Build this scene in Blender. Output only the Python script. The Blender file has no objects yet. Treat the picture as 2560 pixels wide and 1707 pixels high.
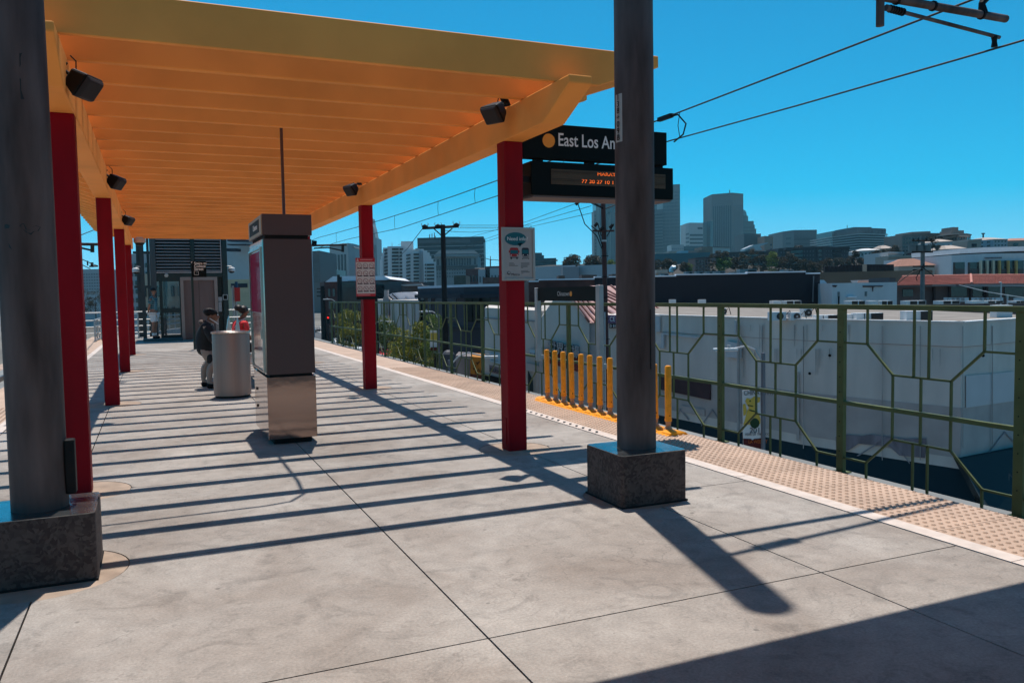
import bpy, bmesh, math, random
from mathutils import Vector, Matrix
random.seed(7)
C = bpy.context.scene.collection
S = bpy.context.scene
rad = math.radians

# ---------------------------------------------------------------- camera
EYE = 1.6
YAW, PITCH, ROLL, FPX = rad(23.5486), rad(-3.4679), rad(-0.9283), 2046.475
PXW, PXH = 2560.0, 1707.0
_f = Vector((math.sin(YAW)*math.cos(PITCH), math.cos(YAW)*math.cos(PITCH), math.sin(PITCH)))
_r = _f.cross(Vector((0, 0, 1))).normalized(); _u = _r.cross(_f)
CR = _r*math.cos(ROLL)+_u*math.sin(ROLL); CU = -_r*math.sin(ROLL)+_u*math.cos(ROLL); CF = _f
FH = Vector((math.sin(YAW), math.cos(YAW), 0)); RH = Vector((math.cos(YAW), -math.sin(YAW), 0))
EYEP = Vector((0, 0, EYE))
cam = bpy.data.objects.new('camera', bpy.data.cameras.new('camera')); C.objects.link(cam)
cam.matrix_world = Matrix(((CR.x, CU.x, -CF.x, 0), (CR.y, CU.y, -CF.y, 0), (CR.z, CU.z, -CF.z, EYE), (0, 0, 0, 1)))
cam.data.sensor_width = 36; cam.data.lens = FPX/PXW*36
cam.data.clip_start = 0.05; cam.data.clip_end = 12000
S.camera = cam

# ---------------------------------------------------------------- daylight
SUNV = Vector((0.075, 0.275, 1.0)).normalized()
sun_el = math.asin(SUNV.z); sun_az = math.atan2(SUNV.x, SUNV.y)
w = bpy.data.worlds.new('World'); S.world = w; w.use_nodes = True
nt = w.node_tree; nt.nodes.clear()
sky = nt.nodes.new('ShaderNodeTexSky'); sky.sky_type = 'NISHITA'; sky.sun_disc = False
sky.sun_elevation = sun_el; sky.sun_rotation = sun_az
sky.altitude = 100; sky.air_density = 1.0; sky.dust_density = 0.0; sky.ozone_density = 1.0
gc = nt.nodes.new('ShaderNodeNewGeometry'); mpg = nt.nodes.new('ShaderNodeVectorMath'); mpg.operation = 'MULTIPLY_ADD'
nt.links.new(gc.outputs['Incoming'], mpg.inputs[0]); mpg.inputs[1].default_value = (-1, -1, -0.9); mpg.inputs[2].default_value = (0, 0, 0.10)
nt.links.new(mpg.outputs[0], sky.inputs[0])
# the picture's saturated cyan: one colour gain over the whole sky
tint = nt.nodes.new('ShaderNodeVectorMath'); tint.operation = 'MULTIPLY_ADD'
tint.inputs[1].default_value = (0.9, 0.67, 0.665); tint.inputs[2].default_value = (-3.95, 0, 0)
flo = nt.nodes.new('ShaderNodeVectorMath'); flo.operation = 'MAXIMUM'; flo.inputs[1].default_value = (0.14, 0, 0)
bg = nt.nodes.new('ShaderNodeBackground'); bg.inputs[1].default_value = 0.10
ow = nt.nodes.new('ShaderNodeOutputWorld')
gam = nt.nodes.new('ShaderNodeGamma'); gam.inputs[1].default_value = 1.4
nt.links.new(sky.outputs[0], gam.inputs[0]); nt.links.new(gam.outputs[0], tint.inputs[0]); nt.links.new(tint.outputs[0], flo.inputs[0]); nt.links.new(flo.outputs[0], bg.inputs[0]); nt.links.new(bg.outputs[0], ow.inputs[0])
sl = bpy.data.lights.new('sun', 'SUN'); sl.energy = 5.0; sl.angle = rad(0.53); sl.color = (1.0, 0.955, 0.90)
so = bpy.data.objects.new('sun', sl); C.objects.link(so)
so.rotation_euler = SUNV.to_track_quat('Z', 'Y').to_euler()
S.view_settings.view_transform = 'Standard'; S.view_settings.look = 'None'
S.view_settings.exposure = 0.0; S.view_settings.gamma = 1.0; S.view_settings.use_curve_mapping = False

# ---------------------------------------------------------------- where a seen point lies
def ray(x, y):
    return CR*((x-PXW/2)/FPX) - CU*((y-PXH/2)/FPX) + CF
def gp(x, y, z=0.0):
    r = ray(x, y); return EYEP + r*((z-EYE)/r.z)
def px_(x, y, X):
    r = ray(x, y); return EYEP + r*(X/r.x)
def py_(x, y, Y):
    r = ray(x, y); return EYEP + r*(Y/r.y)
def wd(x, y, d):
    r = ray(x, y); return EYEP + r*(d/r.dot(FH))
def zy(x, y, d): return wd(x, y, d).z

# ---------------------------------------------------------------- materials
_mats = {}
def lin(c):
    return tuple(((v/12.92) if v <= 0.04045 else ((v+0.055)/1.055)**2.4) for v in c)
def M(name, rgb, rough=0.6, metal=0.0, var=0.12, scale=3.0, bump=0.0, bscale=40.0, spec=0.4, emit=0.0, streak=0.0):
    if name in _mats: return _mats[name]
    m = bpy.data.materials.new(name); m.use_nodes = True; nt = m.node_tree; N = nt.nodes; L = nt.links
    b = N['Principled BSDF']; b.inputs['Roughness'].default_value = rough; b.inputs['Metallic'].default_value = metal
    b.inputs['Specular IOR Level'].default_value = spec
    geo = N.new('ShaderNodeNewGeometry')
    if var > 0:
        no = N.new('ShaderNodeTexNoise'); no.inputs['Scale'].default_value = scale; no.inputs['Detail'].default_value = 5
        src = geo.outputs['Position']
        if streak:
            mp = N.new('ShaderNodeMapping'); mp.inputs['Scale'].default_value = (1, 1, streak)
            L.new(src, mp.inputs[0]); src = mp.outputs[0]
        L.new(src, no.inputs['Vector'])
        mr = N.new('ShaderNodeMapRange'); mr.inputs[1].default_value = 0.3; mr.inputs[2].default_value = 0.7
        mr.inputs[3].default_value = 1-var; mr.inputs[4].default_value = 1+var
        L.new(no.outputs['Fac'], mr.inputs[0])
        mx = N.new('ShaderNodeMix'); mx.data_type = 'RGBA'; mx.blend_type = 'MULTIPLY'; mx.inputs[0].default_value = 1
        mx.inputs[6].default_value = (*rgb, 1); L.new(mr.outputs[0], mx.inputs[7]); L.new(mx.outputs[2], b.inputs['Base Color'])
    else:
        b.inputs['Base Color'].default_value = (*rgb, 1)
    if bump > 0:
        n2 = N.new('ShaderNodeTexNoise'); n2.inputs['Scale'].default_value = bscale; n2.inputs['Detail'].default_value = 4
        L.new(geo.outputs['Position'], n2.inputs['Vector'])
        bp = N.new('ShaderNodeBump'); bp.inputs['Strength'].default_value = bump; bp.inputs['Distance'].default_value = 0.02
        L.new(n2.outputs['Fac'], bp.inputs['Height']); L.new(bp.outputs[0], b.inputs['Normal'])
    if emit > 0:
        b.inputs['Emission Color'].default_value = (*rgb, 1); b.inputs['Emission Strength'].default_value = emit
    m['flat'] = rgb; _mats[name] = m; return m

def concrete_mat():
    m = bpy.data.materials.new('platform_concrete'); m.use_nodes = True; nt = m.node_tree; N = nt.nodes; L = nt.links
    b = N['Principled BSDF']; b.inputs['Roughness'].default_value = 0.75; b.inputs['Specular IOR Level'].default_value = 0.35
    geo = N.new('ShaderNodeNewGeometry'); oi = N.new('ShaderNodeObjectInfo')
    def noise(s, det=6, ro=0.55, dist=0.0):
        n = N.new('ShaderNodeTexNoise'); n.inputs['Scale'].default_value = s; n.inputs['Detail'].default_value = det
        n.inputs['Roughness'].default_value = ro; n.inputs['Distortion'].default_value = dist
        L.new(geo.outputs['Position'], n.inputs['Vector']); return n.outputs['Fac']
    def mr(src, a, b_, c, d):
        n = N.new('ShaderNodeMapRange'); n.inputs[1].default_value = a; n.inputs[2].default_value = b_
        n.inputs[3].default_value = c; n.inputs[4].default_value = d; L.new(src, n.inputs[0]); return n.outputs[0]
    def mul(a, b_):
        n = N.new('ShaderNodeMath'); n.operation = 'MULTIPLY'; L.new(a, n.inputs[0]); L.new(b_, n.inputs[1]); return n.outputs[0]
    ramp = N.new('ShaderNodeValToRGB'); L.new(noise(0.9, 7, 0.6, 0.6), ramp.inputs[0])
    e = ramp.color_ramp.elements; e[0].position = 0.3; e[0].color = (0.245, 0.200, 0.165, 1); e[1].position = 0.72; e[1].color = (0.395, 0.352, 0.310, 1)
    k = mr(oi.outputs['Random'], 0, 1, 0.93, 1.05)
    k = mul(k, mr(noise(7, 5), 0.3, 0.7, 0.88, 1.10))
    k = mul(k, mr(noise(3.1, 8, 0.7, 1.5), 0.36, 0.47, 0.78, 1.0))
    k = mul(k, mr(noise(17, 4, 0.6, 0.4), 0.28, 0.40, 0.82, 1.0))
    k = mul(k, mr(noise(70, 3), 0.3, 0.7, 0.84, 1.14))
    k = mul(k, mr(noise(260, 2), 0.3, 0.7, 0.9, 1.1))
    # hairline cracks
    ds = N.new('ShaderNodeTexNoise'); ds.inputs['Scale'].default_value = 3; ds.inputs['Detail'].default_value = 4
    L.new(geo.outputs['Position'], ds.inputs['Vector'])
    vm = N.new('ShaderNodeMix'); vm.data_type = 'VECTOR'; vm.inputs[0].default_value = 0.35
    L.new(geo.outputs['Position'], vm.inputs[4]); L.new(ds.outputs['Color'], vm.inputs[5])
    vo = N.new('ShaderNodeTexVoronoi'); vo.feature = 'DISTANCE_TO_EDGE'; vo.inputs['Scale'].default_value = 2.1
    L.new(vm.outputs[1], vo.inputs['Vector'])
    crack = mr(vo.outputs['Distance'], 0.0, 0.008, 0.0, 1.0)
    gate = mr(noise(1.1, 3), 0.50, 0.60, 1.0, 0.0)
    n = N.new('ShaderNodeMath'); n.operation = 'MAXIMUM'; L.new(crack, n.inputs[0]); L.new(gate, n.inputs[1])
    k = mul(k, mr(n.outputs[0], 0, 1, 0.72, 1.0))
    gum = N.new('ShaderNodeTexVoronoi'); gum.inputs['Scale'].default_value = 3.3; L.new(geo.outputs['Position'], gum.inputs['Vector'])
    k = mul(k, mr(gum.outputs['Distance'], 0.035, 0.055, 0.62, 1.0))
    gum2 = N.new('ShaderNodeTexVoronoi'); gum2.inputs['Scale'].default_value = 9.0; L.new(geo.outputs['Position'], gum2.inputs['Vector'])
    k = mul(k, mr(gum2.outputs['Distance'], 0.03, 0.06, 0.72, 1.0))
    gum3 = N.new('ShaderNodeTexVoronoi'); gum3.inputs['Scale'].default_value = 26.0; L.new(geo.outputs['Position'], gum3.inputs['Vector'])
    k = mul(k, mr(gum3.outputs['Distance'], 0.04, 0.07, 1.55, 1.0))
    mx = N.new('ShaderNodeMix'); mx.data_type = 'RGBA'; mx.blend_type = 'MULTIPLY'; mx.inputs[0].default_value = 1
    L.new(ramp.outputs[0], mx.inputs[6]); L.new(k, mx.inputs[7]); L.new(mx.outputs[2], b.inputs['Base Color'])
    bp = N.new('ShaderNodeBump'); bp.inputs['Strength'].default_value = 0.35; bp.inputs['Distance'].default_value = 0.004
    L.new(noise(120, 4), bp.inputs['Height']); L.new(bp.outputs[0], b.inputs['Normal'])
    return m
CONC = concrete_mat()

def galv_mat(name, dark, light, scale=14.0, rough=0.5):
    m = bpy.data.materials.new(name); m.use_nodes = True; nt = m.node_tree; N = nt.nodes; L = nt.links
    b = N['Principled BSDF']; b.inputs['Roughness'].default_value = rough; b.inputs['Metallic'].default_value = 0.55
    geo = N.new('ShaderNodeNewGeometry')
    ns = N.new('ShaderNodeTexNoise'); ns.inputs['Scale'].default_value = 6; ns.inputs['Detail'].default_value = 6
    mx0 = N.new('ShaderNodeMix'); mx0.data_type = 'VECTOR'; mx0.inputs[0].default_value = 0.12
    L.new(geo.outputs['Position'], ns.inputs['Vector']); L.new(geo.outputs['Position'], mx0.inputs[4]); L.new(ns.outputs['Color'], mx0.inputs[5])
    vo = N.new('ShaderNodeTexVoronoi'); vo.inputs['Scale'].default_value = scale; L.new(mx0.outputs[1], vo.inputs['Vector'])
    rp = N.new('ShaderNodeValToRGB'); rp.color_ramp.elements[0].color = (*dark, 1); rp.color_ramp.elements[1].color = (*light, 1)
    rp.color_ramp.elements[0].position = 0.58; rp.color_ramp.elements[1].position = 1.0
    se = N.new('ShaderNodeSeparateColor'); L.new(vo.outputs['Color'], se.inputs[0]); 
    ad = N.new('ShaderNodeMath'); ad.operation = 'MULTIPLY_ADD'; L.new(se.outputs[0], ad.inputs[0]); ad.inputs[1].default_value = 0.6
    L.new(ns.outputs['Fac'], ad.inputs[2]); L.new(ad.outputs[0], rp.inputs[0]); L.new(rp.outputs[0], b.inputs['Base Color'])
    return m

# ---------------------------------------------------------------- mesh builder
class MB:
    def __init__(self): self.v = []; self.f = []; self.mi = []
    def add(self, vs, fs, mi=0):
        o = len(self.v); self.v += [tuple(p) for p in vs]; self.f += [tuple(i+o for i in q) for q in fs]; self.mi += [mi]*len(fs); return self
    def box(self, x0, x1, y0, y1, z0, z1, mi=0):
        vs = [(x, y, z) for z in (z0, z1) for y in (y0, y1) for x in (x0, x1)]
        return self.add(vs, [(0, 2, 3, 1), (4, 5, 7, 6), (0, 1, 5, 4), (1, 3, 7, 5), (3, 2, 6, 7), (2, 0, 4, 6)], mi)
    def bar(self, a, b, wx, wy, up=(0, 0, 1), mi=0):          # rectangular bar from a to b
        a = Vector(a); b = Vector(b); d = (b-a).normalized(); up = Vector(up)
        s = d.cross(up); s = s.normalized() if s.length > 1e-5 else Vector((1, 0, 0)); t = s.cross(d)
        vs = [p+s*sx*wx/2+t*sy*wy/2 for p in (a, b) for sx, sy in ((-1, -1), (1, -1), (1, 1), (-1, 1))]
        return self.add(vs, [(0, 3, 2, 1), (4, 5, 6, 7), (0, 1, 5, 4), (1, 2, 6, 5), (2, 3, 7, 6), (3, 0, 4, 7)], mi)
    def tube(self, pts, r, n=10, mi=0, cap=True):
        pts = [Vector(p) for p in pts]; rs = r if isinstance(r, (list, tuple)) else [r]*len(pts); o = len(self.v); prev = None
        for i, p in enumerate(pts):
            t = (pts[min(i+1, len(pts)-1)]-pts[max(i-1, 0)]).normalized()
            if prev is None: s = t.orthogonal().normalized()
            else: s = (prev-t*prev.dot(t)).normalized()
            prev = s; q = t.cross(s)
            for k in range(n):
                a = 2*math.pi*k/n; self.v.append(tuple(p+(s*math.cos(a)+q*math.sin(a))*rs[i]))
        for i in range(len(pts)-1):
            for k in range(n):
                a = o+i*n+k; b = o+i*n+(k+1) % n; self.f.append((a, b, b+n, a+n)); self.mi.append(mi)
        if cap:
            self.f.append(tuple(o+k for k in range(n-1, -1, -1))); self.mi.append(mi)
            self.f.append(tuple(o+(len(pts)-1)*n+k for k in range(n))); self.mi.append(mi)
        return self
    def prism(self, poly, z0, z1, mi=0):
        n = len(poly); zz0 = z0 if isinstance(z0, (list, tuple)) else [z0]*n; zz1 = z1 if isinstance(z1, (list, tuple)) else [z1]*n
        vs = [(p[0], p[1], zz0[i]) for i, p in enumerate(poly)]+[(p[0], p[1], zz1[i]) for i, p in enumerate(poly)]
        area = sum(poly[i][0]*poly[(i+1) % n][1]-poly[(i+1) % n][0]*poly[i][1] for i in range(n))
        fs = [tuple(range(n-1, -1, -1)), tuple(range(n, 2*n))]+[(i, (i+1) % n, n+(i+1) % n, n+i) for i in range(n)]
        if area < 0: fs = [tuple(reversed(q)) for q in fs]
        return self.add(vs, fs, mi)
    def extr(self, poly3, d, mi=0):                            # planar polygon pushed along d
        n = len(poly3); d = Vector(d); P = [Vector(p) for p in poly3]
        return self.add(P+[p+d for p in P], [tuple(range(n-1, -1, -1)), tuple(range(n, 2*n))]+[(i, (i+1) % n, n+(i+1) % n, n+i) for i in range(n)], mi)
    def disc(self, c, nrm, r, t, n=20, mi=0):
        c = Vector(c); nrm = Vector(nrm).normalized(); return self.tube([c, c+nrm*t], r, n, mi)
    def mesh(self, name, mats):
        me = bpy.data.meshes.new(name); me.from_pydata(self.v, [], self.f); me.update()
        for m in (mats if isinstance(mats, (list, tuple)) else [mats]): me.materials.append(m)
        if any(self.mi): me.polygons.foreach_set('material_index', self.mi)
        return me
    def build(self, name, mats, parent=None, loc=None, smooth=False, bev=0.0, fix=False, **kw):
        me = self.mesh(name, mats)
        if fix or bev:
            b = bmesh.new(); b.from_mesh(me); bmesh.ops.recalc_face_normals(b, faces=b.faces); b.to_mesh(me); b.free()
        o = bpy.data.objects.new(name, me); C.objects.link(o)
        if loc is not None: o.location = loc
        if parent is not None:
            o.parent = parent
            if loc is None: o.matrix_parent_inverse = parent_inv(parent)
        if smooth:
            me.polygons.foreach_set('use_smooth', [True]*len(me.polygons)); 
            b = bmesh.new(); b.from_mesh(me)
            for ed in b.edges:
                if len(ed.link_faces) == 2 and ed.calc_face_angle(0) > 0.7: ed.smooth = False
            b.to_mesh(me); b.free()
        if bev:
            md = o.modifiers.new('bevel', 'BEVEL'); md.width = bev; md.segments = 2; md.limit_method = 'ANGLE'
        for k, v in kw.items(): o[k] = v
        return o
def full_matrix(o):
    m = o.matrix_parent_inverse @ o.matrix_basis if o.parent else o.matrix_basis
    return full_matrix(o.parent) @ m if o.parent else m
def parent_inv(p): return full_matrix(p).inverted()

def thing(name, label, cat, loc=(0, 0, 0), rz=0.0, group=None):
    o = bpy.data.objects.new(name, None); C.objects.link(o); o.empty_display_size = 0.2
    o.location = loc; o.rotation_euler = (0, 0, rz); o['label'] = label; o['category'] = cat
    if group: o['group'] = group
    return o
def tag(o, label, cat, group=None):
    o['label'] = label; o['category'] = cat
    if group: o['group'] = group
    return o
def struct(o): o['kind'] = 'structure'; return o
def stuff(o): o['kind'] = 'stuff'; return o
_kids = {}
def copy_tree(o, loc=None, rz=None, label=None, group=None):
    c = o.copy(); C.objects.link(c)
    if loc is not None: c.location = loc
    if rz is not None: c.rotation_euler = (0, 0, rz)
    if label: c['label'] = label
    if group: c['group'] = group
    def rec(src, dst):
        for ch in [k for k in bpy.data.objects if k.parent == src]:
            d = ch.copy(); C.objects.link(d); d.parent = dst; rec(ch, d)
    rec(o, c); return c

_txt = {}
def text(name, body, mat, origin, xdir, ydir, size, parent=None, align='LEFT', depth=0.003, bold=0.0, sx=1.0, **kw):
    """flat lettering as mesh; baseline start at origin, reading along xdir, up along ydir"""
    cu = bpy.data.curves.new(name, 'FONT'); cu.body = body; cu.size = size; cu.align_x = align; cu.extrude = depth; cu.offset = bold
    t = bpy.data.objects.new(name, cu); C.objects.link(t)
    dg = bpy.context.evaluated_depsgraph_get(); me = bpy.data.meshes.new_from_object(t.evaluated_get(dg))
    bpy.data.objects.remove(t)
    x = Vector(xdir).normalized(); y = Vector(ydir).normalized(); z = x.cross(y).normalized()
    mm = Matrix(((x.x*sx, y.x, z.x, origin[0]), (x.y*sx, y.y, z.y, origin[1]), (x.z*sx, y.z, z.z, origin[2]), (0, 0, 0, 1)))
    me.transform(mm); me.materials.clear(); me.materials.append(mat)
    o = bpy.data.objects.new(name, me); C.objects.link(o)
    if parent is not None: o.parent = parent; o.matrix_parent_inverse = parent_inv(parent)
    for k, v in kw.items(): o[k] = v
    return o
# ---------------------------------------------------------------- palette
YEL = M('canopy_yellow_paint', (0.96, 0.37, 0.085), 0.6, var=0.10, scale=1.3, bump=0.05, bscale=9, spec=0.12)
RED = M('column_red_paint', (0.24, 0.002, 0.008), 0.55, var=0.22, scale=3.5, spec=0.13, streak=0.3)
GREEN = M('fence_green_paint', (0.115, 0.128, 0.052), 0.55, var=0.15, scale=4, spec=0.15)
BLK = M('black_plastic', (0.006, 0.006, 0.007), 0.6, var=0.1, spec=0.2)
RUB = M('dark_gap', (0.01, 0.01, 0.01), 0.9, var=0)
STEEL = M('brushed_steel', (0.42, 0.38, 0.35), 0.28, 1.0, var=0.08, scale=6, streak=0.05, spec=0.5)
MIRST = M('polished_steel', (0.50, 0.44, 0.40), 0.10, 1.0, var=0.04, scale=2, bump=0.06, bscale=4)
BROWNP = M('bronze_panel', (0.078, 0.037, 0.034), 0.42, 0.1, var=0.06, scale=1.5, spec=0.5)
GALV = galv_mat('galvanised_footing', (0.052, 0.037, 0.036), (0.105, 0.080, 0.074), 60, 0.75)
POLE = M('weathered_steel_pole', (0.095, 0.072, 0.069), 0.66, 0.1, var=0.5, scale=7, streak=0.18, spec=0.15)
TACT = M('tactile_tile', (0.47, 0.325, 0.235), 0.75, var=0.14, scale=2.2)
WHITE = M('white_edge_paint', (0.60, 0.50, 0.43), 0.7, var=0.12, scale=9)
PADC = M('footing_grout', (0.34, 0.25, 0.185), 0.85, var=0.22, scale=6, bump=0.2, bscale=60)
WPRINT = M('white_print', (0.75, 0.74, 0.72), 0.6, var=0)
ORANGE = M('orange_disc', (0.85, 0.30, 0.02), 0.5, var=0)
SIGNBK = M('sign_dark_face', (0.003, 0.005, 0.005), 0.55, var=0.1, scale=2, spec=0.12)
LGREY = M('light_grey_metal', (0.42, 0.42, 0.42), 0.45, 0.3, var=0.1)
YBOL = M('yellow_rubber', (0.85, 0.31, 0.003), 0.5, var=0.12, scale=20)
BLUEGREY = M('structure_concrete', (0.20, 0.20, 0.19), 0.85, var=0.2, scale=0.8)

# ---------------------------------------------------------------- station platform
XC = 1.36
XW = 4.46            # inner edge of the white stripe
plat = thing('platform', 'long station platform of jointed pale concrete slabs', 'platform'); plat['kind'] = 'structure'
LCX, RCX = -0.63, 3.315
CY = [7.59, 13.68, 19.66, 25.45]
FOOT = [(-0.64, 5.42, 'L'), (3.365, 5.36, 'R')]
circ = [(LCX, y, 0.39) for y in CY]+[(RCX, y, 0.36) for y in CY]+[(-0.66, 5.40, 0.46), (3.365, 5.40, 0.385)]
CIRC_B = (4.35, 2.03, 0.62); circ.append(CIRC_B)
xj = [XC-(XW-XC), -0.66, XC, 3.375, XW]
yj = [-3.0, -1.0, 0.6, 2.03, 3.45, 5.40, 7.56, 9.6, 11.65, 13.68, 15.7, 17.7, 19.66, 21.6, 23.5, 25.45, 27.4, 29.3, 31.3, 33.5, 36.0, 39.0]
G_ = 0.005
def slab_poly(x0, x1, y0, y1):
    """rectangle with quarter bites where a round footing collar takes a corner or side"""
    pts = []; cs = [(x0, y0), (x1, y0), (x1, y1), (x0, y1)]
    for i in range(4):
        ax, ay = cs[i]; bx, by = cs[(i+1) % 4]; n = 26
        for k in range(n): pts.append((ax+(bx-ax)*k/n, ay+(by-ay)*k/n))
    out = []
    for x, y in pts:
        for cx_, cy_, r in circ:
            d = math.hypot(x-cx_, y-cy_)
            if d < r+G_:
                if d < 1e-4: d = 1e-4
                mx_, my_ = (x0+x1)/2-cx_, (y0+y1)/2-cy_
                ang = None
                # walk round the collar instead of through it
                vx, vy = x-cx_, y-cy_
                sx_ = 1 if mx_ > 0 else -1; sy_ = 1 if my_ > 0 else -1
                ex, ey = max(0.0, vx*sx_), max(0.0, vy*sy_)
                a = math.atan2(ey, ex) if (ex > 1e-6 or ey > 1e-6) else math.pi/4
                x = cx_+sx_*(r+G_)*math.cos(a); y = cy_+sy_*(r+G_)*math.sin(a)
        out.append((x, y))
    res = []
    for p in out:
        if not res or math.hypot(p[0]-res[-1][0], p[1]-res[-1][1]) > 1e-4: res.append(p)
    # spread the bitten corner into an arc
    fin = []
    for i, p in enumerate(res):
        q = res[(i+1) % len(res)]; fin.append(p)
        for cx_, cy_, r in circ:
            if abs(math.hypot(p[0]-cx_, p[1]-cy_)-r-G_) < 1e-3 and abs(math.hypot(q[0]-cx_, q[1]-cy_)-r-G_) < 1e-3:
                a = math.atan2(p[1]-cy_, p[0]-cx_); b = math.atan2(q[1]-cy_, q[0]-cx_)
                dd = (b-a+math.pi) % (2*math.pi)-math.pi
                if 0.3 < abs(dd) < 2.6:
                    for k in range(1, 12): fin.append((cx_+(r+G_)*math.cos(a+dd*k/12), cy_+(r+G_)*math.sin(a+dd*k/12)))
    return fin
for i in range(4):
    for j in range(len(yj)-1):
        P = slab_poly(xj[i]+G_, xj[i+1]-G_, yj[j]+G_, yj[j+1]-G_)
        MB().prism(P, -0.09, 0.0).build('paving_slab', CONC, plat)
MB().box(XC-4.02, XC+4.02, -3.0, 39.0, -1.05, -0.092).build('base', BLUEGREY, plat)
for cx_, cy_, r in circ:
    n = 40; MB().prism([(cx_+r*math.cos(2*math.pi*k/n), cy_+r*math.sin(2*math.pi*k/n)) for k in range(n)], -0.08, -0.002).build('footing_collar', CONC if cx_ > 4 else PADC, plat)

# white stripe, then tactile tiles, both edges
def xedge(y): return 0.0 if y < 12 else -(y-12)*0.008
for sgn in (1, -1):
    ys = [-3+1.22*k for k in range(35)]
    domes = MB()
    for a, b in zip(ys, ys[1:]):
        def P(x, y): return (XC+sgn*(x-XC+xedge(y)), y)
        q = [P(XW+G_, a+0.003), P(4.60, a+0.003), P(4.60, b-0.003), P(XW+G_, b-0.003)]
        MB().prism(q, -0.09, 0.004).build('edge_strip', WHITE, plat)
        c = a
        for c in (a, a+0.61):
            q = [P(4.603, c+0.003), P(5.36, c+0.003), P(5.36, c+0.607), P(4.603, c+0.607)]
            MB().prism(q, -0.09, 0.002).build('tactile_tile', TACT, plat)
            if sgn > 0 and -0.5 < c < 17 or sgn < 0 and 3 < c < 14:
                nx, ny = 11, 9
                for ii in range(nx):
                    for jj in range(ny):
                        x = 4.603+(ii+0.5)*0.757/nx; y = c+(jj+0.5)*0.61/ny; cx_, cy_ = P(x, y); r0, r1 = 0.019, 0.010
                        vs = [(cx_+r0*math.cos(math.pi*k/3), cy_+r0*math.sin(math.pi*k/3), 0.0015) for k in range(6)]+[(cx_+r1*math.cos(math.pi*k/3), cy_+r1*math.sin(math.pi*k/3), 0.012) for k in range(6)]
                        domes.add(vs, [(k, (k+1) % 6, 6+(k+1) % 6, 6+k) for k in range(6)]+[tuple(range(6, 12))])
    domes.build('tactile_dome', TACT, plat, kind='stuff')
# worn stencil on the white stripe by the bollards
for k in range(16):
    y = 8.0+k*0.16
    MB().prism([(XW+0.03, y), (XW+0.055, y-0.01), (XW+0.11, y+0.07), (XW+0.085, y+0.09)], 0.0045, 0.0055).build('stencil_mark', BLK, plat)

# ---------------------------------------------------------------- guideway and tracks
MB().box(5.6, 8.2, -30, 60, -1.6, -1.15).build('track_deck', BLUEGREY, kind='structure')
MB().box(7.86, 8.14, -6, 60, -1.6, -0.78).build('parapet', BLUEGREY, kind='structure')
MB().box(-5.6, -2.9, -30, 46, -1.6, -1.15).build('track_deck', BLUEGREY, kind='structure')
RAIL = M('rail_steel', (0.10, 0.055, 0.035), 0.4, 0.6, var=0.2)
BALL = M('track_slab', (0.42, 0.29, 0.22), 0.9, var=0.3, scale=2)
for nm, cxr, ye in (('right', 6.85, 60), ('left', -4.15, 34)):
    t = thing('railway_track', 'straight light rail track in the trough along the %s platform edge' % nm, 'track', (cxr, 0, -1.15), group='light rail tracks')
    for s in (-1, 1):
        MB().box(cxr+s*0.7175-0.035, cxr+s*0.7175+0.035, -30, ye, -1.15, -0.99).build('rail', RAIL, t)
# left track bends away to the right behind the platform
def arc(y0, r, a, off, n=24):   # turning right
    return [(-4.15+r-(r+off)*math.cos(t_), y0+(r+off)*math.sin(t_)) for t_ in [a*k/24 for k in range(25)]]
t = thing('railway_track', 'curved railway track bending right beyond the far end of the platform', 'track', (-4.15, 34, -1.15), group='light rail tracks')
curve_deck = MB()
A = arc(34, 60, rad(24), -2.0+0); B = arc(34, 60, rad(24), 2.4)
for i in range(24):
    curve_deck.prism([A[i], A[i+1], B[i+1], B[i]], -1.9, -1.16)
curve_deck.build('track_deck', BALL, kind='structure')
for off in (-0.72, 0.72):
    mb = MB(); Q = arc(34, 60, rad(24), off)
    for i in range(24): mb.bar((*Q[i], -1.08), (*Q[i+1], -1.08), 0.075, 0.16)
    mb.build('rail', RAIL, t)
wallm = M('curved_parapet_concrete', (0.42, 0.42, 0.42), 0.8, var=0.15)
mb = MB(); Q = arc(34, 60, rad(24), -2.1)
for i in range(24): mb.bar((*Q[i], -0.72), (*Q[i+1], -0.72), 0.22, 0.9)
pw = mb.build('parapet_wall', wallm); tag(pw, 'pale curving concrete parapet beside the bending track', 'wall')
fr = thing('guard_rail', 'thin pipe guard rail on the curving parapet beyond the left columns', 'railing', (-6, 40, -0.3))
for z in (0.05, 0.3, 0.55, 0.8):
    mb = MB()
    for i in range(24): mb.tube([(*Q[i], z), (*Q[i+1], z)], 0.03, 5)
    mb.build('rail', LGREY, fr)
for i in range(0, 25):
    MB().tube([(*Q[i], -0.3), (*Q[i], 0.82)], 0.03, 5).build('post', LGREY, fr)

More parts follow.
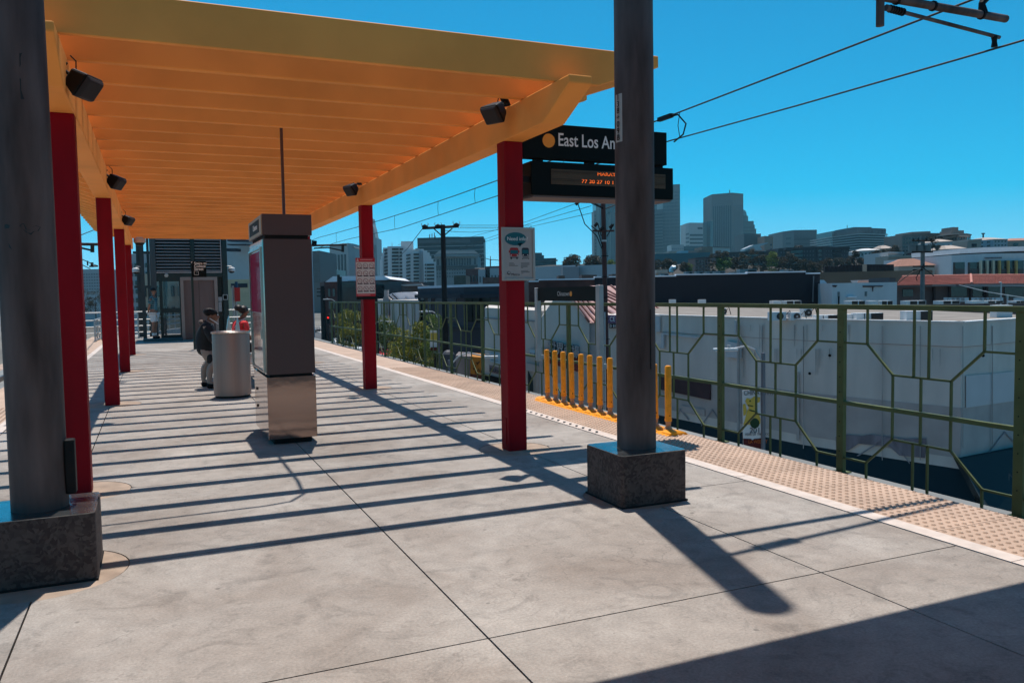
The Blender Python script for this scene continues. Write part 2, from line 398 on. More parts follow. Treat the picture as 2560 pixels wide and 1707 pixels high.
# ---------------------------------------------------------------- canopy
can = thing('canopy', 'yellow slatted canopy on red square columns over the middle of the platform', 'canopy', (XC, 6.0, 0))
BT, BB = 3.385, 3.08
for s, x0, x1 in ((-1, LCX-0.11, LCX+0.11), (1, RCX-0.11, RCX+0.11)):
    poly = [(0, 6.09, BT), (0, 6.09, BT-0.07), (0, 6.60, BB+0.004), (0, 6.64, BB), (0, 27.6, BB), (0, 27.6, BT)]
    MB().extr([(x0, y, z) for _, y, z in poly], (x1-x0, 0, 0)).build('beam', YEL, can, bev=0.012, fix=True)
    for y in CY:
        o = MB().box(-0.105, 0.105, -0.105, 0.105, -0.01, BB+0.055)
        cxx = LCX if s < 0 else RCX
        MB().box(cxx-0.1, cxx+0.1, y-0.1, y+0.1, -0.004, BB+0.03).build('column', RED, can, bev=0.012)
        MB().box(cxx-0.107, cxx-0.0995, y-0.045, y+0.03, 0.06, 0.33).build('access_plate', RED, can, bev=0.003)
SX0, SX1 = XC-2.90, XC+2.90
def slat_mesh(t):
    prof = [(SX0, BT+0.215), (SX0+0.62, BT+0.002), (SX1-0.62, BT+0.002), (SX1, BT+0.215), (SX1, BT+0.315), (SX0, BT+0.315)]
    return MB().extr([(x, -t/2, z) for x, z in prof], (0, t, 0)).mesh('slat', YEL)
sm0, sm1 = slat_mesh(0.05), slat_mesh(0.075)
for me in (sm0, sm1):
    b = bmesh.new(); b.from_mesh(me); bmesh.ops.recalc_face_normals(b, faces=b.faces); b.to_mesh(me); b.free()
for k in range(32):
    o = bpy.data.objects.new('slat', sm0 if k == 0 else sm1); C.objects.link(o); o.parent = can; o.matrix_parent_inverse = parent_inv(can)
    o.location = (0, 6.385+k*0.672, 0)
    md = o.modifiers.new('bevel', 'BEVEL'); md.width = 0.006; md.segments = 1
cd = MB().tube([(1.36, 9.4, 2.46), (1.36, 9.4, 3.72), (1.36, 9.3, 3.76), (1.36, 8.2, 3.77), (1.33, 7.7, 3.77), (1.2, 7.5, 3.77), (1.0, 7.45, 3.77), (-0.6, 7.4, 3.77)], 0.017, 8)
tag(cd.build('conduit', BROWNP, smooth=True), 'thin grey conduit rising from the steel kiosk through the yellow slats', 'conduit')

# canopy behind the camera, throws the broad shade at the lower right
cb = thing('canopy', 'second yellow canopy whose broad shade falls across the foreground', 'canopy', (XC, -3, 0))
MB().box(XC-2.9, XC+3.95, -9.0, 3.86, 3.62, 3.74).build('roof_panel', YEL, cb)
for x, y in ((RCX, 1.1), (RCX, -5)):
    MB().box(x-0.1, x+0.1, y-6.1-0.1, y-6.1+0.1, 0, 3.6).build('column', RED, cb)

# ---------------------------------------------------------------- loudspeakers on the beams
def speaker_builder():
    t = thing('loudspeaker', 'x', 'loudspeaker')
    # cabinet: trapezoid box, drooping to the front (local -Y is the grille side), x toward the walkway
    b = MB(); w0, w1, h0, h1 = 0.075, 0.13, 0.07, 0.115
    vs = [(-w0, 0.12, -h0), (w0, 0.12, -h0), (w0, 0.12, h0), (-w0, 0.12, h0), (-w1, -0.06, -h1), (w1, -0.06, -h1), (w1, -0.06, h1), (-w1, -0.06, h1)]
    b.add(vs, [(0, 3, 2, 1), (0, 1, 5, 4), (1, 2, 6, 5), (2, 3, 7, 6), (3, 0, 4, 7), (4, 5, 6, 7)])
    b.build('cabinet', BLK, t, bev=0.02, fix=True)
    g = MB(); w2, h2 = w1*0.93, h1*0.93
    g.add([(-w2, -0.062, -h2), (w2, -0.062, -h2), (w2, -0.062, h2), (-w2, -0.062, h2), (-w2*.8, -0.10, -h2*.75), (w2*.8, -0.10, -h2*.75), (w2*.8, -0.10, h2*.75), (-w2*.8, -0.10, h2*.75)],
          [(0, 1, 5, 4), (1, 2, 6, 5), (2, 3, 7, 6), (3, 0, 4, 7), (4, 5, 6, 7), (0, 3, 2, 1)])
    g.build('grille', M('speaker_grille', (0.018, 0.014, 0.016), 0.6, var=0.1), t, bev=0.01, fix=True)
    MB().box(-0.02, 0.02, 0.10, 0.26, -0.012, 0.012).box(-0.05, 0.05, 0.245, 0.26, -0.06, 0.06).build('bracket', BLK, t, bev=0.003)
    MB().tube([(0.0, 0.12, 0.06), (0.02, 0.18, 0.12), (0.01, 0.24, 0.13)], 0.006, 5).build('cable', BLK, t)
    return t
spk0 = speaker_builder(); first = True
SPK = [(-0.41, (208, 212), 'black loudspeaker nearest on the left yellow beam above the first red column', -1),
       (-0.41, (290, 455), 'black loudspeaker on the left yellow beam by the second red column', -1),
       (-0.41, (320, 551), 'smallest black loudspeaker far along the left yellow beam', -1),
       (3.03, (1236, 282), 'large black loudspeaker on the right yellow beam by the information poster column', 1),
       (3.03, (878, 474), 'black loudspeaker on the right yellow beam above the prohibition sign column', 1)]
for X, pxy, lab, s in SPK:
    p = px_(*pxy, X); o = spk0 if first else copy_tree(spk0); first = False
    o.location = p; o['label'] = lab; o['group'] = 'loudspeakers along the canopy beams'
    o.rotation_euler = (rad(38), 0, rad(-62 if s > 0 else 62)); o.scale = (0.85, 0.85, 0.85)

# ---------------------------------------------------------------- catenary poles on steel footings
def rbox(x0, x1, y0, y1, z0, z1, r=0.03, n=5):
    P = []
    for cx_, cy_, a0 in ((x1-r, y0+r, -90), (x1-r, y1-r, 0), (x0+r, y1-r, 90), (x0+r, y0+r, 180)):
        for k in range(n+1): a = rad(a0+90*k/n); P.append((cx_+r*math.cos(a), cy_+r*math.sin(a)))
    return MB().prism(P, z0, z1)
for cx_, cy_, side in FOOT:
    lab = 'nearest dark round steel pole at the left edge of the photo on a square footing' if side == 'L' else 'dark round steel pole in front of the destination sign on a square galvanised footing'
    pl = thing('catenary_pole', lab, 'pole', (cx_, cy_, 0), group='steel poles on square footings')
    h = 0.285
    f = rbox(cx_-h, cx_+h, cy_-h+0.02, cy_+h, 0.0, 0.385).build('footing_box', GALV, pl, smooth=True)
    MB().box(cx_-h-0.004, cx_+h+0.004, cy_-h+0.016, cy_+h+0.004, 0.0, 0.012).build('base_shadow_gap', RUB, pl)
    rbox(cx_-h+0.004, cx_+h-0.004, cy_-h+0.024, cy_+h-0.004, 0.385, 0.391).build('footing_lid', M('lid_steel', (0.30, 0.31, 0.31), 0.16, 0.9, var=0.25, scale=9, bump=0.1, bscale=60), pl, smooth=True)
    pcx = 3.383 if side == 'R' else -0.655
    pcy = cy_+0.02
    MB().tube([(pcx, pcy, 0.391), (pcx, pcy, 3.0), (pcx-0.006, pcy, 5.5), (pcx-0.012, pcy, 7.9)], [0.150, 0.1475, 0.142, 0.135], 40).build('shaft', POLE, pl, smooth=True)
    for a in ():
        MB().tube([(pcx+0.19*math.cos(rad(a)), pcy+0.19*math.sin(rad(a)), 0.39), (pcx+0.19*math.cos(rad(a)), pcy+0.19*math.sin(rad(a)), 0.41)], 0.016, 6).build('anchor_nut', BLK, pl)
    sgn = 1 if side == 'R' else -1
    # bracket arms toward the track
    AE = py_(2515, 48, 5.38); AM = py_(2260, 3, 5.38); AZ = AE.z+(AM.z-AE.z)*(AE.x-3.383)/(AE.x-AM.x)
    MB().tube([(pcx, pcy, AZ), (pcx+sgn*(AE.x-3.383), pcy, AE.z)], 0.035, 10).build('bracket_arm', POLE, pl, smooth=True)
    MB().tube([(pcx, pcy, 5.35), (pcx+sgn*1.0, pcy, 5.0), (pcx+sgn*3.2, pcy, 4.2)], 0.028, 8).build('stay_tube', POLE, pl, smooth=True)
    if side == 'R':
        arx = lambda x: py_(1960+x, 10, pcy).x
        DT_ = py_(2200, 66, pcy); RA = py_(2215, 20, pcy); RB = py_(2486, 91, pcy); CW = py_(2486, 118, pcy)
        MB().tube([(DT_.x, pcy, 4.6), (DT_.x, pcy, DT_.z)], 0.036, 10).build('drop_tube', POLE, pl, smooth=True)
        MB().tube([RA, RA.lerp(RB, 0.12), RB+(RB-RA)*0.05], [0.03, 0.018, 0.018], 8).build('registration_arm', POLE, pl, smooth=True)
        ins = MB()
        for k in range(6): ins.tube([RA.lerp(RB, 0.03+k*0.022), RA.lerp(RB, 0.04+k*0.022)], 0.034, 10)
        ins.build('insulator', BLK, pl)
        MB().tube([RB, RB.lerp(CW, 0.5), CW], [0.03, 0.022, 0.03], 8).build('wire_clamp', BLK, pl)
        U0 = py_(2458, 36, pcy); U1 = py_(2455, 10, pcy); U2 = py_(2470, -14, pcy)
        MB().tube([U0, U1, U2], [0.045, 0.03, 0.05], 8).build('wire_clamp', BLK, pl)
        for x in (AM.x-0.1, AM.x+0.35, AE.x-0.35): MB().tube([(x, pcy, AZ+(AE.z-AZ)*(x-3.383)/(AE.x-3.383)), (x+0.02, pcy, AZ+(AE.z-AZ)*(x-3.363)/(AE.x-3.383))], 0.046, 12).build('collar', BLK, pl)
        ins = MB()
        for k in range(7): ins.tube([(pcx+0.35+k*0.05, pcy, 5.23-k*0.018), (pcx+0.37+k*0.05, pcy, 5.22-k*0.018)], 0.06, 10)
        ins.build('insulator', BLK, pl)
        # number sticker curved on the shaft
        a0 = rad(-174); R_ = 0.1455
        dirv = Vector((math.cos(a0), math.sin(a0), 0))
        ctr = Vector((pcx, pcy, 0))
        st = MB()
        pcs = [ctr+Vector((math.cos(a0+t), math.sin(a0+t), 0))*(R_+0.003) for t in (-0.26, -0.08, 0.1, 0.27)]
        z0, z1 = zy(1545, 355, 6.2), zy(1545, 235, 6.2)
        vs = [(p.x, p.y, z) for z in (z0, z1) for p in pcs]
        st.add(vs, [(k, k+1, k+5, k+4) for k in range(3)])
        st.build('number_plate', M('sticker', (0.40, 0.38, 0.36), 0.5, var=0.05), pl)
        xd = (pcs[3]-pcs[0]).normalized(); nrm = Vector((xd.y, -xd.x, 0))
        if nrm.dot(dirv) < 0: nrm = -nrm
        mid = (pcs[1]+pcs[2])/2
        for i, ch in enumerate('138+09B'):
            zc = z1-(i+0.9)*(z1-z0)/7.15
            text('number', ch, BLK, tuple(mid+nrm*0.006+Vector((0, 0, zc))), xd, (0, 0, 1), 0.062, pl, align='CENTER', depth=0.001)
        a = rad(-75); 
        MB().tube([(pcx+0.1515*math.cos(a), pcy+0.1515*math.sin(a), 1.0), (pcx+0.1495*math.cos(a), pcy+0.1495*math.sin(a), 1.45)], 0.004, 5).build('cable_tie', BLK, pl)
    else:
        # hand-hole cover plate on the right flank
        q = rbox(0, 1, 0, 1, 0, 1)
        hp = MB(); n = 8
        P = [(-0.06+0.12*(1 if k in (0, 1) else 0), 0) for k in range(4)]
        hp.extr([(pcx+0.14, pcy-0.02+0.05*math.cos(rad(a)), 0.62+0.16*max(-1, min(1, 1.6*math.sin(rad(a))))) for a in range(0, 360, 20)], (0.055, 0, 0)).build('hand_hole_cover', BLK, pl, bev=0.008, fix=True)
        # peeling black tape scraps
        tp = M('old_tape', (0.008, 0.02, 0.025), 0.5, var=0)
        def scrap(cx0, cy0, pts):
            P = []
            for dx, dy in pts:
                r = ray(cx0+dx, cy0+dy); # meet the shaft surface
                ox, oy = EYEP.x-pcx, EYEP.y-pcy; a = r.x*r.x+r.y*r.y; b_ = 2*(ox*r.x+oy*r.y); c_ = ox*ox+oy*oy-0.1475**2
                dsc = max(0, b_*b_-4*a*c_); t_ = (-b_-math.sqrt(dsc))/(2*a); P.append(EYEP+r*(t_-0.0015))
            c0 = sum(P, Vector())/len(P); m_ = MB(); m_.add([c0]+P, [(0, i+1, (i+1) % len(P)+1) for i in range(len(P))]); m_.build('tape_scrap', tp, pl)
        scrap(72, 572, [(-24, -8), (-14, -14), (-8, 2), (2, 4), (8, -4), (18, -8), (30, -4), (24, 6), (12, 8), (6, 16), (-8, 8)])
        scrap(17, 566, [(-6, -4), (0, -6), (8, -2), (5, 5), (-6, 6)])
        scrap(24, 616, [(-4, -8), (0, -4), (6, 8), (0, 4)])
        scrap(50, 150, [(-2, -16), (5, -17), (4, -14), (1, -13), (2, 12), (-1, 20)])
        scrap(52, 215, [(-3, -18), (0, -18), (1, 30), (9, 34), (0, 33)])
# ---------------------------------------------------------------- steel information kiosk
ki = thing('information_kiosk', 'tall steel information kiosk with maroon poster standing mid platform', 'kiosk', (1.33, 9.6, 0))
KX0, KX1, KY0, KY1 = 1.07, 1.583, 9.0, 10.22
rbox(KX0+0.06, KX1-0.05, KY0+0.06, KY1-0.06, 0.0, 0.062, 0.01).build('plinth', RUB, ki)
rbox(KX0, KX1, KY0, KY1, 0.062, 0.728, 0.006).build('lower_panel', M('bronze_mirror_steel', (0.34, 0.255, 0.225), 0.11, 1.0, var=0.03, scale=2, bump=0.12, bscale=3.2), ki)
rbox(KX0+0.03, KX1-0.03, KY0+0.03, KY1-0.03, 0.728, 0.758, 0.01).build('gap', RUB, ki)
rbox(KX0+0.012, KX1-0.002, KY0, KY1, 0.758, 2.20, 0.006).build('cabinet', BROWNP, ki)
rbox(KX0+0.03, KX1-0.03, KY0+0.03, KY1-0.03, 2.20, 2.243, 0.01).build('gap', RUB, ki)
rbox(KX0+0.005, KX1+0.006, KY0, KY1+0.02, 2.243, 2.462, 0.006).build('cap', BROWNP, ki)
sidem = MIRST
MB().box(KX0-0.004, KX0+0.011, KY0+0.012, KY1-0.01, 0.762, 2.196).build('side_frame', sidem, ki, bev=0.002)
MB().box(KX0-0.006, KX0+0.004, KY0+0.012, KY1+0.01, 2.25, 2.455).build('cap_side', M('cap_reflection_orange', (0.42, 0.27, 0.17), 0.5, 0.35, var=0.05), ki, bev=0.002)  # orange reflection of the yellow canopy is painted into the steel's base colour
MB().box(KX0-0.010, KX0-0.005, KY0+0.2, KY1-0.12, 2.285, 2.42).build('display_window', SIGNBK, ki)
text('lettering', 'Chinatown', WPRINT, (KX0-0.011, KY0+0.74, 2.325), (0, -1, 0), (0, 0, 1), 0.09, ki, depth=0.001)
MB().box(KX0-0.010, KX0-0.004, KY0+0.10, KY1-0.08, 1.42, 2.08).build('poster', M('maroon_poster', (0.34, 0.012, 0.06), 0.7, var=0.12, scale=2, spec=0.05), ki)
MB().box(KX0-0.010, KX0-0.004, KY0+0.10, KY1-0.08, 0.80, 1.415).build('mirror_panel', M('mirror_panel', (0.62, 0.60, 0.60), 0.06, 1.0, var=0.02, bump=0.05, bscale=3), ki)
gl = M('kiosk_glass', (0.5, 0.5, 0.5), 0.03, 0.0, var=0)
gb = gl.node_tree.nodes['Principled BSDF']; gb.inputs['Transmission Weight'].default_value = 0.0; gb.inputs['Alpha'].default_value = 0.06; gb.inputs['Specular IOR Level'].default_value = 0.2; gb.inputs['Base Color'].default_value = (0.02, 0.02, 0.02, 1)
MB().box(KX0-0.022, KX0-0.018, KY0+0.08, KY1-0.06, 0.79, 2.10).build('glass', gl, ki)
MB().box(KX0-0.024, KX0-0.004, KY0+0.06, KY0+0.08, 0.775, 2.12).box(KX0-0.024, KX0-0.004, KY1-0.06, KY1-0.04, 0.775, 2.12).box(KX0-0.024, KX0-0.004, KY0+0.08, KY1-0.06, 2.10, 2.12).box(KX0-0.024, KX0-0.004, KY0+0.08, KY1-0.06, 0.775, 0.79).build('glass_frame', STEEL, ki)
MB().tube([(KX0-0.03, KY0+0.07, 1.14), (KX0-0.03, KY0+0.07, 1.24)], 0.012, 6).build('latch', STEEL, ki)
for z in (0.32, 0.52):
    MB().disc((KX0-0.012, KY0+0.95, z), (1, 0, 0), 0.018, 0.01, 10).build('screw', BLK, ki)

# litter bin
TCX, TCY = 1.10, 13.75
tb = thing('litter_bin', 'round brushed steel litter bin beside the kiosk, open topped', 'bin', (TCX, TCY, 0))
BIN = M('bin_brushed_steel', (0.34, 0.215, 0.17), 0.45, 0.5, var=0.16, scale=7, streak=0.02)
b = MB(); n = 40; R0 = 0.285
for z, r in ((0.035, R0), (1.0, R0), (1.035, R0-0.012), (1.02, R0-0.03), (0.7, R0-0.035)):
    for k in range(n): b.v.append((TCX+r*math.cos(2*math.pi*k/n), TCY+r*math.sin(2*math.pi*k/n), z))
for i in range(4):
    for k in range(n): b.f.append((i*n+k, i*n+(k+1) % n, (i+1)*n+(k+1) % n, (i+1)*n+k)); b.mi.append(0)
b.build('shell', BIN, tb, smooth=True)
b = MB(); r0, r1 = R0+0.008, R0-0.03
b.tube([(TCX, TCY, 0.0), (TCX, TCY, 0.036)], R0-0.02, 32); b.build('foot', RUB, tb)
rim = MB()
for k in range(n):
    a0, a1 = 2*math.pi*k/n, 2*math.pi*(k+1)/n
    rim.tube([(TCX+R0*math.cos(a0), TCY+R0*math.sin(a0), 1.03), (TCX+R0*math.cos(a1), TCY+R0*math.sin(a1), 1.03)], 0.017, 6, cap=False)
rim.build('rim', STEEL, tb, smooth=True)
MB().disc((TCX, TCY, 0.72), (0, 0, 1), R0-0.034, 0.01, 24).build('liner', BLK, tb)

# ---------------------------------------------------------------- bench with fin dividers
bn = thing('bench', 'steel platform bench with upright fin dividers behind the bin', 'bench', (1.36, 15.6, 0))
MB().box(0.98, 1.74, 14.75, 17.4, 0.42, 0.455).build('seat', STEEL, bn, bev=0.01)
for y in (15.0, 17.0): MB().box(1.25, 1.45, y, y+0.08, 0.0, 0.42).build('leg', STEEL, bn)
fy = 15.35
for y in (15.02, 16.9):
    P = []
    for k in range(17):
        pass
    prof = [(-0.16, 0.455), (-0.165, 0.7), (-0.13, 0.98), (-0.07, 1.14), (0.0, 1.24), (0.05, 1.12), (0.09, 0.98), (0.12, 0.7), (0.12, 0.455)]
    MB().extr([(1.33+x*0.38, y, z) for x, z in prof], (0, 0.05, 0)).build('divider', M('fin_steel', (0.55, 0.54, 0.53), 0.3, 0.9, var=0.05), bn, bev=0.012, fix=True)
MB().box(1.17, 1.21, 15.02, 15.07, 0.455, 1.0).build('arm_post', STEEL, bn)

# ---------------------------------------------------------------- posters and signs on the columns
pcx_, pcy_ = RCX, CY[0]-0.1
def on(x, y, Y): p = py_(x, y, Y); return p.x, p.z
ps = thing('information_poster', 'framed bus and train information poster on the nearest right red column', 'poster', (3.3, pcy_, 1.7))
a = on(1160+248/2.6133, 150+1092/2.6133, pcy_-0.03); b_ = on(1160+468/2.6133, 150+1440/2.6133, pcy_-0.03)
X0, X1, Z1, Z0 = a[0], b_[0], a[1], b_[1]; W_, H_ = X1-X0, Z1-Z0; Yp = pcy_-0.03
fr_ = MB(); t_ = 0.026
fr_.box(X0, X1, Yp, Yp+0.028, Z1-t_, Z1).box(X0, X1, Yp, Yp+0.028, Z0, Z0+t_).box(X0, X0+t_, Yp, Yp+0.028, Z0+t_, Z1-t_).box(X1-t_, X1, Yp, Yp+0.028, Z0+t_, Z1-t_)
fr_.build('frame', M('poster_frame', (0.36, 0.33, 0.31), 0.4, 0.3, var=0.05), ps, bev=0.003)
MB().box(X0+t_, X1-t_, Yp+0.012, Yp+0.028, Z0+t_, Z1-t_).build('sheet', M('poster_sheet', (0.36, 0.34, 0.33), 0.5, var=0.05), ps)
def PU(u, v): return X0+W_*u, Z1-H_*v            # u,v from the frame's top left
yq = Yp+0.0115
def fill(pts, name, mat, k=0):
    MB().extr([(PU(u, v)[0], yq-k*0.0012, PU(u, v)[1]) for u, v in pts], (0, -0.001, 0)).build(name, mat, ps, fix=True)
TEAL = M('teal_print', (0.0, 0.10, 0.13), 0.5, var=0); DK = M('dark_print', (0.015, 0.018, 0.03), 0.5, var=0)
REDP = M('red_print', (0.32, 0.01, 0.01), 0.5, var=0)
fill([(0.42+0.33*math.cos(rad(a)), 0.215-0.125*math.sin(rad(a))) for a in range(0, 360, 15)], 'speech_bubble', TEAL)
fill([(0.47, 0.30), (0.63, 0.29), (0.545, 0.37)], 'bubble_tail', TEAL)
p = PU(0.155, 0.245); text('lettering', 'Need info?', WPRINT, (p[0], yq-0.003, p[1]), (1, 0, 0), (0, 0, 1), 0.052, ps, depth=0.0005)
def rr(u0, u1, v0, v1, r=0.02):
    P = []
    for cu_, cv_, a0 in ((u1-r, v0+r*.7, 0), (u0+r, v0+r*.7, 90), (u0+r, v1-r*.7, 180), (u1-r, v1-r*.7, 270)):
        for k in range(4): a = rad(a0+30*k); P.append((cu_+r*math.cos(a), cv_-r*.7*math.sin(a)))
    return P
fill(rr(0.235, 0.50, 0.38, 0.545, 0.05), 'bus_body', REDP); fill(rr(0.25, 0.485, 0.425, 0.495, 0.01), 'bus_window', TEAL, 1)
fill(rr(0.205, 0.235, 0.43, 0.475, 0.012), 'bus_mirror', REDP); fill(rr(0.50, 0.53, 0.43, 0.475, 0.012), 'bus_mirror', REDP)
fill(rr(0.235, 0.50, 0.555, 0.57, 0.005), 'bus_bumper', DK); fill(rr(0.255, 0.30, 0.57, 0.595, 0.005), 'bus_wheel', DK); fill(rr(0.43, 0.475, 0.57, 0.595, 0.005), 'bus_wheel', DK)
for u in (0.275, 0.46): fill([(u+0.015*math.cos(rad(a)), 0.522-0.01*math.sin(rad(a))) for a in range(0, 360, 45)], 'bus_lamp', WPRINT, 1)
fill(rr(0.60, 0.82, 0.38, 0.54, 0.05), 'train_body', DK); fill(rr(0.615, 0.805, 0.42, 0.49, 0.01), 'train_window', TEAL, 1)
for u in (0.64, 0.78): fill([(u+0.015*math.cos(rad(a)), 0.516-0.01*math.sin(rad(a))) for a in range(0, 360, 45)], 'train_lamp', WPRINT, 1)
fill(rr(0.615, 0.82, 0.555, 0.565, 0.004), 'train_bumper', DK); fill([(0.60, 0.595), (0.63, 0.575), (0.80, 0.575), (0.83, 0.595), (0.81, 0.597), (0.79, 0.585), (0.64, 0.585), (0.62, 0.597)], 'train_track', DK)
GREYP = M('grey_print', (0.10, 0.10, 0.11), 0.6, var=0)
for u0, u1, v, m_ in ((0.21, 0.35, 0.665, GREYP), (0.21, 0.38, 0.69, DK), (0.21, 0.48, 0.715, GREYP), (0.57, 0.83, 0.665, GREYP), (0.57, 0.83, 0.69, DK), (0.57, 0.77, 0.715, GREYP), (0.57, 0.77, 0.735, GREYP), (0.57, 0.64, 0.755, GREYP), (0.57, 0.79, 0.81, GREYP), (0.57, 0.83, 0.835, DK), (0.57, 0.64, 0.86, GREYP)):
    fill([(u0, v), (u1, v), (u1, v+0.009), (u0, v+0.009)], 'text_line', m_)
fill([(0.195+0.052*math.cos(rad(a)), 0.855-0.034*math.sin(rad(a))) for a in range(0, 360, 20)], 'logo_disc', DK)
p = PU(0.163, 0.872); text('lettering', 'M', WPRINT, (p[0], yq-0.003, p[1]), (1, 0, 0), (0, 0, 1), 0.030, ps, depth=0.0005)
p = PU(0.27, 0.905); text('lettering', 'Metro', DK, (p[0], yq-0.0015, p[1]), (1, 0, 0), (0, 0, 1), 0.036, ps, depth=0.0005)

# prohibition board on the second column
Yq = CY[1]-0.1-0.02
a = on(870+270/14.25, 640+70/14.25, Yq); b_ = on(870+985/14.25, 640+1430/14.25, Yq)
X0, X1, Z1, Z0 = a[0], b_[0], a[1], b_[1]; W_, H_ = X1-X0, Z1-Z0
pb = thing('prohibition_sign', 'red and white board of twelve crossed out symbols on the second right column', 'sign', (3.3, Yq, 1.6))
MB().box(X0, X1, Yq, Yq+0.015, Z0, Z1).build('board', M('board_red', (0.42, 0.01, 0.02), 0.4, var=0), pb)
def PV(u, v): return X0+W_*u, Z1-H_*v
x0_, z1_ = PV(0.015, 0.105); x1_, z0_ = PV(0.985, 0.93)
MB().box(x0_, x1_, Yq-0.002, Yq, z0_, z1_).build('white_panel', M('board_white', (0.56, 0.50, 0.47), 0.5, var=0.03), pb)
CR_ = M('ring_red', (0.20, 0.012, 0.02), 0.5, var=0); rr_ = 0.043
for i in range(3):
    for j in range(4):
        cx_, cz_ = PV(0.18+0.32*i, 0.20+0.2*j)
        ring = MB()
        for k in range(16):
            a0, a1 = 2*math.pi*k/16, 2*math.pi*(k+1)/16
            vs = [(cx_+r*math.cos(a), Yq-0.0035, cz_+r*math.sin(a)) for a in (a0, a1) for r in (rr_, rr_-0.007)]
            ring.add(vs, [(0, 2, 3, 1)])
        ring.bar((cx_-0.03, Yq-0.004, cz_+0.02), (cx_+0.03, Yq-0.004, cz_-0.02), 0.001, 0.007, up=(0, 1, 0))
        ring.build('prohibition_ring', CR_, pb)
        g = MB(); rnd = random.Random(i*7+j)
        for q in range(3):
            dx, dz = rnd.uniform(-0.015, 0.015), rnd.uniform(-0.016, 0.016); s_ = rnd.uniform(0.005, 0.010)
            g.extr([(cx_+dx+s_*math.cos(a), Yq-0.0028, cz_+dz+s_*0.8*math.sin(a)) for a in (0, 1.2, 2.4, 3.7, 5)], (0, -0.0005, 0))
        g.build('pictogram', M('pictogram_grey', (0.12, 0.10, 0.10), 0.6, var=0), pb)
        bx0, bz = PV(0.06+0.32*i, 0.283+0.2*j); MB().box(bx0, bx0+W_*0.27, Yq-0.003, Yq-0.0015, bz, bz+0.016).build('caption_bar', DK, pb)
for v, m_ in ((0.045, WPRINT), (0.965, WPRINT)):
    x_, z_ = PV(0.22 if v < .5 else 0.06, v); MB().box(x_, x_+W_*0.66, Yq-0.002, Yq-0.0005, z_-0.006, z_+0.005).build('heading_line', M('pink_print', (0.6, 0.25, 0.25), 0.6, var=0), pb)
x_, z_ = PV(0.10, 0.055); MB().extr([(x_-0.02, Yq-0.001, z_-0.02), (x_+0.02, Yq-0.001, z_-0.02), (x_+0.004, Yq-0.001, z_+0.028), (x_-0.004, Yq-0.001, z_+0.028)], (0, -0.001, 0)).build('emblem', M('pink_print2', (0.62, 0.4, 0.4), 0.6, var=0), pb, fix=True)
MB().box(X0-0.004, X1+0.006, Yq+0.003, Yq+0.02, Z0-0.05, Z0-0.003).build('clamp_band', BLK, pb)
a = on(870+170/14.25, 640+290/14.25, CY[1]-0.03); b_ = on(870+180/14.25, 640+1350/14.25, CY[1]-0.03)
rb = MB().box(RCX-0.155, RCX-0.103, CY[1]-0.10, CY[1]+0.12, b_[1], a[1]).build('call_box', M('call_box_red', (0.20, 0.015, 0.02), 0.5, var=0.05), bev=0.008)
tag(rb, 'slim dark red box fixed to the side of the second right column', 'box')

# ---------------------------------------------------------------- destination sign
def c4(x, y): return 1160+x/2.6133, 150+y/2.6133
SY = 7.55
ds = thing('destination_sign', 'black hanging destination sign with orange disc and amber display box below', 'sign', (4.4, SY, 2.574))
Pz = lambda x, y: py_(*c4(x, y), SY)
tl, tr, bl, br = Pz(640, 425), Pz(1325, 470), Pz(470, 648), Pz(1330, 678)
SXL, SXR = 3.44, tr.x
zt, zb = 3.292, 2.942
MB().box(SXL, SXR, SY, SY+0.12, zb, zt).build('upper_panel', SIGNBK, ds, bev=0.006)
c = Pz(553, 528); MB().disc((c.x, SY-0.001, c.z), (0, -1, 0), 0.070, 0.002, 28).build('line_disc', ORANGE, ds)
e_ = Pz(612, 560); gg = Pz(985, 575)
text('lettering', 'East Los Angeles', WPRINT, (e_.x, SY-0.002, e_.z+0.0), (1, 0, 0), (0, 0, 1), 0.183, ds, depth=0.001, bold=0.0018, sx=0.775)
lb, lr_ = Pz(500, 880), Pz(1365, 918)
LX0, LX1 = 3.36, 5.24
zt2, zb2 = 2.913, 2.574
MB().box(LX0+0.17, LX1, SY-0.0, SY+0.42, zb2, zt2).build('display_box', SIGNBK, ds, bev=0.008)
MB().extr([(LX0+0.17, SY+0.0, zb2), (LX0-0.02, SY+0.42, zb2), (LX0-0.02, SY+0.42, zt2), (LX0+0.17, SY+0.0, zt2)], (0.02, 0, 0)) if False else None
MB().box(LX0+0.2, LX1-0.02, SY+0.02, SY+0.40, zb2-0.02, zb2-0.001).build('underside_panel', M('underside_brown', (0.16, 0.11, 0.10), 0.5, var=0.05), ds)
s0, s1 = Pz(568, 722), Pz(1315, 852)
MB().box(s0.x, s1.x, SY-0.004, SY-0.001, 2.689, 2.841).build('display_window', M('led_backing', (0.16, 0.085, 0.035), 0.4, var=0.15, scale=5), ds)
ledb = MB(); z = 2.693
while z < 2.838:
    ledb.box(s0.x, s1.x, SY-0.006, SY-0.0045, z, z+0.0035); z += 0.0075
ledb.build('louvre_line', M('led_louvre', (0.05, 0.028, 0.014), 0.6, var=0), ds, kind='stuff')
LED = M('led_amber', (1.0, 0.16, 0.02), 0.5, var=0, emit=1.2)
text('display_text', 'MARAT', LED, (Pz(868, 766).x, SY-0.008, 2.795), (1, 0, 0), (0, 0, 1), 0.045, ds, depth=0.0006, sx=1.5)
text('display_text', '77 30 27 10 11', LED, (Pz(765, 802).x, SY-0.008, 2.712), (1, 0, 0), (0, 0, 1), 0.050, ds, depth=0.0006, sx=1.4)
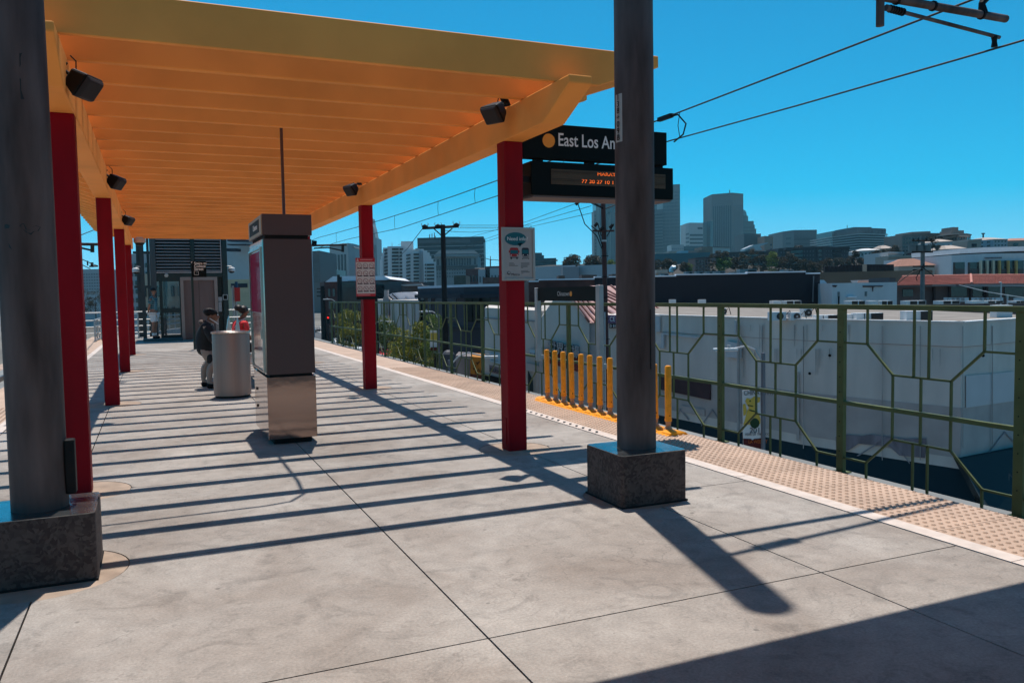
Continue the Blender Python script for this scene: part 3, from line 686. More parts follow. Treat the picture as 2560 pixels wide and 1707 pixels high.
# slots masking the lamps as the photo catches them mid refresh
for z in (2.805, 2.817, 2.724, 2.739):
    MB().box(s0.x, s1.x, SY-0.0115, SY-0.0105, z, z+0.0045).build('louvre', M('led_louvre', (0.05, 0.028, 0.014)), ds)
for x in (3.6, 4.2, 5.05):
    MB().box(x, x+0.09, SY+0.05, SY+0.12, zt2-0.001, zb+0.001).build('hanger', BLK, ds)
MB().box(RCX+0.1, SXL+0.02, SY+0.03, SY+0.09, 3.0, 3.05).box(RCX+0.1, SXL+0.12, SY+0.03, SY+0.09, 2.70, 2.76).build('mount_arm', BLK, ds)
MB().extr([(3.56, SY+0.1, 3.47), (3.85, SY+0.1, 3.53), (3.85, SY+0.1, 3.47), (3.63, SY+0.1, 3.36)], (0, 0.06, 0)).build('gusset', RED, ds, fix=True)

# ---------------------------------------------------------------- yellow flexible bollards
bc = thing('bollard_kerb', 'yellow rubber kerb strip under the row of yellow bollards', 'kerb', (5.2, 9.1, 0))
MB().extr([(5.06, 7.42, 0.003), (5.10, 7.42, 0.028), (5.30, 7.42, 0.028), (5.34, 7.42, 0.003)], (0, 3.42, 0)).build('strip', YBOL, bc, fix=True)
for k in range(14):
    y = 7.42+k*0.254; MB().extr([(5.09, y, 0.028), (5.16, y+0.02, 0.050), (5.24, y+0.02, 0.050), (5.31, y, 0.028)], (0, 0.16, 0)).build('lug', YBOL, bc, fix=True)
b0 = thing('bollard', 'x', 'bollard', (0, 0, 0))
MB().tube([(0, 0, 0.125), (0, 0, 0.715), (0, 0, 0.728), (0, 0, 0.732)], [0.037, 0.037, 0.030, 0.012], 20).build('tube', YBOL, b0, smooth=True)
MB().tube([(0, 0, 0.11), (0, 0, 0.135)], 0.040, 20).build('collar', YBOL, b0, smooth=True)
MB().tube([(0, 0, 0.02), (0, 0, 0.06), (0, 0, 0.11)], [0.052, 0.026, 0.034], 14).build('hinge', M('bollard_hinge', (0.40, 0.22, 0.12), 0.6, var=0.1), b0, smooth=True)
MB().disc((0, -0.0365, 0.175), (0, -1, 0), 0.007, 0.002, 8).build('bolt', BLK, b0)
words = ['first', 'second', 'third', 'fourth', 'fifth', 'sixth', 'seventh', 'eighth', 'ninth', 'tenth', 'eleventh', 'twelfth', 'thirteenth']
for k in range(13):
    o = b0 if k == 0 else copy_tree(b0)
    o.location = (5.2, 10.66-k*0.2543, 0.025); o.rotation_euler = (rad(random.uniform(-.8, .8)), rad(random.uniform(-.8, .8)), random.uniform(-.3, .3))
    lab = 'yellow tubular bollard, %s from the far end of the row on the yellow kerb' % words[k]
    if k == 12: lab = 'single yellow bollard showing to the right of the dark steel pole'
    o['label'] = lab; o['group'] = 'yellow bollards on the platform edge'

# ---------------------------------------------------------------- green fence beyond the track
fn = thing('fence', 'green metal fence of octagon pattern panels beyond the right track', 'fence', (8.0, 10, -0.78))
FX = 8.0
posts = [7.85+2.36*-k for k in (3, 2, 1)]+[7.85, 10.28, 12.8, 15.35, 17.84, 20.33, 22.85, 25.43, 27.91, 30.49, 32.95, 35.4, 38.04, 40.6]
def ztop(y): return 1.372 if y < 10 else 1.372-(y-10)*0.0035
def zmid(y): return 0.155 if y < 10 else 0.155-(y-10)*0.002
for k, y in enumerate(posts):
    MB().box(FX-0.03, FX+0.03, y-0.055, y+0.055, -0.78, ztop(y)-0.06).build('post', GREEN, fn, bev=0.006)
    MB().box(FX-0.09, FX+0.09, y-0.09, y+0.09, -0.78, -0.765).build('foot_plate', GREEN, fn)
    bd = MB()
    if k < 8:
        for j in range(9): bd.disc((FX-0.030, y-0.0, -0.5+j*0.19), (-1, 0, 0), 0.008, 0.004, 6)
        bd.build('bolt_head', BLK, fn, kind='stuff')
for k in range(len(posts)-1):
    a, b = posts[k], posts[k+1]; zt_a, zt_b, zm_a, zm_b = ztop(a), ztop(b), zmid(a), zmid(b)
    MB().bar((FX, a, zt_a-0.03), (FX, b, zt_b-0.03), 0.075, 0.06).build('top_rail', GREEN, fn, bev=0.004)
    MB().bar((FX, a+0.055, zm_a-0.03), (FX, b-0.055, zm_b-0.03), 0.055, 0.05).build('middle_rail', GREEN, fn, bev=0.004)
    L_ = b-a
    def FP(u, v, up=True):    # u along the panel, v above(+)/below(-) the middle rail
        y = a+L_*u; zt, zm = zt_a+(zt_b-zt_a)*u, zm_a+(zm_b-zm_a)*u
        return (FX, y, zm+v)
    H1, H2 = 0.735, 0.385; u1, u2, ub, uv = 0.172, 0.828, 0.335, 0.042
    HT = zt_a-zm_a-0.06; HB = -0.93
    w_ = 0.024
    segs = []
    for s in (1, -1):
        top = HT if s > 0 else HB
        segs += [((0.022, s*H1), (u1, s*H1)), ((u2, s*H1), (0.978, s*H1)), ((u1, s*H1), (u1, top)), ((u2, s*H1), (u2, top)),
                 ((u1, s*H1), (ub, s*H2)), ((1-ub, s*H2), (u2, s*H1)), ((ub, s*H2), (1-ub, s*H2)),
                 ((ub, s*H2), (ub, 0.0 if s > 0 else -0.055)), ((1-ub, s*H2), (1-ub, 0.0 if s > 0 else -0.055)), ((0.5, s*H2), (0.5, 0.0 if s > 0 else -0.055)),
                 ((0.5-uv, s*H2), (0.5-uv, top)), ((0.5+uv, s*H2), (0.5+uv, top))]
    far_bars = MB() if k == 0 else far_bars
    for (p, q) in segs:
        if k < 12: MB().bar(FP(*p), FP(*q), w_, w_, up=(1, 0, 0)).build('lattice_bar', GREEN, fn)
        else: far_bars.bar(FP(*p), FP(*q), w_, w_, up=(1, 0, 0))
far_bars.build('lattice_bars', GREEN, fn, kind='stuff')
# ---------------------------------------------------------------- station name sign beyond the track
cs_ = thing('station_name_sign', 'dark Chinatown station name panel between two pale grey posts', 'sign', (7.75, 15, -0.78))
SXx = 7.75
MB().box(SXx-0.02, SXx+0.02, 13.66, 16.27, 1.395, 1.68).build('panel', SIGNBK, cs_)
PG = M('pale_post', (0.40, 0.39, 0.38), 0.5, 0.2, var=0.1)
MB().box(SXx-0.05, SXx+0.05, 13.52, 13.66, 0.08, 1.70).build('post', PG, cs_, bev=0.01)
MB().box(SXx-0.05, SXx+0.05, 16.27, 16.39, 0.07, 1.68).build('post', PG, cs_, bev=0.01)
MB().box(SXx+0.04, SXx+0.16, 13.56, 13.62, 0.1, 0.2).box(SXx+0.04, SXx+0.16, 16.30, 16.36, 0.1, 0.2).build('bracket', PG, cs_)
q = px_(1320+715/9.8, 600+1368/9.8, SXx-0.022)
text('lettering', 'Chinatown', M('sign_lettering', (0.5, 0.48, 0.46), 0.5, var=0), q, (0, -1, 0), (0, 0, 1), 0.135, cs_, depth=0.001, sx=0.92)
q = px_(1320+1048/9.8, 600+1318/9.8, SXx-0.022)
MB().disc((SXx-0.021, q.y, q.z), (-1, 0, 0), 0.052, 0.002, 24).build('line_disc', ORANGE, cs_)

# ---------------------------------------------------------------- overhead wires
WIRE = M('wire_dark', (0.03, 0.026, 0.025), 0.6, 0.3, var=0)
XWt = 7.2
ow_ = thing('overhead_wires', 'contact wire and messenger wire with droppers over the right track', 'wires', (XWt, 10, 3.7))
con = [(XWt, y, z) for y, z in ((-6, 3.74), (5.4, 3.765), (7.75, 3.783), (10.45, 3.825), (17.3, 3.765), (25.2, 3.66), (32.7, 3.80), (40, 3.82), (60, 3.8))]
def mz(y): return 4.285-0.20*math.sin(max(0, min(1, (y-5.4)/33.6))*math.pi)**1.0
mes = [(XWt, -6, 4.25)]+[(XWt, y, mz(y)) for y in [5.38, 7.8, 10.6, 13.5, 16.8, 20, 23, 27, 31, 35, 39.0]]+[(XWt, 60, 4.15)]
MB().tube(con, 0.0095, 6).build('contact_wire', WIRE, ow_)
MB().tube(mes, 0.011, 6).build('messenger_wire', WIRE, ow_)
def cz(y):
    for (x, a, z0), (x2, b, z1) in zip(con, con[1:]):
        if a <= y <= b: return z0+(z1-z0)*(y-a)/(b-a)
for y in (10.2, 13.9, 18.6, 21.4, 25.8, 30, 35):
    MB().tube([(XWt, y, mz(y)), (XWt, y+0.05, (mz(y)+cz(y))/2), (XWt, y, cz(y))], 0.006, 5).build('dropper', WIRE, ow_)
jp = [(XWt, 10.6, mz(10.6)-0.01), (XWt, 10.25, mz(10.6)-0.02), (XWt, 10.05, 4.0), (XWt, 10.12, 3.86), (XWt, 10.35, 3.79)]
MB().tube(jp, 0.012, 6).build('jumper', BLK, ow_)
MB().box(XWt-0.03, XWt+0.03, 10.4, 10.75, mz(10.6)-0.03, mz(10.6)+0.03).build('clamp', BLK, ow_)
# the bracket arm seen far down the right track
fp = thing('catenary_bracket', 'thin bracket arm holding the wires far beyond the steel kiosk on the right', 'bracket', (5.4, 39.5, 3.3))
a = py_(783, 614, 39.5); b_ = py_(866, 612, 39.5); c_ = py_(857, 614, 39.5); d_ = py_(857, 630, 39.5)
MB().tube([a, b_], 0.05, 8).build('arm', WIRE, fp)
MB().tube([c_, d_], 0.07, 8).build('drop_tube', WIRE, fp)
MB().tube([py_(785, 621, 39.5), py_(820, 619, 39.5), py_(856, 627, 39.5)], 0.035, 6).build('registration_arm', WIRE, fp)
MB().tube([py_(786, 602, 39.5), py_(785, 614, 39.5)], 0.12, 8).build('insulator', BLK, fp)
MB().tube([a-Vector((1.3, 0, 0)), a], 0.05, 8).box(a.x-1.4, a.x-1.2, 39.4, 39.6, -1.15, a.z+0.6).build('mast', POLE, fp)

# left side wires and brackets seen in the gap between the red columns
lw = thing('overhead_wires', 'wires and brackets above the left track seen between two red columns', 'wires', (-4, 30, 3.7))
for pts in ([(197, 590), (240, 573)], [(198, 645), (231, 660), (243, 664)], [(199, 659), (225, 672)]):
    MB().tube([py_(x, y, 26+i*4) for i, (x, y) in enumerate(pts)], 0.014, 5).build('wire', WIRE, lw)
lb_ = thing('catenary_bracket', 'bracket arm with drop tube above the left track between the red columns', 'bracket', (-4, 30, 3.9))
MB().tube([py_(170, 610, 28), py_(244, 611, 28)], 0.045, 8).build('arm', WIRE, lb_)
MB().tube([py_(231, 611, 28), py_(231, 631, 28)], 0.055, 8).build('drop_tube', WIRE, lb_)
MB().tube([py_(199, 619, 28), py_(229, 626, 28)], 0.03, 6).build('registration_arm', WIRE, lb_)
MB().tube([py_(223, 666, 40), py_(245, 665, 40)], 0.04, 6).tube([py_(219, 652, 40), py_(219, 664, 40)], 0.03, 6).tube([py_(230, 656, 40), py_(230, 668, 40)], 0.06, 6).build('strut', WIRE, lb_)
MB().tube([(-5.9, 28, -1.2), (-5.9, 28, 5.5)], 0.13, 14).build('mast', POLE, lb_)

# ---------------------------------------------------------------- lift tower
YT = 33.1
DG = M('dark_green_steel', (0.012, 0.030, 0.030), 0.4, 0.2, var=0.15)
GG = M('grey_green_steel', (0.055, 0.068, 0.072), 0.5, 0.2, var=0.12)
LOUV = M('louvre_metal', (0.40, 0.33, 0.32), 0.5, 0.2, var=0.05)
def e6(x, y, Y=YT): p = py_(340+x/5.6, 580+y/5.6, Y); return p.x, p.z
def e8(x, y, Y=YT): p = py_(400+x/5.227, 480+y/5.227, Y); return p.x, p.z
lt = thing('lift_tower', 'dark green lift tower with louvres, glass door and steel lift doors', 'building', (1.2, YT, 0))
XA = e6(200, 400)[0]; XB = e8(868, 700)[0]; XL = e6(262, 300)[0]; XR = e8(795, 700)[0]
XD = e6(612, 700)[0]
zl0 = e8(795, 1045)[1]; zl1 = 6.2
D = 2.6
MB().box(XL, XB-0.12, YT+0.20, YT+D, zl0, 6.3).box(XD+0.02, XB-0.12, YT+0.22, YT+D, 0.0, zl0).build('wall', DG, lt)
MB().box(XA-0.02, XL+0.02, YT-0.05, YT+0.15, 0, 6.4).build('corner_post', GG, lt)
MB().box(XA-0.35, XA-0.22, YT+0.6, YT+0.8, 0, 6.4).build('corner_post', GG, lt)
MB().box(XR+0.02, XB, YT-0.05, YT+0.15, 0, 6.4).build('corner_post', DG, lt)
mid = e8(415, 700)[0]
MB().box(mid-0.06, mid+0.08, YT-0.02, YT+0.1, zl0, 6.3).build('mullion', DG, lt)
MB().box(XL, XR, YT+0.12, YT+0.2, zl0, 6.3).build('louvre_back', RUB, lt)
z = zl0+0.05; sp = 0.112
while z < 5.9:
    for xa, xb in ((XL+0.03, mid-0.07), (mid+0.09, XR-0.03)):
        MB().extr([(xa, YT+0.11, z+0.045), (xa, YT-0.01, z-0.006), (xa, YT-0.01, z+0.012), (xa, YT+0.11, z+0.055)], (xb-xa, 0, 0)).build('louvre', LOUV, lt)
    z += 0.2055*0.93*(33.1/33.1)*0.60
MB().box(XL, XR, YT-0.03, YT+0.02, zl0-0.03, zl0+0.01).box(XR-0.03, XR, YT-0.03, YT+0.02, zl0+0.01, 6.0).build('louvre_frame', LOUV, lt)
MB().box(XL, XR+0.03, YT, YT+0.2, e8(400, 1110)[1]+0.0, zl0-0.03).build('fascia', DG, lt)
zd = e6(600, 690)[1]
# glass door bay
gx0, gx1 = e6(275, 700)[0], e6(600, 700)[0]
gmat = M('door_glass', (0.06, 0.09, 0.10), 0.04, 0.0, var=0.0, spec=0.8)
g_ = gmat.node_tree.nodes['Principled BSDF']; g_.inputs['Alpha'].default_value = 0.30
MB().box(gx0-0.02, gx1+0.12, YT, YT+0.12, zd, e8(400, 1110)[1]).build('door_header', DG, lt)
p0, p1 = e6(330, 900)[0], e6(375, 900)[0]
MB().box(p0, p1, YT-0.01, YT+0.08, 0.0, zd).build('door_stile', DG, lt)
MB().box(gx1, XD+0.03, YT-0.005, YT+0.12, 0.0, zd).build('door_stile', DG, lt)
za, zb_ = e6(450, 1130)[1], e6(450, 1068)[1]
MB().box(p1, gx1, YT-0.005, YT+0.08, za, zb_).build('door_rail', DG, lt)
MB().box(p1, gx1, YT-0.005, YT+0.08, 0.0, e6(450, 1440)[1]).build('door_rail', DG, lt)
MB().box(p1, gx1, YT+0.03, YT+0.04, zb_, zd).build('door_pane', gmat, lt)
MB().box(p1, gx1, YT+0.03, YT+0.04, e6(450, 1440)[1], za).build('door_pane', gmat, lt)
MB().box(gx0, p0, YT+0.03, YT+0.04, 0.1, zd).build('side_pane', gmat, lt)
# steel lift doors with frame
fx0, fx1 = e6(622, 800)[0], e6(1142, 800)[0]; fz = e6(900, 630)[1]; ft = 0.11
LD = M('lift_door_steel', (0.14, 0.10, 0.098), 0.35, 0.7, var=0.12, scale=3, streak=0.2)
LF = M('lift_frame_steel', (0.26, 0.225, 0.215), 0.35, 0.6, var=0.06)
MB().box(fx0, fx0+ft, YT-0.02, YT+0.2, 0, fz).box(fx1-ft, fx1, YT-0.02, YT+0.2, 0, fz).box(fx0+ft, fx1-ft, YT-0.02, YT+0.2, fz-ft*1.1, fz).build('lift_frame', LF, lt)
xm = (fx0+fx1)/2
for a, b_ in ((fx0+ft, xm-0.004), (xm+0.004, fx1-ft)): MB().box(a, b_, YT+0.08, YT+0.12, 0.01, fz-ft*1.1).build('lift_door', LD, lt)
MB().box(XA-0.35, XD+0.02, YT-0.55, YT+0.1, 0, 0.10).build('plinth', M('green_plinth', (0.02, 0.075, 0.085), 0.5, var=0.1), lt, bev=0.01)
a = e6(425, 612); MB().tube([(a[0], YT-0.06, a[1]), (a[0], YT, a[1]+0.03)], 0.07, 10).build('lamp', M('lamp_lens', (0.4, 0.4, 0.38), 0.3, var=0), lt)
# notices beside the lift
for x0, y0, x1, y1, mm, nm in ((758, 1372, 810, 1425, 0, 'notice'), (762, 1435, 808, 1560, 0, 'notice'), (818, 1340, 885, 1408, 1, 'notice_dark')):
    a = e8(x0, y0); b_ = e8(x1, y1)
    MB().box(a[0], b_[0], YT-0.075, YT-0.055, b_[1], a[1]).build(nm, (M('notice_grey', (0.30, 0.28, 0.28), 0.5, var=0.25, scale=20), SIGNBK)[mm], lt)
    if mm: MB().box(a[0], b_[0], YT-0.08, YT-0.076, b_[1], b_[1]+0.02).box(a[0], b_[0], YT-0.08, YT-0.076, a[1]-0.02, a[1]).box(a[0], a[0]+.02, YT-0.08, YT-0.076, b_[1]+.02, a[1]-.02).box(b_[0]-.02, b_[0], YT-0.08, YT-0.076, b_[1]+.02, a[1]-.02).build('notice_edge', LGREY, lt)
MB().box(XA-0.1, XB+0.3, YT-0.2, YT+D+0.3, 6.4, 6.55).build('roof', DG, lt)
# cabin steel seen through the glass
MB().box(XL+0.25, XL+0.33, YT+1.6, YT+1.7, 0, 2.6).box(XL-0.1, XD, YT+2.5, YT+2.55, 1.0, 1.06).build('cabin_rail', GG, lt)

# stairs sign on its pole
YS = 26.8
st = thing('stairs_sign', 'black sign reading Stairs to College Street on a slim pole', 'sign', (1.2, YS, 0))
a = e6(768, 408, YS); b_ = e6(988, 632, YS)
MB().box(a[0], b_[0], YS-0.03, YS+0.03, b_[1], a[1]).build('panel', SIGNBK, st, bev=0.005)
for i, ln in enumerate(('Stairs to', 'College', 'Street')):
    q = e6(812, 456+40*i, YS); text('lettering', ln, WPRINT, (q[0], YS-0.032, q[1]), (1, 0, 0), (0, 0, 1), 0.108, st, depth=0.001, bold=0.002)
q = e6(772, 440, YS)
MB().extr([(q[0], YS-0.031, q[1]+0.05), (q[0]+0.045, YS-0.031, q[1]+0.05), (q[0], YS-0.031, q[1]+0.005)], (0, -0.002, 0)).bar((q[0]+0.01, YS-0.032, q[1]+0.04), (q[0]+0.05, YS-0.032, q[1]), 0.002, 0.012, up=(0, 1, 0)).build('arrow', WPRINT, st, fix=True)
a1 = e6(812, 548, YS); b1 = e6(876, 604, YS)
ic = MB(); z0_, z1_ = b1[1], a1[1]
ic.box(a1[0], b1[0], YS-0.033, YS-0.031, z1_-0.008, z1_).box(a1[0], b1[0], YS-0.033, YS-0.031, z0_, z0_+0.008).box(a1[0], a1[0]+0.008, YS-0.033, YS-0.031, z0_, z1_).box(b1[0]-0.008, b1[0], YS-0.033, YS-0.031, z0_, z1_)
ic.bar((a1[0]+0.03, YS-0.034, z0_+0.03), (b1[0]-0.03, YS-0.034, z1_-0.03), 0.002, 0.022, up=(0, 1, 0)).build('stairs_symbol', WPRINT, st)
q = e6(785, 640, YS)[0]
MB().box(q-0.035, q+0.035, YS-0.035, YS+0.035, 0, b_[1]).build('pole', DG, st)

# domed cameras
DW = M('camera_cream', (0.55, 0.42, 0.32), 0.4, var=0.05); DWh = M('camera_white', (0.6, 0.6, 0.6), 0.4, var=0.05)
def dome(cx_, cy_, rpx, Y, lab, mat, side):
    c = py_(cx_, cy_, Y); r = rpx*Y/FPX*1.05
    t = thing('dome_camera', lab, 'camera', c, group='dome cameras around the lift tower')
    prof = [(0.02, 1.0), (0.55, 0.97), (0.88, 0.75), (1.0, 0.35), (1.0, -0.25), (0.92, -0.3)]
    b = MB(); b.tube([c+Vector((0, 0, h*r)) for _, h in prof], [q*r for q, _ in prof], 16).build('housing', mat, t, smooth=True)
    b = MB(); b.tube([c+Vector((0, 0, -0.3*r)), c+Vector((0, 0, -0.6*r)), c+Vector((0, 0, -0.78*r)), c+Vector((0, 0, -0.85*r))], [0.85*r, 0.7*r, 0.4*r, 0.05*r], 16).build('lens', BLK, t, smooth=True)
    MB().tube([c+Vector((0, 0, r)), c+Vector((0, 0, r*1.25)), c+Vector((side*r*1.6, 0, r*1.3))], r*0.14, 8).build('arm', BLK if mat is DW else LGREY, t)
dome(349, 603, 12, 27.3, 'cream dome camera at the far end of the left yellow beam', DW, -1)
dome(340, 678, 7.5, 34.0, 'small pale dome camera on an arm left of the lift tower', DWh, 1)
dome(579, 676, 7.5, 34.0, 'white dome camera on an arm right of the lift tower', DWh, -1)

# red signal and poles right of the tower, pale rails
rs = thing('red_signal_box', 'red box with blue lamp on twin poles right of the lift tower', 'signal', py_(592, 800, 36))
a = py_(586, 719, 36); b_ = py_(601, 753, 36)
MB().box(a.x, b_.x, 36, 36.15, b_.z, a.z).build('box', M('signal_red', (0.50, 0.02, 0.015), 0.5, var=0.1), rs)
for x, yt in ((582, 714), (590, 753)):
    t_ = py_(x, yt, 36.1); MB().tube([(t_.x, 36.1, -0.3), (t_.x, 36.1, t_.z)], 0.045, 8).build('pole', LGREY, rs)
t_ = py_(591, 712, 36); MB().tube([(t_.x, 36.05, t_.z-0.12), (t_.x, 36.05, t_.z+0.13)], 0.06, 10).build('lamp', M('signal_blue', (0.01, 0.05, 0.12), 0.4, var=0), rs)
gr = thing('guard_rail', 'pale pipe guard rail across the platform end right of the lift tower', 'railing', (3.6, 35, 0))
for z in (0.25, 0.5, 0.75, 1.05): MB().tube([(XB+0.05, 35.2, z), (5.0, 35.2, z)], 0.025, 6).build('rail', LGREY, gr)
for x in (XB+0.1, 3.7, 4.4, 5.0): MB().tube([(x, 35.2, 0), (x, 35.2, 1.05)], 0.03, 6).build('post', LGREY, gr)
gr = thing('guard_rail', 'pale pipe guard rail across the platform end left of the lift tower', 'railing', (-1.6, 35, 0))
for z in (0.25, 0.5, 0.75, 1.05): MB().tube([(-2.6, 35.4, z), (XA-0.1, 35.4, z)], 0.025, 6).build('rail', LGREY, gr)
for x in (-2.6, -1.9, -1.2, -0.6): MB().tube([(x, 35.4, 0), (x, 35.4, 1.05)], 0.03, 6).build('post', LGREY, gr)
# grey light steel frame left of the tower
fs = thing('stair_frame', 'grey steel posts of the stair enclosure left of the lift tower', 'frame', (-1, 36, 0))
for x in (346, 352, 372): 
    p = py_(x, 700, 37); MB().box(p.x-0.05, p.x+0.05, 36.95, 37.05, 0, 5.0).build('post', GG, fs)
p0 = py_(335, 700, 37); MB().box(p0.x, py_(383, 700, 37).x, 36.96, 37.04, 2.0, 2.1).box(p0.x, py_(383, 700, 37).x, 36.96, 37.04, 3.4, 3.5).build('rail', GG, fs)

# ---------------------------------------------------------------- people
SKIN = M('skin_brown', (0.20, 0.085, 0.05), 0.55, var=0.06); SKIN2 = M('skin_tan', (0.30, 0.13, 0.08), 0.55, var=0.06); SKIN3 = M('skin_pale_shin', (0.30, 0.235, 0.195), 0.6, var=0.08)
HAIR = M('hair_black', (0.008, 0.006, 0.006), 0.5, var=0.2, scale=40)
def skin(name, J, E, mat, parent=None, lvl=2):
    """continuous body grown over a joint graph; J: name -> (x,y,z,r[,ry])"""
    me = bpy.data.meshes.new(name); keys = list(J); ix = {k: i for i, k in enumerate(keys)}
    me.from_pydata([J[k][:3] for k in keys], [(ix[a], ix[b]) for a, b in E], []); me.update()
    o = bpy.data.objects.new(name, me); C.objects.link(o)
    md = o.modifiers.new('skin', 'SKIN'); md.use_smooth_shade = True
    if not me.skin_vertices: 
        bpy.context.view_layer.objects.active = o
    sv = me.skin_vertices[0].data if me.skin_vertices else None
    if sv is None:
        bm = bmesh.new(); bm.from_mesh(me); bm.verts.layers.skin.verify(); bm.to_mesh(me); bm.free(); sv = me.skin_vertices[0].data
    for i, k in enumerate(keys):
        r = J[k][3]; sv[i].radius = (r, J[k][4] if len(J[k]) > 4 else r)
    sv[0].use_root = True
    ss = o.modifiers.new('sub', 'SUBSURF'); ss.levels = lvl; ss.render_levels = lvl
    dg = bpy.context.evaluated_depsgraph_get(); m2 = bpy.data.meshes.new_from_object(o.evaluated_get(dg))
    bpy.data.objects.remove(o)
    m2.materials.clear(); m2.materials.append(mat); m2.polygons.foreach_set('use_smooth', [True]*len(m2.polygons))
    o = bpy.data.objects.new(name, m2); C.objects.link(o)
    if parent: o.parent = parent
    return o
def ball(name, c, r, mat, parent, sc=(1, 1, 1), seg=16):
    bm = bmesh.new(); bmesh.ops.create_uvsphere(bm, u_segments=seg, v_segments=seg//2+2, radius=r)
    for v in bm.verts: v.co = Vector((v.co.x*sc[0], v.co.y*sc[1], v.co.z*sc[2]))+Vector(c)
    me = bpy.data.meshes.new(name); bm.to_mesh(me); bm.free(); me.materials.append(mat); me.polygons.foreach_set('use_smooth', [True]*len(me.polygons))
    o = bpy.data.objects.new(name, me); C.objects.link(o); o.parent = parent; return o
def shapehead(o, hz, fwd):      # nose, brow and jaw pushed out along fwd on the head
    f = Vector(fwd).normalized()
    for v in o.data.vertices:
        pass
def fingers(J, E, wrist, d, k, curl=(0, 0, -0.3)):
    w_ = Vector(wrist); d = Vector(d).normalized(); s = Vector((0, 1, 0)) if abs(d.y) < 0.8 else Vector((1, 0, 0))
    J['palm'+k] = (*(w_+d*0.05), 0.026, 0.018)
    for i, L_ in enumerate((0.065, 0.075, 0.07, 0.055)):
        b = w_+d*0.07+s*(i-1.5)*0.018; m = b+d*L_*0.55; e = m+(d+Vector(curl)).normalized()*L_*0.45
        J['f%d%s' % (i, k)] = (*b, 0.010); J['g%d%s' % (i, k)] = (*m, 0.0085); J['h%d%s' % (i, k)] = (*e, 0.007)
        E += [('palm'+k, 'f%d%s' % (i, k)), ('f%d%s' % (i, k), 'g%d%s' % (i, k)), ('g%d%s' % (i, k), 'h%d%s' % (i, k))]
    b = w_+d*0.03-s*0.03; e = b+d*0.045-s*0.012
    J['t'+k] = (*b, 0.011); J['u'+k] = (*e, 0.009); E += [('palm'+k, 't'+k), ('t'+k, 'u'+k)]

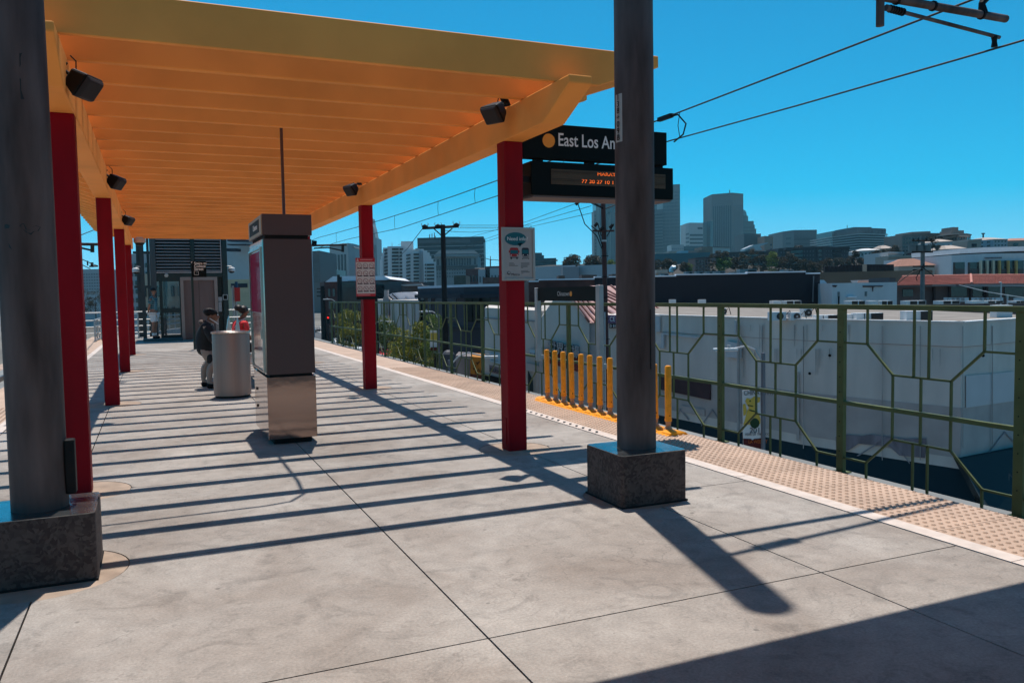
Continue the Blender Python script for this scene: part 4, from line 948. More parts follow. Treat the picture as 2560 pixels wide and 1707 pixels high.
# standing man, local frame: faces +x, feet at origin
def standing_man(loc, rz):
    t = thing('person', 'person standing by the lift in teal plaid shirt and white shorts, hands behind back', 'person', loc, rz)
    J = {'pelvis': (0, 0, 0.96, 0.135, 0.12), 'waist': (-0.005, 0, 1.10, 0.125, 0.11), 'chest': (0.0, 0, 1.30, 0.135, 0.125), 'upper': (0, 0, 1.43, 0.10), 'neck': (0.005, 0, 1.52, 0.052), 'neck2': (0.015, 0, 1.575, 0.052),
         'jaw': (0.035, 0, 1.615, 0.062), 'head': (0.022, 0, 1.685, 0.088), 'crown': (0.012, 0, 1.745, 0.065)}
    E = [('pelvis', 'waist'), ('waist', 'chest'), ('chest', 'upper'), ('upper', 'neck'), ('neck', 'neck2'), ('neck2', 'jaw'), ('jaw', 'head'), ('head', 'crown')]
    for k, s in (('L', 1), ('R', -1)):
        J['sh'+k] = (0, s*0.185, 1.42, 0.06); J['el'+k] = (-0.07, s*0.235, 1.13, 0.043); J['wr'+k] = (-0.13, s*0.14, 0.93, 0.028)
        J['hip'+k] = (0, s*0.09, 0.88, 0.10); J['kn'+k] = (0.02, s*0.10, 0.50, 0.058); J['cf'+k] = (-0.01, s*0.105, 0.36, 0.058); J['an'+k] = (-0.01, s*0.11, 0.09, 0.036); J['toe'+k] = (0.13, s*0.12, 0.035, 0.03)
        E += [('upper', 'sh'+k), ('sh'+k, 'el'+k), ('el'+k, 'wr'+k), ('pelvis', 'hip'+k), ('hip'+k, 'kn'+k), ('kn'+k, 'cf'+k), ('cf'+k, 'an'+k), ('an'+k, 'toe'+k)]
        fingers(J, E, J['wr'+k][:3], (-0.1, -s*0.6, -0.75), k, (0.1, -s*0.4, 0.3))
        E.append(('wr'+k, 'palm'+k))
    skin('body', J, E, SKIN2, t)
    ball('nose', (0.112, 0, 1.668), 0.018, SKIN2, t, (1, 0.8, 1.3), 8)
    for s in (1, -1):
        ball('ear', (0.015, s*0.088, 1.67), 0.022, SKIN2, t, (0.8, 0.4, 1.3), 8); ball('eye', (0.098, s*0.032, 1.688), 0.010, BLK, t, (1, 1, .7), 8)
    ball('mouth', (0.095, 0, 1.628), 0.016, REDP, t, (0.6, 1.2, 0.35), 8)
    ball('hair', (0.0, 0, 1.725), 0.098, HAIR, t, (1.05, 0.98, 0.80))
    pm = bpy.data.materials.new('plaid_teal'); pm.use_nodes = True; N = pm.node_tree.nodes; L = pm.node_tree.links
    tc = N.new('ShaderNodeTexCoord'); wv = []
    for d in ('X', 'Y', 'Z'):
        a = N.new('ShaderNodeTexWave'); a.bands_direction = d; a.inputs['Scale'].default_value = 4.6; L.new(tc.outputs['Object'], a.inputs[0]); wv.append(a.outputs['Fac'])
    mxm = N.new('ShaderNodeMath'); mxm.operation = 'MAXIMUM'; L.new(wv[1], mxm.inputs[0]); L.new(wv[2], mxm.inputs[1])
    rp = N.new('ShaderNodeValToRGB'); L.new(mxm.outputs[0], rp.inputs[0]); rp.color_ramp.elements[0].position = 0.7; rp.color_ramp.elements[0].color = (0.01, 0.075, 0.095, 1); rp.color_ramp.elements[1].color = (0.12, 0.26, 0.30, 1); rp.color_ramp.elements[1].position = 0.97
    L.new(rp.outputs[0], N['Principled BSDF'].inputs[0])
    J2 = {'b': (0, 0, 0.93, 0.165, 0.150), 'w': (-0.005, 0, 1.10, 0.150, 0.135), 'c': (0, 0, 1.30, 0.155, 0.145), 'u': (0, 0, 1.43, 0.115), 'n': (0.005, 0, 1.49, 0.066)}
    E2 = [('b', 'w'), ('w', 'c'), ('c', 'u'), ('u', 'n')]
    for k, s in (('L', 1), ('R', -1)):
        J2['s'+k] = (0, s*0.185, 1.42, 0.080); J2['e'+k] = (-0.05, s*0.225, 1.20, 0.072); E2 += [('u', 's'+k), ('s'+k, 'e'+k)]
    skin('shirt', J2, E2, pm, t)
    WS = M('white_shorts', (0.62, 0.60, 0.60), 0.8, var=0.08, scale=12)
    J3 = {'p': (0, 0, 0.93, 0.150, 0.140)}; E3 = []
    for k, s in (('L', 1), ('R', -1)):
        J3['h'+k] = (0, s*0.095, 0.84, 0.115); J3['k'+k] = (0.015, s*0.105, 0.56, 0.098); E3 += [('p', 'h'+k), ('h'+k, 'k'+k)]
        so_ = skin('sock', {'a': (-0.008, s*0.11, 0.24, 0.05), 'b': (-0.01, s*0.11, 0.08, 0.046)}, [('a', 'b')], WPRINT, t, 1)
        skin('shoe', {'a': (-0.045, s*0.11, 0.045, 0.048), 'b': (0.05, s*0.115, 0.042, 0.050), 'c': (0.15, s*0.125, 0.035, 0.036)}, [('a', 'b'), ('b', 'c')], BLK, t, 1)
    skin('shorts', J3, E3, WS, t)
    return t
pm_ = gp(387, 843, 0.10)
s_ = 1.0
sm_ = standing_man((pm_.x, YT-0.38, 0.105), rad(-20))
sm_.scale = (1.03, 1.03, 1.03)

# seated man in black, local frame: faces +x, seat height z 0.45 under the hips
def seated_man(loc, rz):
    t = thing('person', 'person in black cap and black jacket seated leaning forward on the bench beside the bin', 'person', loc, rz)
    J = {'pelvis': (-0.02, 0, 0.56, 0.165, 0.15), 'waist': (-0.04, 0, 0.72, 0.16, 0.14), 'chest': (0.05, 0, 0.93, 0.165, 0.14), 'upper': (0.12, 0, 1.07, 0.12), 'neck': (0.18, 0, 1.16, 0.06), 'neck2': (0.205, 0, 1.20, 0.06),
         'jaw': (0.25, 0, 1.215, 0.066), 'head': (0.235, 0, 1.285, 0.095), 'crown': (0.215, 0, 1.345, 0.07)}
    E = [('pelvis', 'waist'), ('waist', 'chest'), ('chest', 'upper'), ('upper', 'neck'), ('neck', 'neck2'), ('neck2', 'jaw'), ('jaw', 'head'), ('head', 'crown')]
    for k, s in (('L', 1), ('R', -1)):
        J['sh'+k] = (0.11, s*0.20, 1.04, 0.07); J['el'+k] = (0.16, s*0.27, 0.76, 0.05); J['wr'+k] = (0.40, s*0.12, 0.72, 0.033)
        J['hip'+k] = (0.02, s*0.10, 0.54, 0.115); J['kn'+k] = (0.42, s*0.16, 0.50, 0.068)
        fx = -0.02 if s < 0 else -0.12
        J['kn'+k] = (0.12 if s < 0 else 0.02, s*0.16, 0.50, 0.075); J['cf'+k] = (fx+0.02, s*0.165, 0.34, 0.066); J['an'+k] = (fx, s*0.17, 0.10, 0.042); J['toe'+k] = (fx+0.15, s*0.18, 0.04, 0.035)
        E += [('upper', 'sh'+k), ('sh'+k, 'el'+k), ('el'+k, 'wr'+k), ('pelvis', 'hip'+k), ('hip'+k, 'kn'+k), ('kn'+k, 'cf'+k), ('cf'+k, 'an'+k), ('an'+k, 'toe'+k)]
        fingers(J, E, J['wr'+k][:3], (0.8, -s*0.5, -0.1), k); E.append(('wr'+k, 'palm'+k))
    skin('body', J, E, SKIN3, t)
    FACE = SKIN
    ball('face', (0.248, 0, 1.262), 0.093, FACE, t, (1.02, 0.92, 1.08)); ball('nose', (0.345, 0, 1.25), 0.02, FACE, t, (1, 0.8, 1.2), 8); ball('ear', (0.225, -0.088, 1.26), 0.024, FACE, t, (0.8, 0.4, 1.3), 8)
    ball('neck_skin', (0.19, 0, 1.18), 0.072, FACE, t)
    ball('cap_crown', (0.225, 0, 1.325), 0.112, BLK, t, (1.05, 1.0, 0.72))
    MB().extr([(0.30, -0.075, 1.315), (0.41, -0.05, 1.285), (0.435, 0, 1.28), (0.41, 0.05, 1.285), (0.30, 0.075, 1.315)], (0, 0, 0.012)).build('cap_brim', BLK, t, loc=(0, 0, 0), fix=True)
    ball('sunglasses', (0.338, -0.045, 1.276), 0.028, M('lens_shine', (0.7, 0.75, 0.8), 0.1, 0.6, var=0), t, (0.5, 1.2, 0.55), 8)
    BJ = M('black_jacket', (0.012, 0.013, 0.016), 0.8, var=0.2, scale=10); GRY = M('grey_sleeve', (0.085, 0.085, 0.095), 0.85, var=0.15, scale=12)
    J2 = {'b': (-0.02, 0, 0.53, 0.19, 0.18), 'w': (-0.04, 0, 0.74, 0.18, 0.17), 'c': (0.05, 0, 0.94, 0.18, 0.165), 'u': (0.115, 0, 1.08, 0.145), 'n': (0.165, 0, 1.14, 0.085)}
    E2 = [('b', 'w'), ('w', 'c'), ('c', 'u'), ('u', 'n')]
    for k, s in (('L', 1), ('R', -1)):
        J2['s'+k] = (0.11, s*0.20, 1.04, 0.098); J2['e'+k] = (0.155, s*0.275, 0.80, 0.085); E2 += [('u', 's'+k), ('s'+k, 'e'+k)]
        skin('sleeve', {'a': (0.15, s*0.28, 0.76, 0.082), 'b': (0.24, s*0.235, 0.70, 0.09), 'c': (0.37, s*0.15, 0.715, 0.060)}, [('a', 'b'), ('b', 'c')], GRY, t, 1)
        J3 = {'h': (-0.06, s*0.10, 0.53, 0.15), 'k': (0.13 if s < 0 else 0.03, s*0.15, 0.505, 0.105)}
        skin('shorts_leg', J3, [('h', 'k')], BJ, t, 1)
        fx = -0.02 if s < 0 else -0.12
        skin('shoe', {'a': (fx-0.045, s*0.17, 0.05, 0.05), 'b': (fx+0.06, s*0.175, 0.045, 0.055), 'c': (fx+0.17, s*0.185, 0.038, 0.04)}, [('a', 'b'), ('b', 'c')], BLK, t, 1)
    skin('jacket', J2, E2, BJ, t)
    skin('hood', {'a': (0.06, -0.11, 1.13, 0.055), 'b': (0.03, 0, 1.15, 0.07), 'c': (0.06, 0.11, 1.13, 0.055)}, [('a', 'b'), ('b', 'c')], M('jacket_hood', (0.10, 0.07, 0.06), 0.8, var=0.1), t, 1)
    MB().tube([(0.19, -0.09, 1.22), (0.25, -0.11, 1.17), (0.30, -0.08, 1.12)], 0.010, 6).build('earphone_cord', WPRINT, t, loc=(0, 0, 0))
    return t
pg_ = gp(512, 960)
seated_man((0.86, 15.35, 0.0), rad(-4))

# seated woman, seen from behind beyond the bench back
def seated_woman(loc, rz):
    t = thing('person', 'person in red top with pale shoulder strap and dark bun seated behind the bin', 'person', loc, rz)
    J = {'pelvis': (-0.02, 0, 0.54, 0.145, 0.13), 'waist': (-0.02, 0, 0.70, 0.12), 'chest': (0.03, 0, 0.90, 0.125), 'upper': (0.07, 0, 1.02, 0.095), 'neck': (0.10, 0, 1.11, 0.048), 'neck2': (0.125, 0, 1.15, 0.048),
         'jaw': (0.165, 0, 1.165, 0.058), 'head': (0.155, 0, 1.235, 0.085), 'crown': (0.135, 0, 1.29, 0.062)}
    E = [('pelvis', 'waist'), ('waist', 'chest'), ('chest', 'upper'), ('upper', 'neck'), ('neck', 'neck2'), ('neck2', 'jaw'), ('jaw', 'head'), ('head', 'crown')]
    for k, s in (('L', 1), ('R', -1)):
        J['sh'+k] = (0.06, s*0.165, 0.99, 0.055); J['el'+k] = (0.10, s*0.21, 0.75, 0.038); J['wr'+k] = (0.30, s*0.12, 0.68, 0.026)
        J['hip'+k] = (0.02, s*0.09, 0.52, 0.10); J['kn'+k] = (0.42, s*0.10, 0.50, 0.06); J['an'+k] = (0.40, s*0.10, 0.10, 0.038); J['toe'+k] = (0.52, s*0.10, 0.04, 0.03)
        E += [('upper', 'sh'+k), ('sh'+k, 'el'+k), ('el'+k, 'wr'+k), ('pelvis', 'hip'+k), ('hip'+k, 'kn'+k), ('kn'+k, 'an'+k), ('an'+k, 'toe'+k)]
        fingers(J, E, J['wr'+k][:3], (0.8, -s*0.4, -0.2), k); E.append(('wr'+k, 'palm'+k))
    skin('body', J, E, SKIN, t)
    ball('nose', (0.245, 0, 1.22), 0.016, SKIN, t, (1, 0.8, 1.2), 8); ball('ear', (0.14, -0.082, 1.22), 0.02, SKIN, t, (0.8, 0.4, 1.3), 8); ball('ear', (0.14, 0.082, 1.22), 0.02, SKIN, t, (0.8, 0.4, 1.3), 8)
    ball('hair', (0.125, 0, 1.275), 0.10, HAIR, t, (1.05, 0.98, 0.82)); ball('hair_bun', (0.02, 0, 1.31), 0.075, HAIR, t, (1, 1.1, 0.85)); ball('hair_strands', (0.06, 0.04, 1.33), 0.05, HAIR, t, (1.2, 1, 0.6))
    RT = M('red_top', (0.62, 0.03, 0.035), 0.8, var=0.1, scale=10)
    J2 = {'b': (-0.02, 0, 0.58, 0.155), 'w': (-0.02, 0, 0.72, 0.14), 'c': (0.03, 0, 0.90, 0.145), 'u': (0.068, 0, 1.02, 0.11), 'n': (0.085, 0, 1.055, 0.072)}
    E2 = [('b', 'w'), ('w', 'c'), ('c', 'u'), ('u', 'n')]
    for k, s in (('L', 1), ('R', -1)): J2['s'+k] = (0.06, s*0.165, 0.99, 0.075); J2['e'+k] = (0.085, s*0.195, 0.85, 0.065); E2 += [('u', 's'+k), ('s'+k, 'e'+k)]
    skin('top', J2, E2, RT, t)
    MB().tube([(0.10, -0.105, 1.09), (0.0, -0.10, 1.06), (-0.075, -0.045, 0.95), (-0.115, 0.03, 0.80)], 0.014, 6).build('bag_strap', M('strap_pale', (0.6, 0.5, 0.5), 0.6, var=0), t, loc=(0, 0, 0))
    skin('trousers', {'p': (0, 0, 0.53, 0.155), 'a': (0.2, 0.09, 0.52, 0.10), 'b': (0.42, 0.10, 0.50, 0.075), 'c': (0.2, -0.09, 0.52, 0.10), 'd': (0.42, -0.10, 0.50, 0.075), 'e': (0.40, 0.10, 0.12, 0.055), 'f': (0.40, -0.10, 0.12, 0.055)}, [('p', 'a'), ('a', 'b'), ('p', 'c'), ('c', 'd'), ('b', 'e'), ('d', 'f')], BLK, t, 1)
    return t
seated_woman((1.50, 17.0, 0.06), rad(25))
for o_ in [o for o in C.objects if o.type == 'EMPTY' and 'black cap' in o.get('label', '')]:
    for ch in o_.children:
        me_ = ch.data
        for v in me_.vertices:
            if v.co.z > 0.55: v.co.x -= (v.co.z-0.55)*0.24
# ================================================================ the city beyond
GZ = -7.5
GRD = M('distant_ground', (0.16, 0.14, 0.115), 0.95, var=0.35, scale=0.02)
ASPH = M('street_asphalt', (0.075, 0.075, 0.078), 0.9, var=0.2, scale=0.15)
PAVE = M('pavement_concrete', (0.36, 0.34, 0.32), 0.9, var=0.12, scale=0.4)
MB().box(-1300, 2500, -300, 2200, GZ-0.5, GZ).build('ground', GRD, kind='structure')

def fpt(x, d): p = wd(x, 760, d); return (p.x, p.y)
UB = MB().box(-.5, .5, -.5, .5, -.5, .5)
_um = {}
def unit(mat):
    if mat.name not in _um: _um[mat.name] = UB.mesh('pane_'+mat.name, mat)
    return _um[mat.name]
def place(name, mat, parent, c, ux, sx, sy, sz, **kw):
    """unit box placed at c, its x along ux (horizontal), sizes sx, sy(depth), sz"""
    o = bpy.data.objects.new(name, unit(mat)); C.objects.link(o)
    u = Vector((ux[0], ux[1], 0)).normalized()
    m = Matrix(((u.x*sx, -u.y*sy, 0, c[0]), (u.y*sx, u.x*sy, 0, c[1]), (0, 0, sz, c[2]), (0, 0, 0, 1)))
    o.matrix_world = m
    if parent is not None:
        o.parent = parent; o.matrix_parent_inverse = parent_inv(parent); o.matrix_basis = m
    for k, v in kw.items(): o[k] = v
    return o
class Face:
    def __init__(s, a, b, z0, z1, parent):
        s.a = Vector((a[0], a[1], 0)); s.b = Vector((b[0], b[1], 0)); s.z0 = z0; s.z1 = z1; s.p = parent; s.u = (s.b-s.a); s.L = s.u.length
    def put(s, name, mat, u, v, w, h, depth=0.3, joined=None, proud=0.05):
        """u, v = centre in 0..1 of the face (v from the bottom), w, h in metres"""
        c = s.a+s.u*u; z = s.z0+(s.z1-s.z0)*v; n = Vector((-s.u.y, s.u.x, 0)).normalized()      # points away from the viewer
        c = c+n*(depth/2-proud)
        if joined is not None:
            uu = s.u.normalized()*w/2; nn = n*depth/2
            vs = [(c+uu*i+nn*j+Vector((0, 0, z+h/2*k))) for k in (-1, 1) for j in (-1, 1) for i in (-1, 1)]
            joined.add(vs, [(0, 2, 3, 1), (4, 5, 7, 6), (0, 1, 5, 4), (1, 3, 7, 5), (3, 2, 6, 7), (2, 0, 4, 6)]); return
        return place(name, mat, s.p, (c.x, c.y, z), (s.u.x, s.u.y), w, depth, h)
    def grid(s, mat, cols, rows, fw, fh, u0=0.0, u1=1.0, v0=0.0, v1=1.0, name='window', joined=None, depth=0.3, proud=0.05, skip=None):
        cw = (u1-u0)/cols; rh = (v1-v0)/rows
        for j in range(rows):
            for i in range(cols):
                if skip and skip(i, j): continue
                s.put(name, mat, u0+cw*(i+.5), v0+rh*(j+.5), cw*s.L*fw, rh*(s.z1-s.z0)*fh, depth, joined, proud)
def block(name, label, cat, pts, ytop, back, mat, zb=None, roof=None, group=None, ybase=None, yref=0, zt=None, roofmat=None, top_lip=0.0):
    """pts: (x in the photo, metres away) along the seen front, left to right; returns thing + faces"""
    P = [fpt(x, d) for x, d in pts]
    z1 = zy(pts[yref][0], ytop, pts[yref][1]) if zt is None else zt
    z0 = GZ if zb is None and ybase is None else (zb if zb is not None else zy(pts[yref][0], ybase, pts[yref][1]))
    c = Vector((sum(p[0] for p in P)/len(P), sum(p[1] for p in P)/len(P), z0))
    t = thing(name, label, cat, c, group=group)
    bp = [(P[-1][0]+FH.x*back, P[-1][1]+FH.y*back), (P[0][0]+FH.x*back, P[0][1]+FH.y*back)]
    MB().prism(P+bp, z0, z1-0.02).build('wall', mat, t)
    if roof != 'none':
        rl = max(0.05, 0.012*(pts[0][1])*0.4) if not top_lip else top_lip
        MB().prism(P+bp, z1-0.018, z1+rl*0.5).build('roof', roofmat or mat, t)
    F_ = [Face(P[i], P[i+1], z0, z1, t) for i in range(len(P)-1)]
    return t, F_, z0, z1

STUC = M('white_stucco', (0.58, 0.51, 0.455), 0.9, var=0.13, scale=1.1, streak=0.25, bump=0.1, bscale=3)
STUD = M('grey_paint_patch', (0.40, 0.345, 0.32), 0.9, var=0.10, scale=1.2)
WDARK = M('window_dark', (0.012, 0.014, 0.017), 0.15, var=0, spec=0.6)
WBRN = M('window_brown', (0.045, 0.026, 0.024), 0.3, var=0)
NAVY = M('navy_painted_wall', (0.016, 0.013, 0.018), 0.85, var=0.15, scale=0.3, bump=0.1, bscale=2)
WHTR = M('bright_roof_coating', (0.72, 0.72, 0.76), 0.8, var=0.05, scale=0.5)
DARKGRN = M('dark_green_awning', (0.006, 0.014, 0.016), 0.7, var=0.1)
BRICK = M('brown_brick', (0.085, 0.032, 0.026), 0.9, var=0.25, scale=1.2)
ROOFG = M('gravel_roof', (0.235, 0.20, 0.17), 0.95, var=0.20, scale=1.1, streak=1)
CREAM = M('cream_stucco', (0.40, 0.33, 0.25), 0.9, var=0.08, scale=0.4)
TANW = M('tan_long_wall', (0.20, 0.125, 0.085), 0.95, var=0.15, scale=0.25)

# ---------------------------------------------------------------- street at the left
def grd(x, y, dz=0.0): p = gp(x, y, GZ+dz); return (p.x, p.y)
R = [grd(799.5, 825.6), grd(828, 838), grd(1300, 1150), grd(700, 1250), grd(600, 900), grd(770, 800)]
far_ = [grd(778, 796), grd(792, 796)]
road = MB(); 
c0 = Vector((*grd(815, 860), 0))
road.prism([(c0.x-13, -60), (c0.x+7, -60), (c0.x+7, 330), (c0.x-13, 330)], GZ+0.004, GZ+0.012).build('street', ASPH, kind='structure')
rx0, rx1 = c0.x-13, c0.x+7
MB().box(rx1, rx1+5, -60, 330, GZ+0.0, GZ+0.15).build('pavement', PAVE, kind='structure')
MB().box(rx0-5, rx0, -60, 330, GZ+0.0, GZ+0.15).build('pavement', PAVE, kind='structure')
LM = MB()
for k in range(40): LM.box(rx0+9.9, rx0+10.1, -40+k*9, -36+k*9, GZ+0.0125, GZ+0.016)
LM.build('lane_marking', WPRINT, kind='stuff')

def car_mesh(col, name, lab, y, x, rz, kind='car'):
    CP = M('car_paint_'+name, col, 0.25, 0.2, var=0.0, spec=0.6)
    t = thing('parked_car', lab, 'car', (x, y, GZ+0.015), rz, group='vehicles along the street')
    t2 = t
    L_, W2 = 2.25, 0.88
    prof = [(-L_, .35), (-L_, .85), (-L_*.9, .98), (-L_*.60, 1.02), (-L_*.40, 1.42), (L_*.18, 1.45), (L_*.48, 1.0), (L_*.92, .85), (L_, .65), (L_, .35)] if kind == 'car' else \
           [(-L_, .35), (-L_, 1.75), (-L_*.9, 1.85), (L_*.15, 1.85), (L_*.5, 1.15), (L_*.92, 1.0), (L_, .7), (L_, .35)]
    loc = Matrix.Translation((x, y, GZ+0.015)) @ Matrix.Rotation(rz, 4, 'Z')
    def w(p): return loc @ Vector(p)
    MB().extr([w((-W2, a, b)) for a, b in prof], loc.to_3x3() @ Vector((2*W2, 0, 0))).build('body', CP, t, bev=0.05, fix=True)
    gm = WDARK
    for s in (-1, 1):
        wp_ = [(-L_*.55, 1.03), (-L_*.38, 1.36), (L_*.16, 1.38), (L_*.42, 1.03)]
        MB().extr([w((s*(W2+0.004), a, b)) for a, b in wp_], loc.to_3x3() @ Vector((-s*0.02, 0, 0))).build('side_window', gm, t, fix=True)
        for yy in (-L_*.62, L_*.62):
            c = w((s*(W2-0.05), yy, 0.32)); ax = loc.to_3x3() @ Vector((s, 0, 0))
            wh = MB().disc(c, ax, 0.32, 0.12, 14).build('wheel', BLK, t); MB().disc(c+ax*0.12, ax, 0.19, 0.01, 10).build('rim', LGREY, t)
    for sy, nm, mm in ((1, 'headlight', WPRINT), (-1, 'tail_light', REDP)):
        for s in (-1, 1):
            a = w((s*0.65, sy*(L_-0.01), 0.72)); MB().bar(a, a+loc.to_3x3() @ Vector((0, sy*0.03, 0)), 0.3, 0.14).build(nm, mm, t)
    for sy, (a0, a1) in ((1, ((L_*.21, 1.40), (L_*.46, 1.03))), (-1, ((-L_*.58, 1.05), (-L_*.42, 1.38)))):
        vs = [w((sx*0.75, a[0]+(0.02 if sy > 0 else -0.02), a[1]+0.012)) for a in (a0, a1) for sx in (-1, 1)]
        MB().add(vs, [(0, 1, 3, 2)]).build('windscreen', gm, t)
    return t
WHC, SIL, BKC, GRC, RDC = (0.6, 0.6, 0.6), (0.35, 0.36, 0.37), (0.015, 0.015, 0.018), (0.12, 0.13, 0.14), (0.4, 0.02, 0.02)
for i, (nm, col, px0, py0, lab, kd) in enumerate((
        ('black', BKC, 792, 826, 'black car driving far up the street beyond the kiosk', 'car'), ('grey', GRC, 826, 852, 'dark grey car parked first along the right kerb of the street', 'car'),
        ('white', WHC, 846, 860, 'white car parked behind the dark grey car on the street', 'car'), ('silver', SIL, 855, 869, 'silver car parked between two white cars on the street', 'car'),
        ('black', BKC, 869, 880, 'black van parked under the leafy trees on the street', 'van'), ('white', WHC, 883, 893, 'white van parked nearest on the street beside the red column', 'van'),
        ('red', RDC, 950, 912, 'red car under the trees below the red umbrella', 'car'))):
    p = gp(px0, py0, GZ+0.4); x_ = p.x
    car_mesh(col, nm, lab, p.y, x_, 0.0 if i else math.pi, kd)
um = thing('umbrella', 'open red sidewalk umbrella below the leafy trees', 'umbrella', gp(950, 905, GZ))
a = wd(952, 868, 95)
pts = [(a.x+1.9*math.cos(k*math.pi/4), a.y+1.9*math.sin(k*math.pi/4), a.z-0.75) for k in range(8)]
MB().add([tuple(a)]+pts, [(0, i+1, (i+1) % 8+1) for i in range(8)]).build('canopy', M('umbrella_red', (0.6, 0.03, 0.03), 0.7, var=0.1), um)
MB().tube([(a.x, a.y, GZ), tuple(a)], 0.03, 6).build('pole', LGREY, um)

# ---------------------------------------------------------------- trees
def leafmat(n, a, b):
    m = bpy.data.materials.new(n); m.use_nodes = True; N = m.node_tree.nodes; L = m.node_tree.links; B = N['Principled BSDF']; B.inputs['Roughness'].default_value = 0.6
    g = N.new('ShaderNodeNewGeometry'); rp = N.new('ShaderNodeValToRGB'); L.new(g.outputs['Random Per Island'], rp.inputs[0])
    rp.color_ramp.elements[0].color = (*a, 1); rp.color_ramp.elements[1].color = (*b, 1); L.new(rp.outputs[0], B.inputs['Base Color'])
    B.inputs['Subsurface Weight'].default_value = 0
    tr = N.new('ShaderNodeBsdfTranslucent'); L.new(rp.outputs[0], tr.inputs[0]); mx = N.new('ShaderNodeMixShader'); mx.inputs[0].default_value = 0.3
    L.new(B.outputs[0], mx.inputs[1]); L.new(tr.outputs[0], mx.inputs[2]); L.new(mx.outputs[0], N['Material Output'].inputs[0]); return m
LF_Y = leafmat('leaf_yellow_green', (0.09, 0.12, 0.012), (0.34, 0.30, 0.03)); LF_G = leafmat('leaf_green', (0.05, 0.095, 0.015), (0.20, 0.25, 0.05))
LF_D = leafmat('leaf_dark', (0.03, 0.028, 0.014), (0.065, 0.05, 0.028)); LF_B = leafmat('leaf_brown_green', (0.045, 0.032, 0.02), (0.085, 0.065, 0.035)); LF_L = leafmat('leaf_bright', (0.06, 0.12, 0.02), (0.14, 0.22, 0.05))
BARK = M('bark', (0.06, 0.045, 0.035), 0.9, var=0.2)
def crown_mesh(n, rx, rz, mat, seed, leaf=0.2, clumps=14, shape='round'):
    rn = random.Random(seed); b = MB(); cl = []
    for k in range(clumps):
        a = rn.uniform(0, 6.283); rr0 = rn.uniform(0.15, 0.85)**0.7; h = rn.uniform(-0.75, 0.9)
        if shape == 'cone': rr0 *= (1-(h+1)/2)*0.9+0.15
        s_ = math.sqrt(max(0.05, 1-h*h*0.8)) if shape == 'round' else 1
        cl.append((Vector((math.cos(a)*rr0*rx*s_, math.sin(a)*rr0*rx*s_, h*rz)), rn.uniform(0.28, 0.48)*rx))
    for i in range(n):
        c, r = cl[rn.randrange(clumps)]; d = Vector((rn.gauss(0, 1), rn.gauss(0, 1), rn.gauss(0, 1))).normalized()
        p = c+Vector((d.x*r, d.y*r, d.z*r*0.75))*rn.uniform(0.55, 1.05)
        q = Vector((rn.gauss(0, 1), rn.gauss(0, 1), rn.gauss(0, .6)+.5)).normalized(); s = q.orthogonal().normalized(); t = q.cross(s); l = leaf*rn.uniform(0.6, 1.3)
        b.add([p-s*l*.5, p+t*l*.32, p+s*l*.5, p-t*l*.32], [(0, 1, 2, 3)])
    return b.mesh('crown', mat), cl
_cm = {}
def tree(px0, ytop, ybot, d, wpx, leafm, lab, seed=0, n=1500, leaf=None, group='trees around the station', zb=None, shape='round', clumps=14, name='tree'):
    ct = wd(px0, ytop, d); cb_ = wd(px0, ybot, d); rz = (ct.z-cb_.z)/2*0.93; rx = wpx/FPX*d/2
    z0 = GZ if zb is None else zb
    t = thing(name, lab, 'tree', (ct.x, ct.y, z0), group=group)
    asp = round(max(0.6, min(2.4, rz/rx)), 1); key = (leafm.name, seed, n, shape, asp)
    if key not in _cm: _cm[key] = crown_mesh(n, 1.0, asp, leafm, seed, leaf or 0.13, clumps, shape)
    me, cl = _cm[key]
    o = bpy.data.objects.new('crown', me); C.objects.link(o); o.parent = t
    cz_ = (ct.z+cb_.z)/2-z0; o.location = (0, 0, cz_); o.scale = (rx, rx, rx); o.rotation_euler = (0, 0, seed*1.3)
    b = MB(); b.tube([(0, 0, -0.2), (0.05*rx, 0, cz_*0.5), (0, 0, cz_)], [0.07*rx+0.05, 0.05*rx+0.04, 0.02*rx+0.02], 7)
    for c, r in cl[:5]: b.tube([(0, 0, cz_-rz*0.4), (c.x*rx*0.8, c.y*rx*0.8, cz_+c.z*rx*0.8)], [0.03*rx+0.02, 0.01*rx], 5)
    b.build('trunk', BARK, t, loc=(0, 0, 0)); return t
tree(872, 772, 902, 100, 78, LF_Y, 'yellow green street tree left of the second right red column', 1, 5000, 0.10, clumps=22)
tree(962, 785, 905, 95, 74, LF_G, 'green street tree just right of the second right red column', 2, 5000, 0.10, clumps=22)
tree(1036, 800, 1010, 60, 110, LF_Y, 'yellow green street tree behind the fence under the tall dark pole', 3, 9000, 0.085, clumps=30)
tree(1085, 778, 1000, 58, 92, LF_G, 'tall green street tree in front of the dark grey building', 4, 8000, 0.085, clumps=28)
tree(985, 850, 980, 66, 66, LF_Y, 'low yellow green street tree beside the red umbrella', 5, 5000, 0.09, clumps=18)
tree(1338, 985, 1045, 34, 36, LF_G, 'small green shrub at the wall behind the yellow bollards', 6, 1500, 0.12, clumps=12, name='shrub', group=None)
tree(1390, 1000, 1050, 34, 50, LF_D, 'dark shrub at the foot of the gabled wall behind the bollards', 7, 1500, 0.12, clumps=12, name='shrub', group=None)

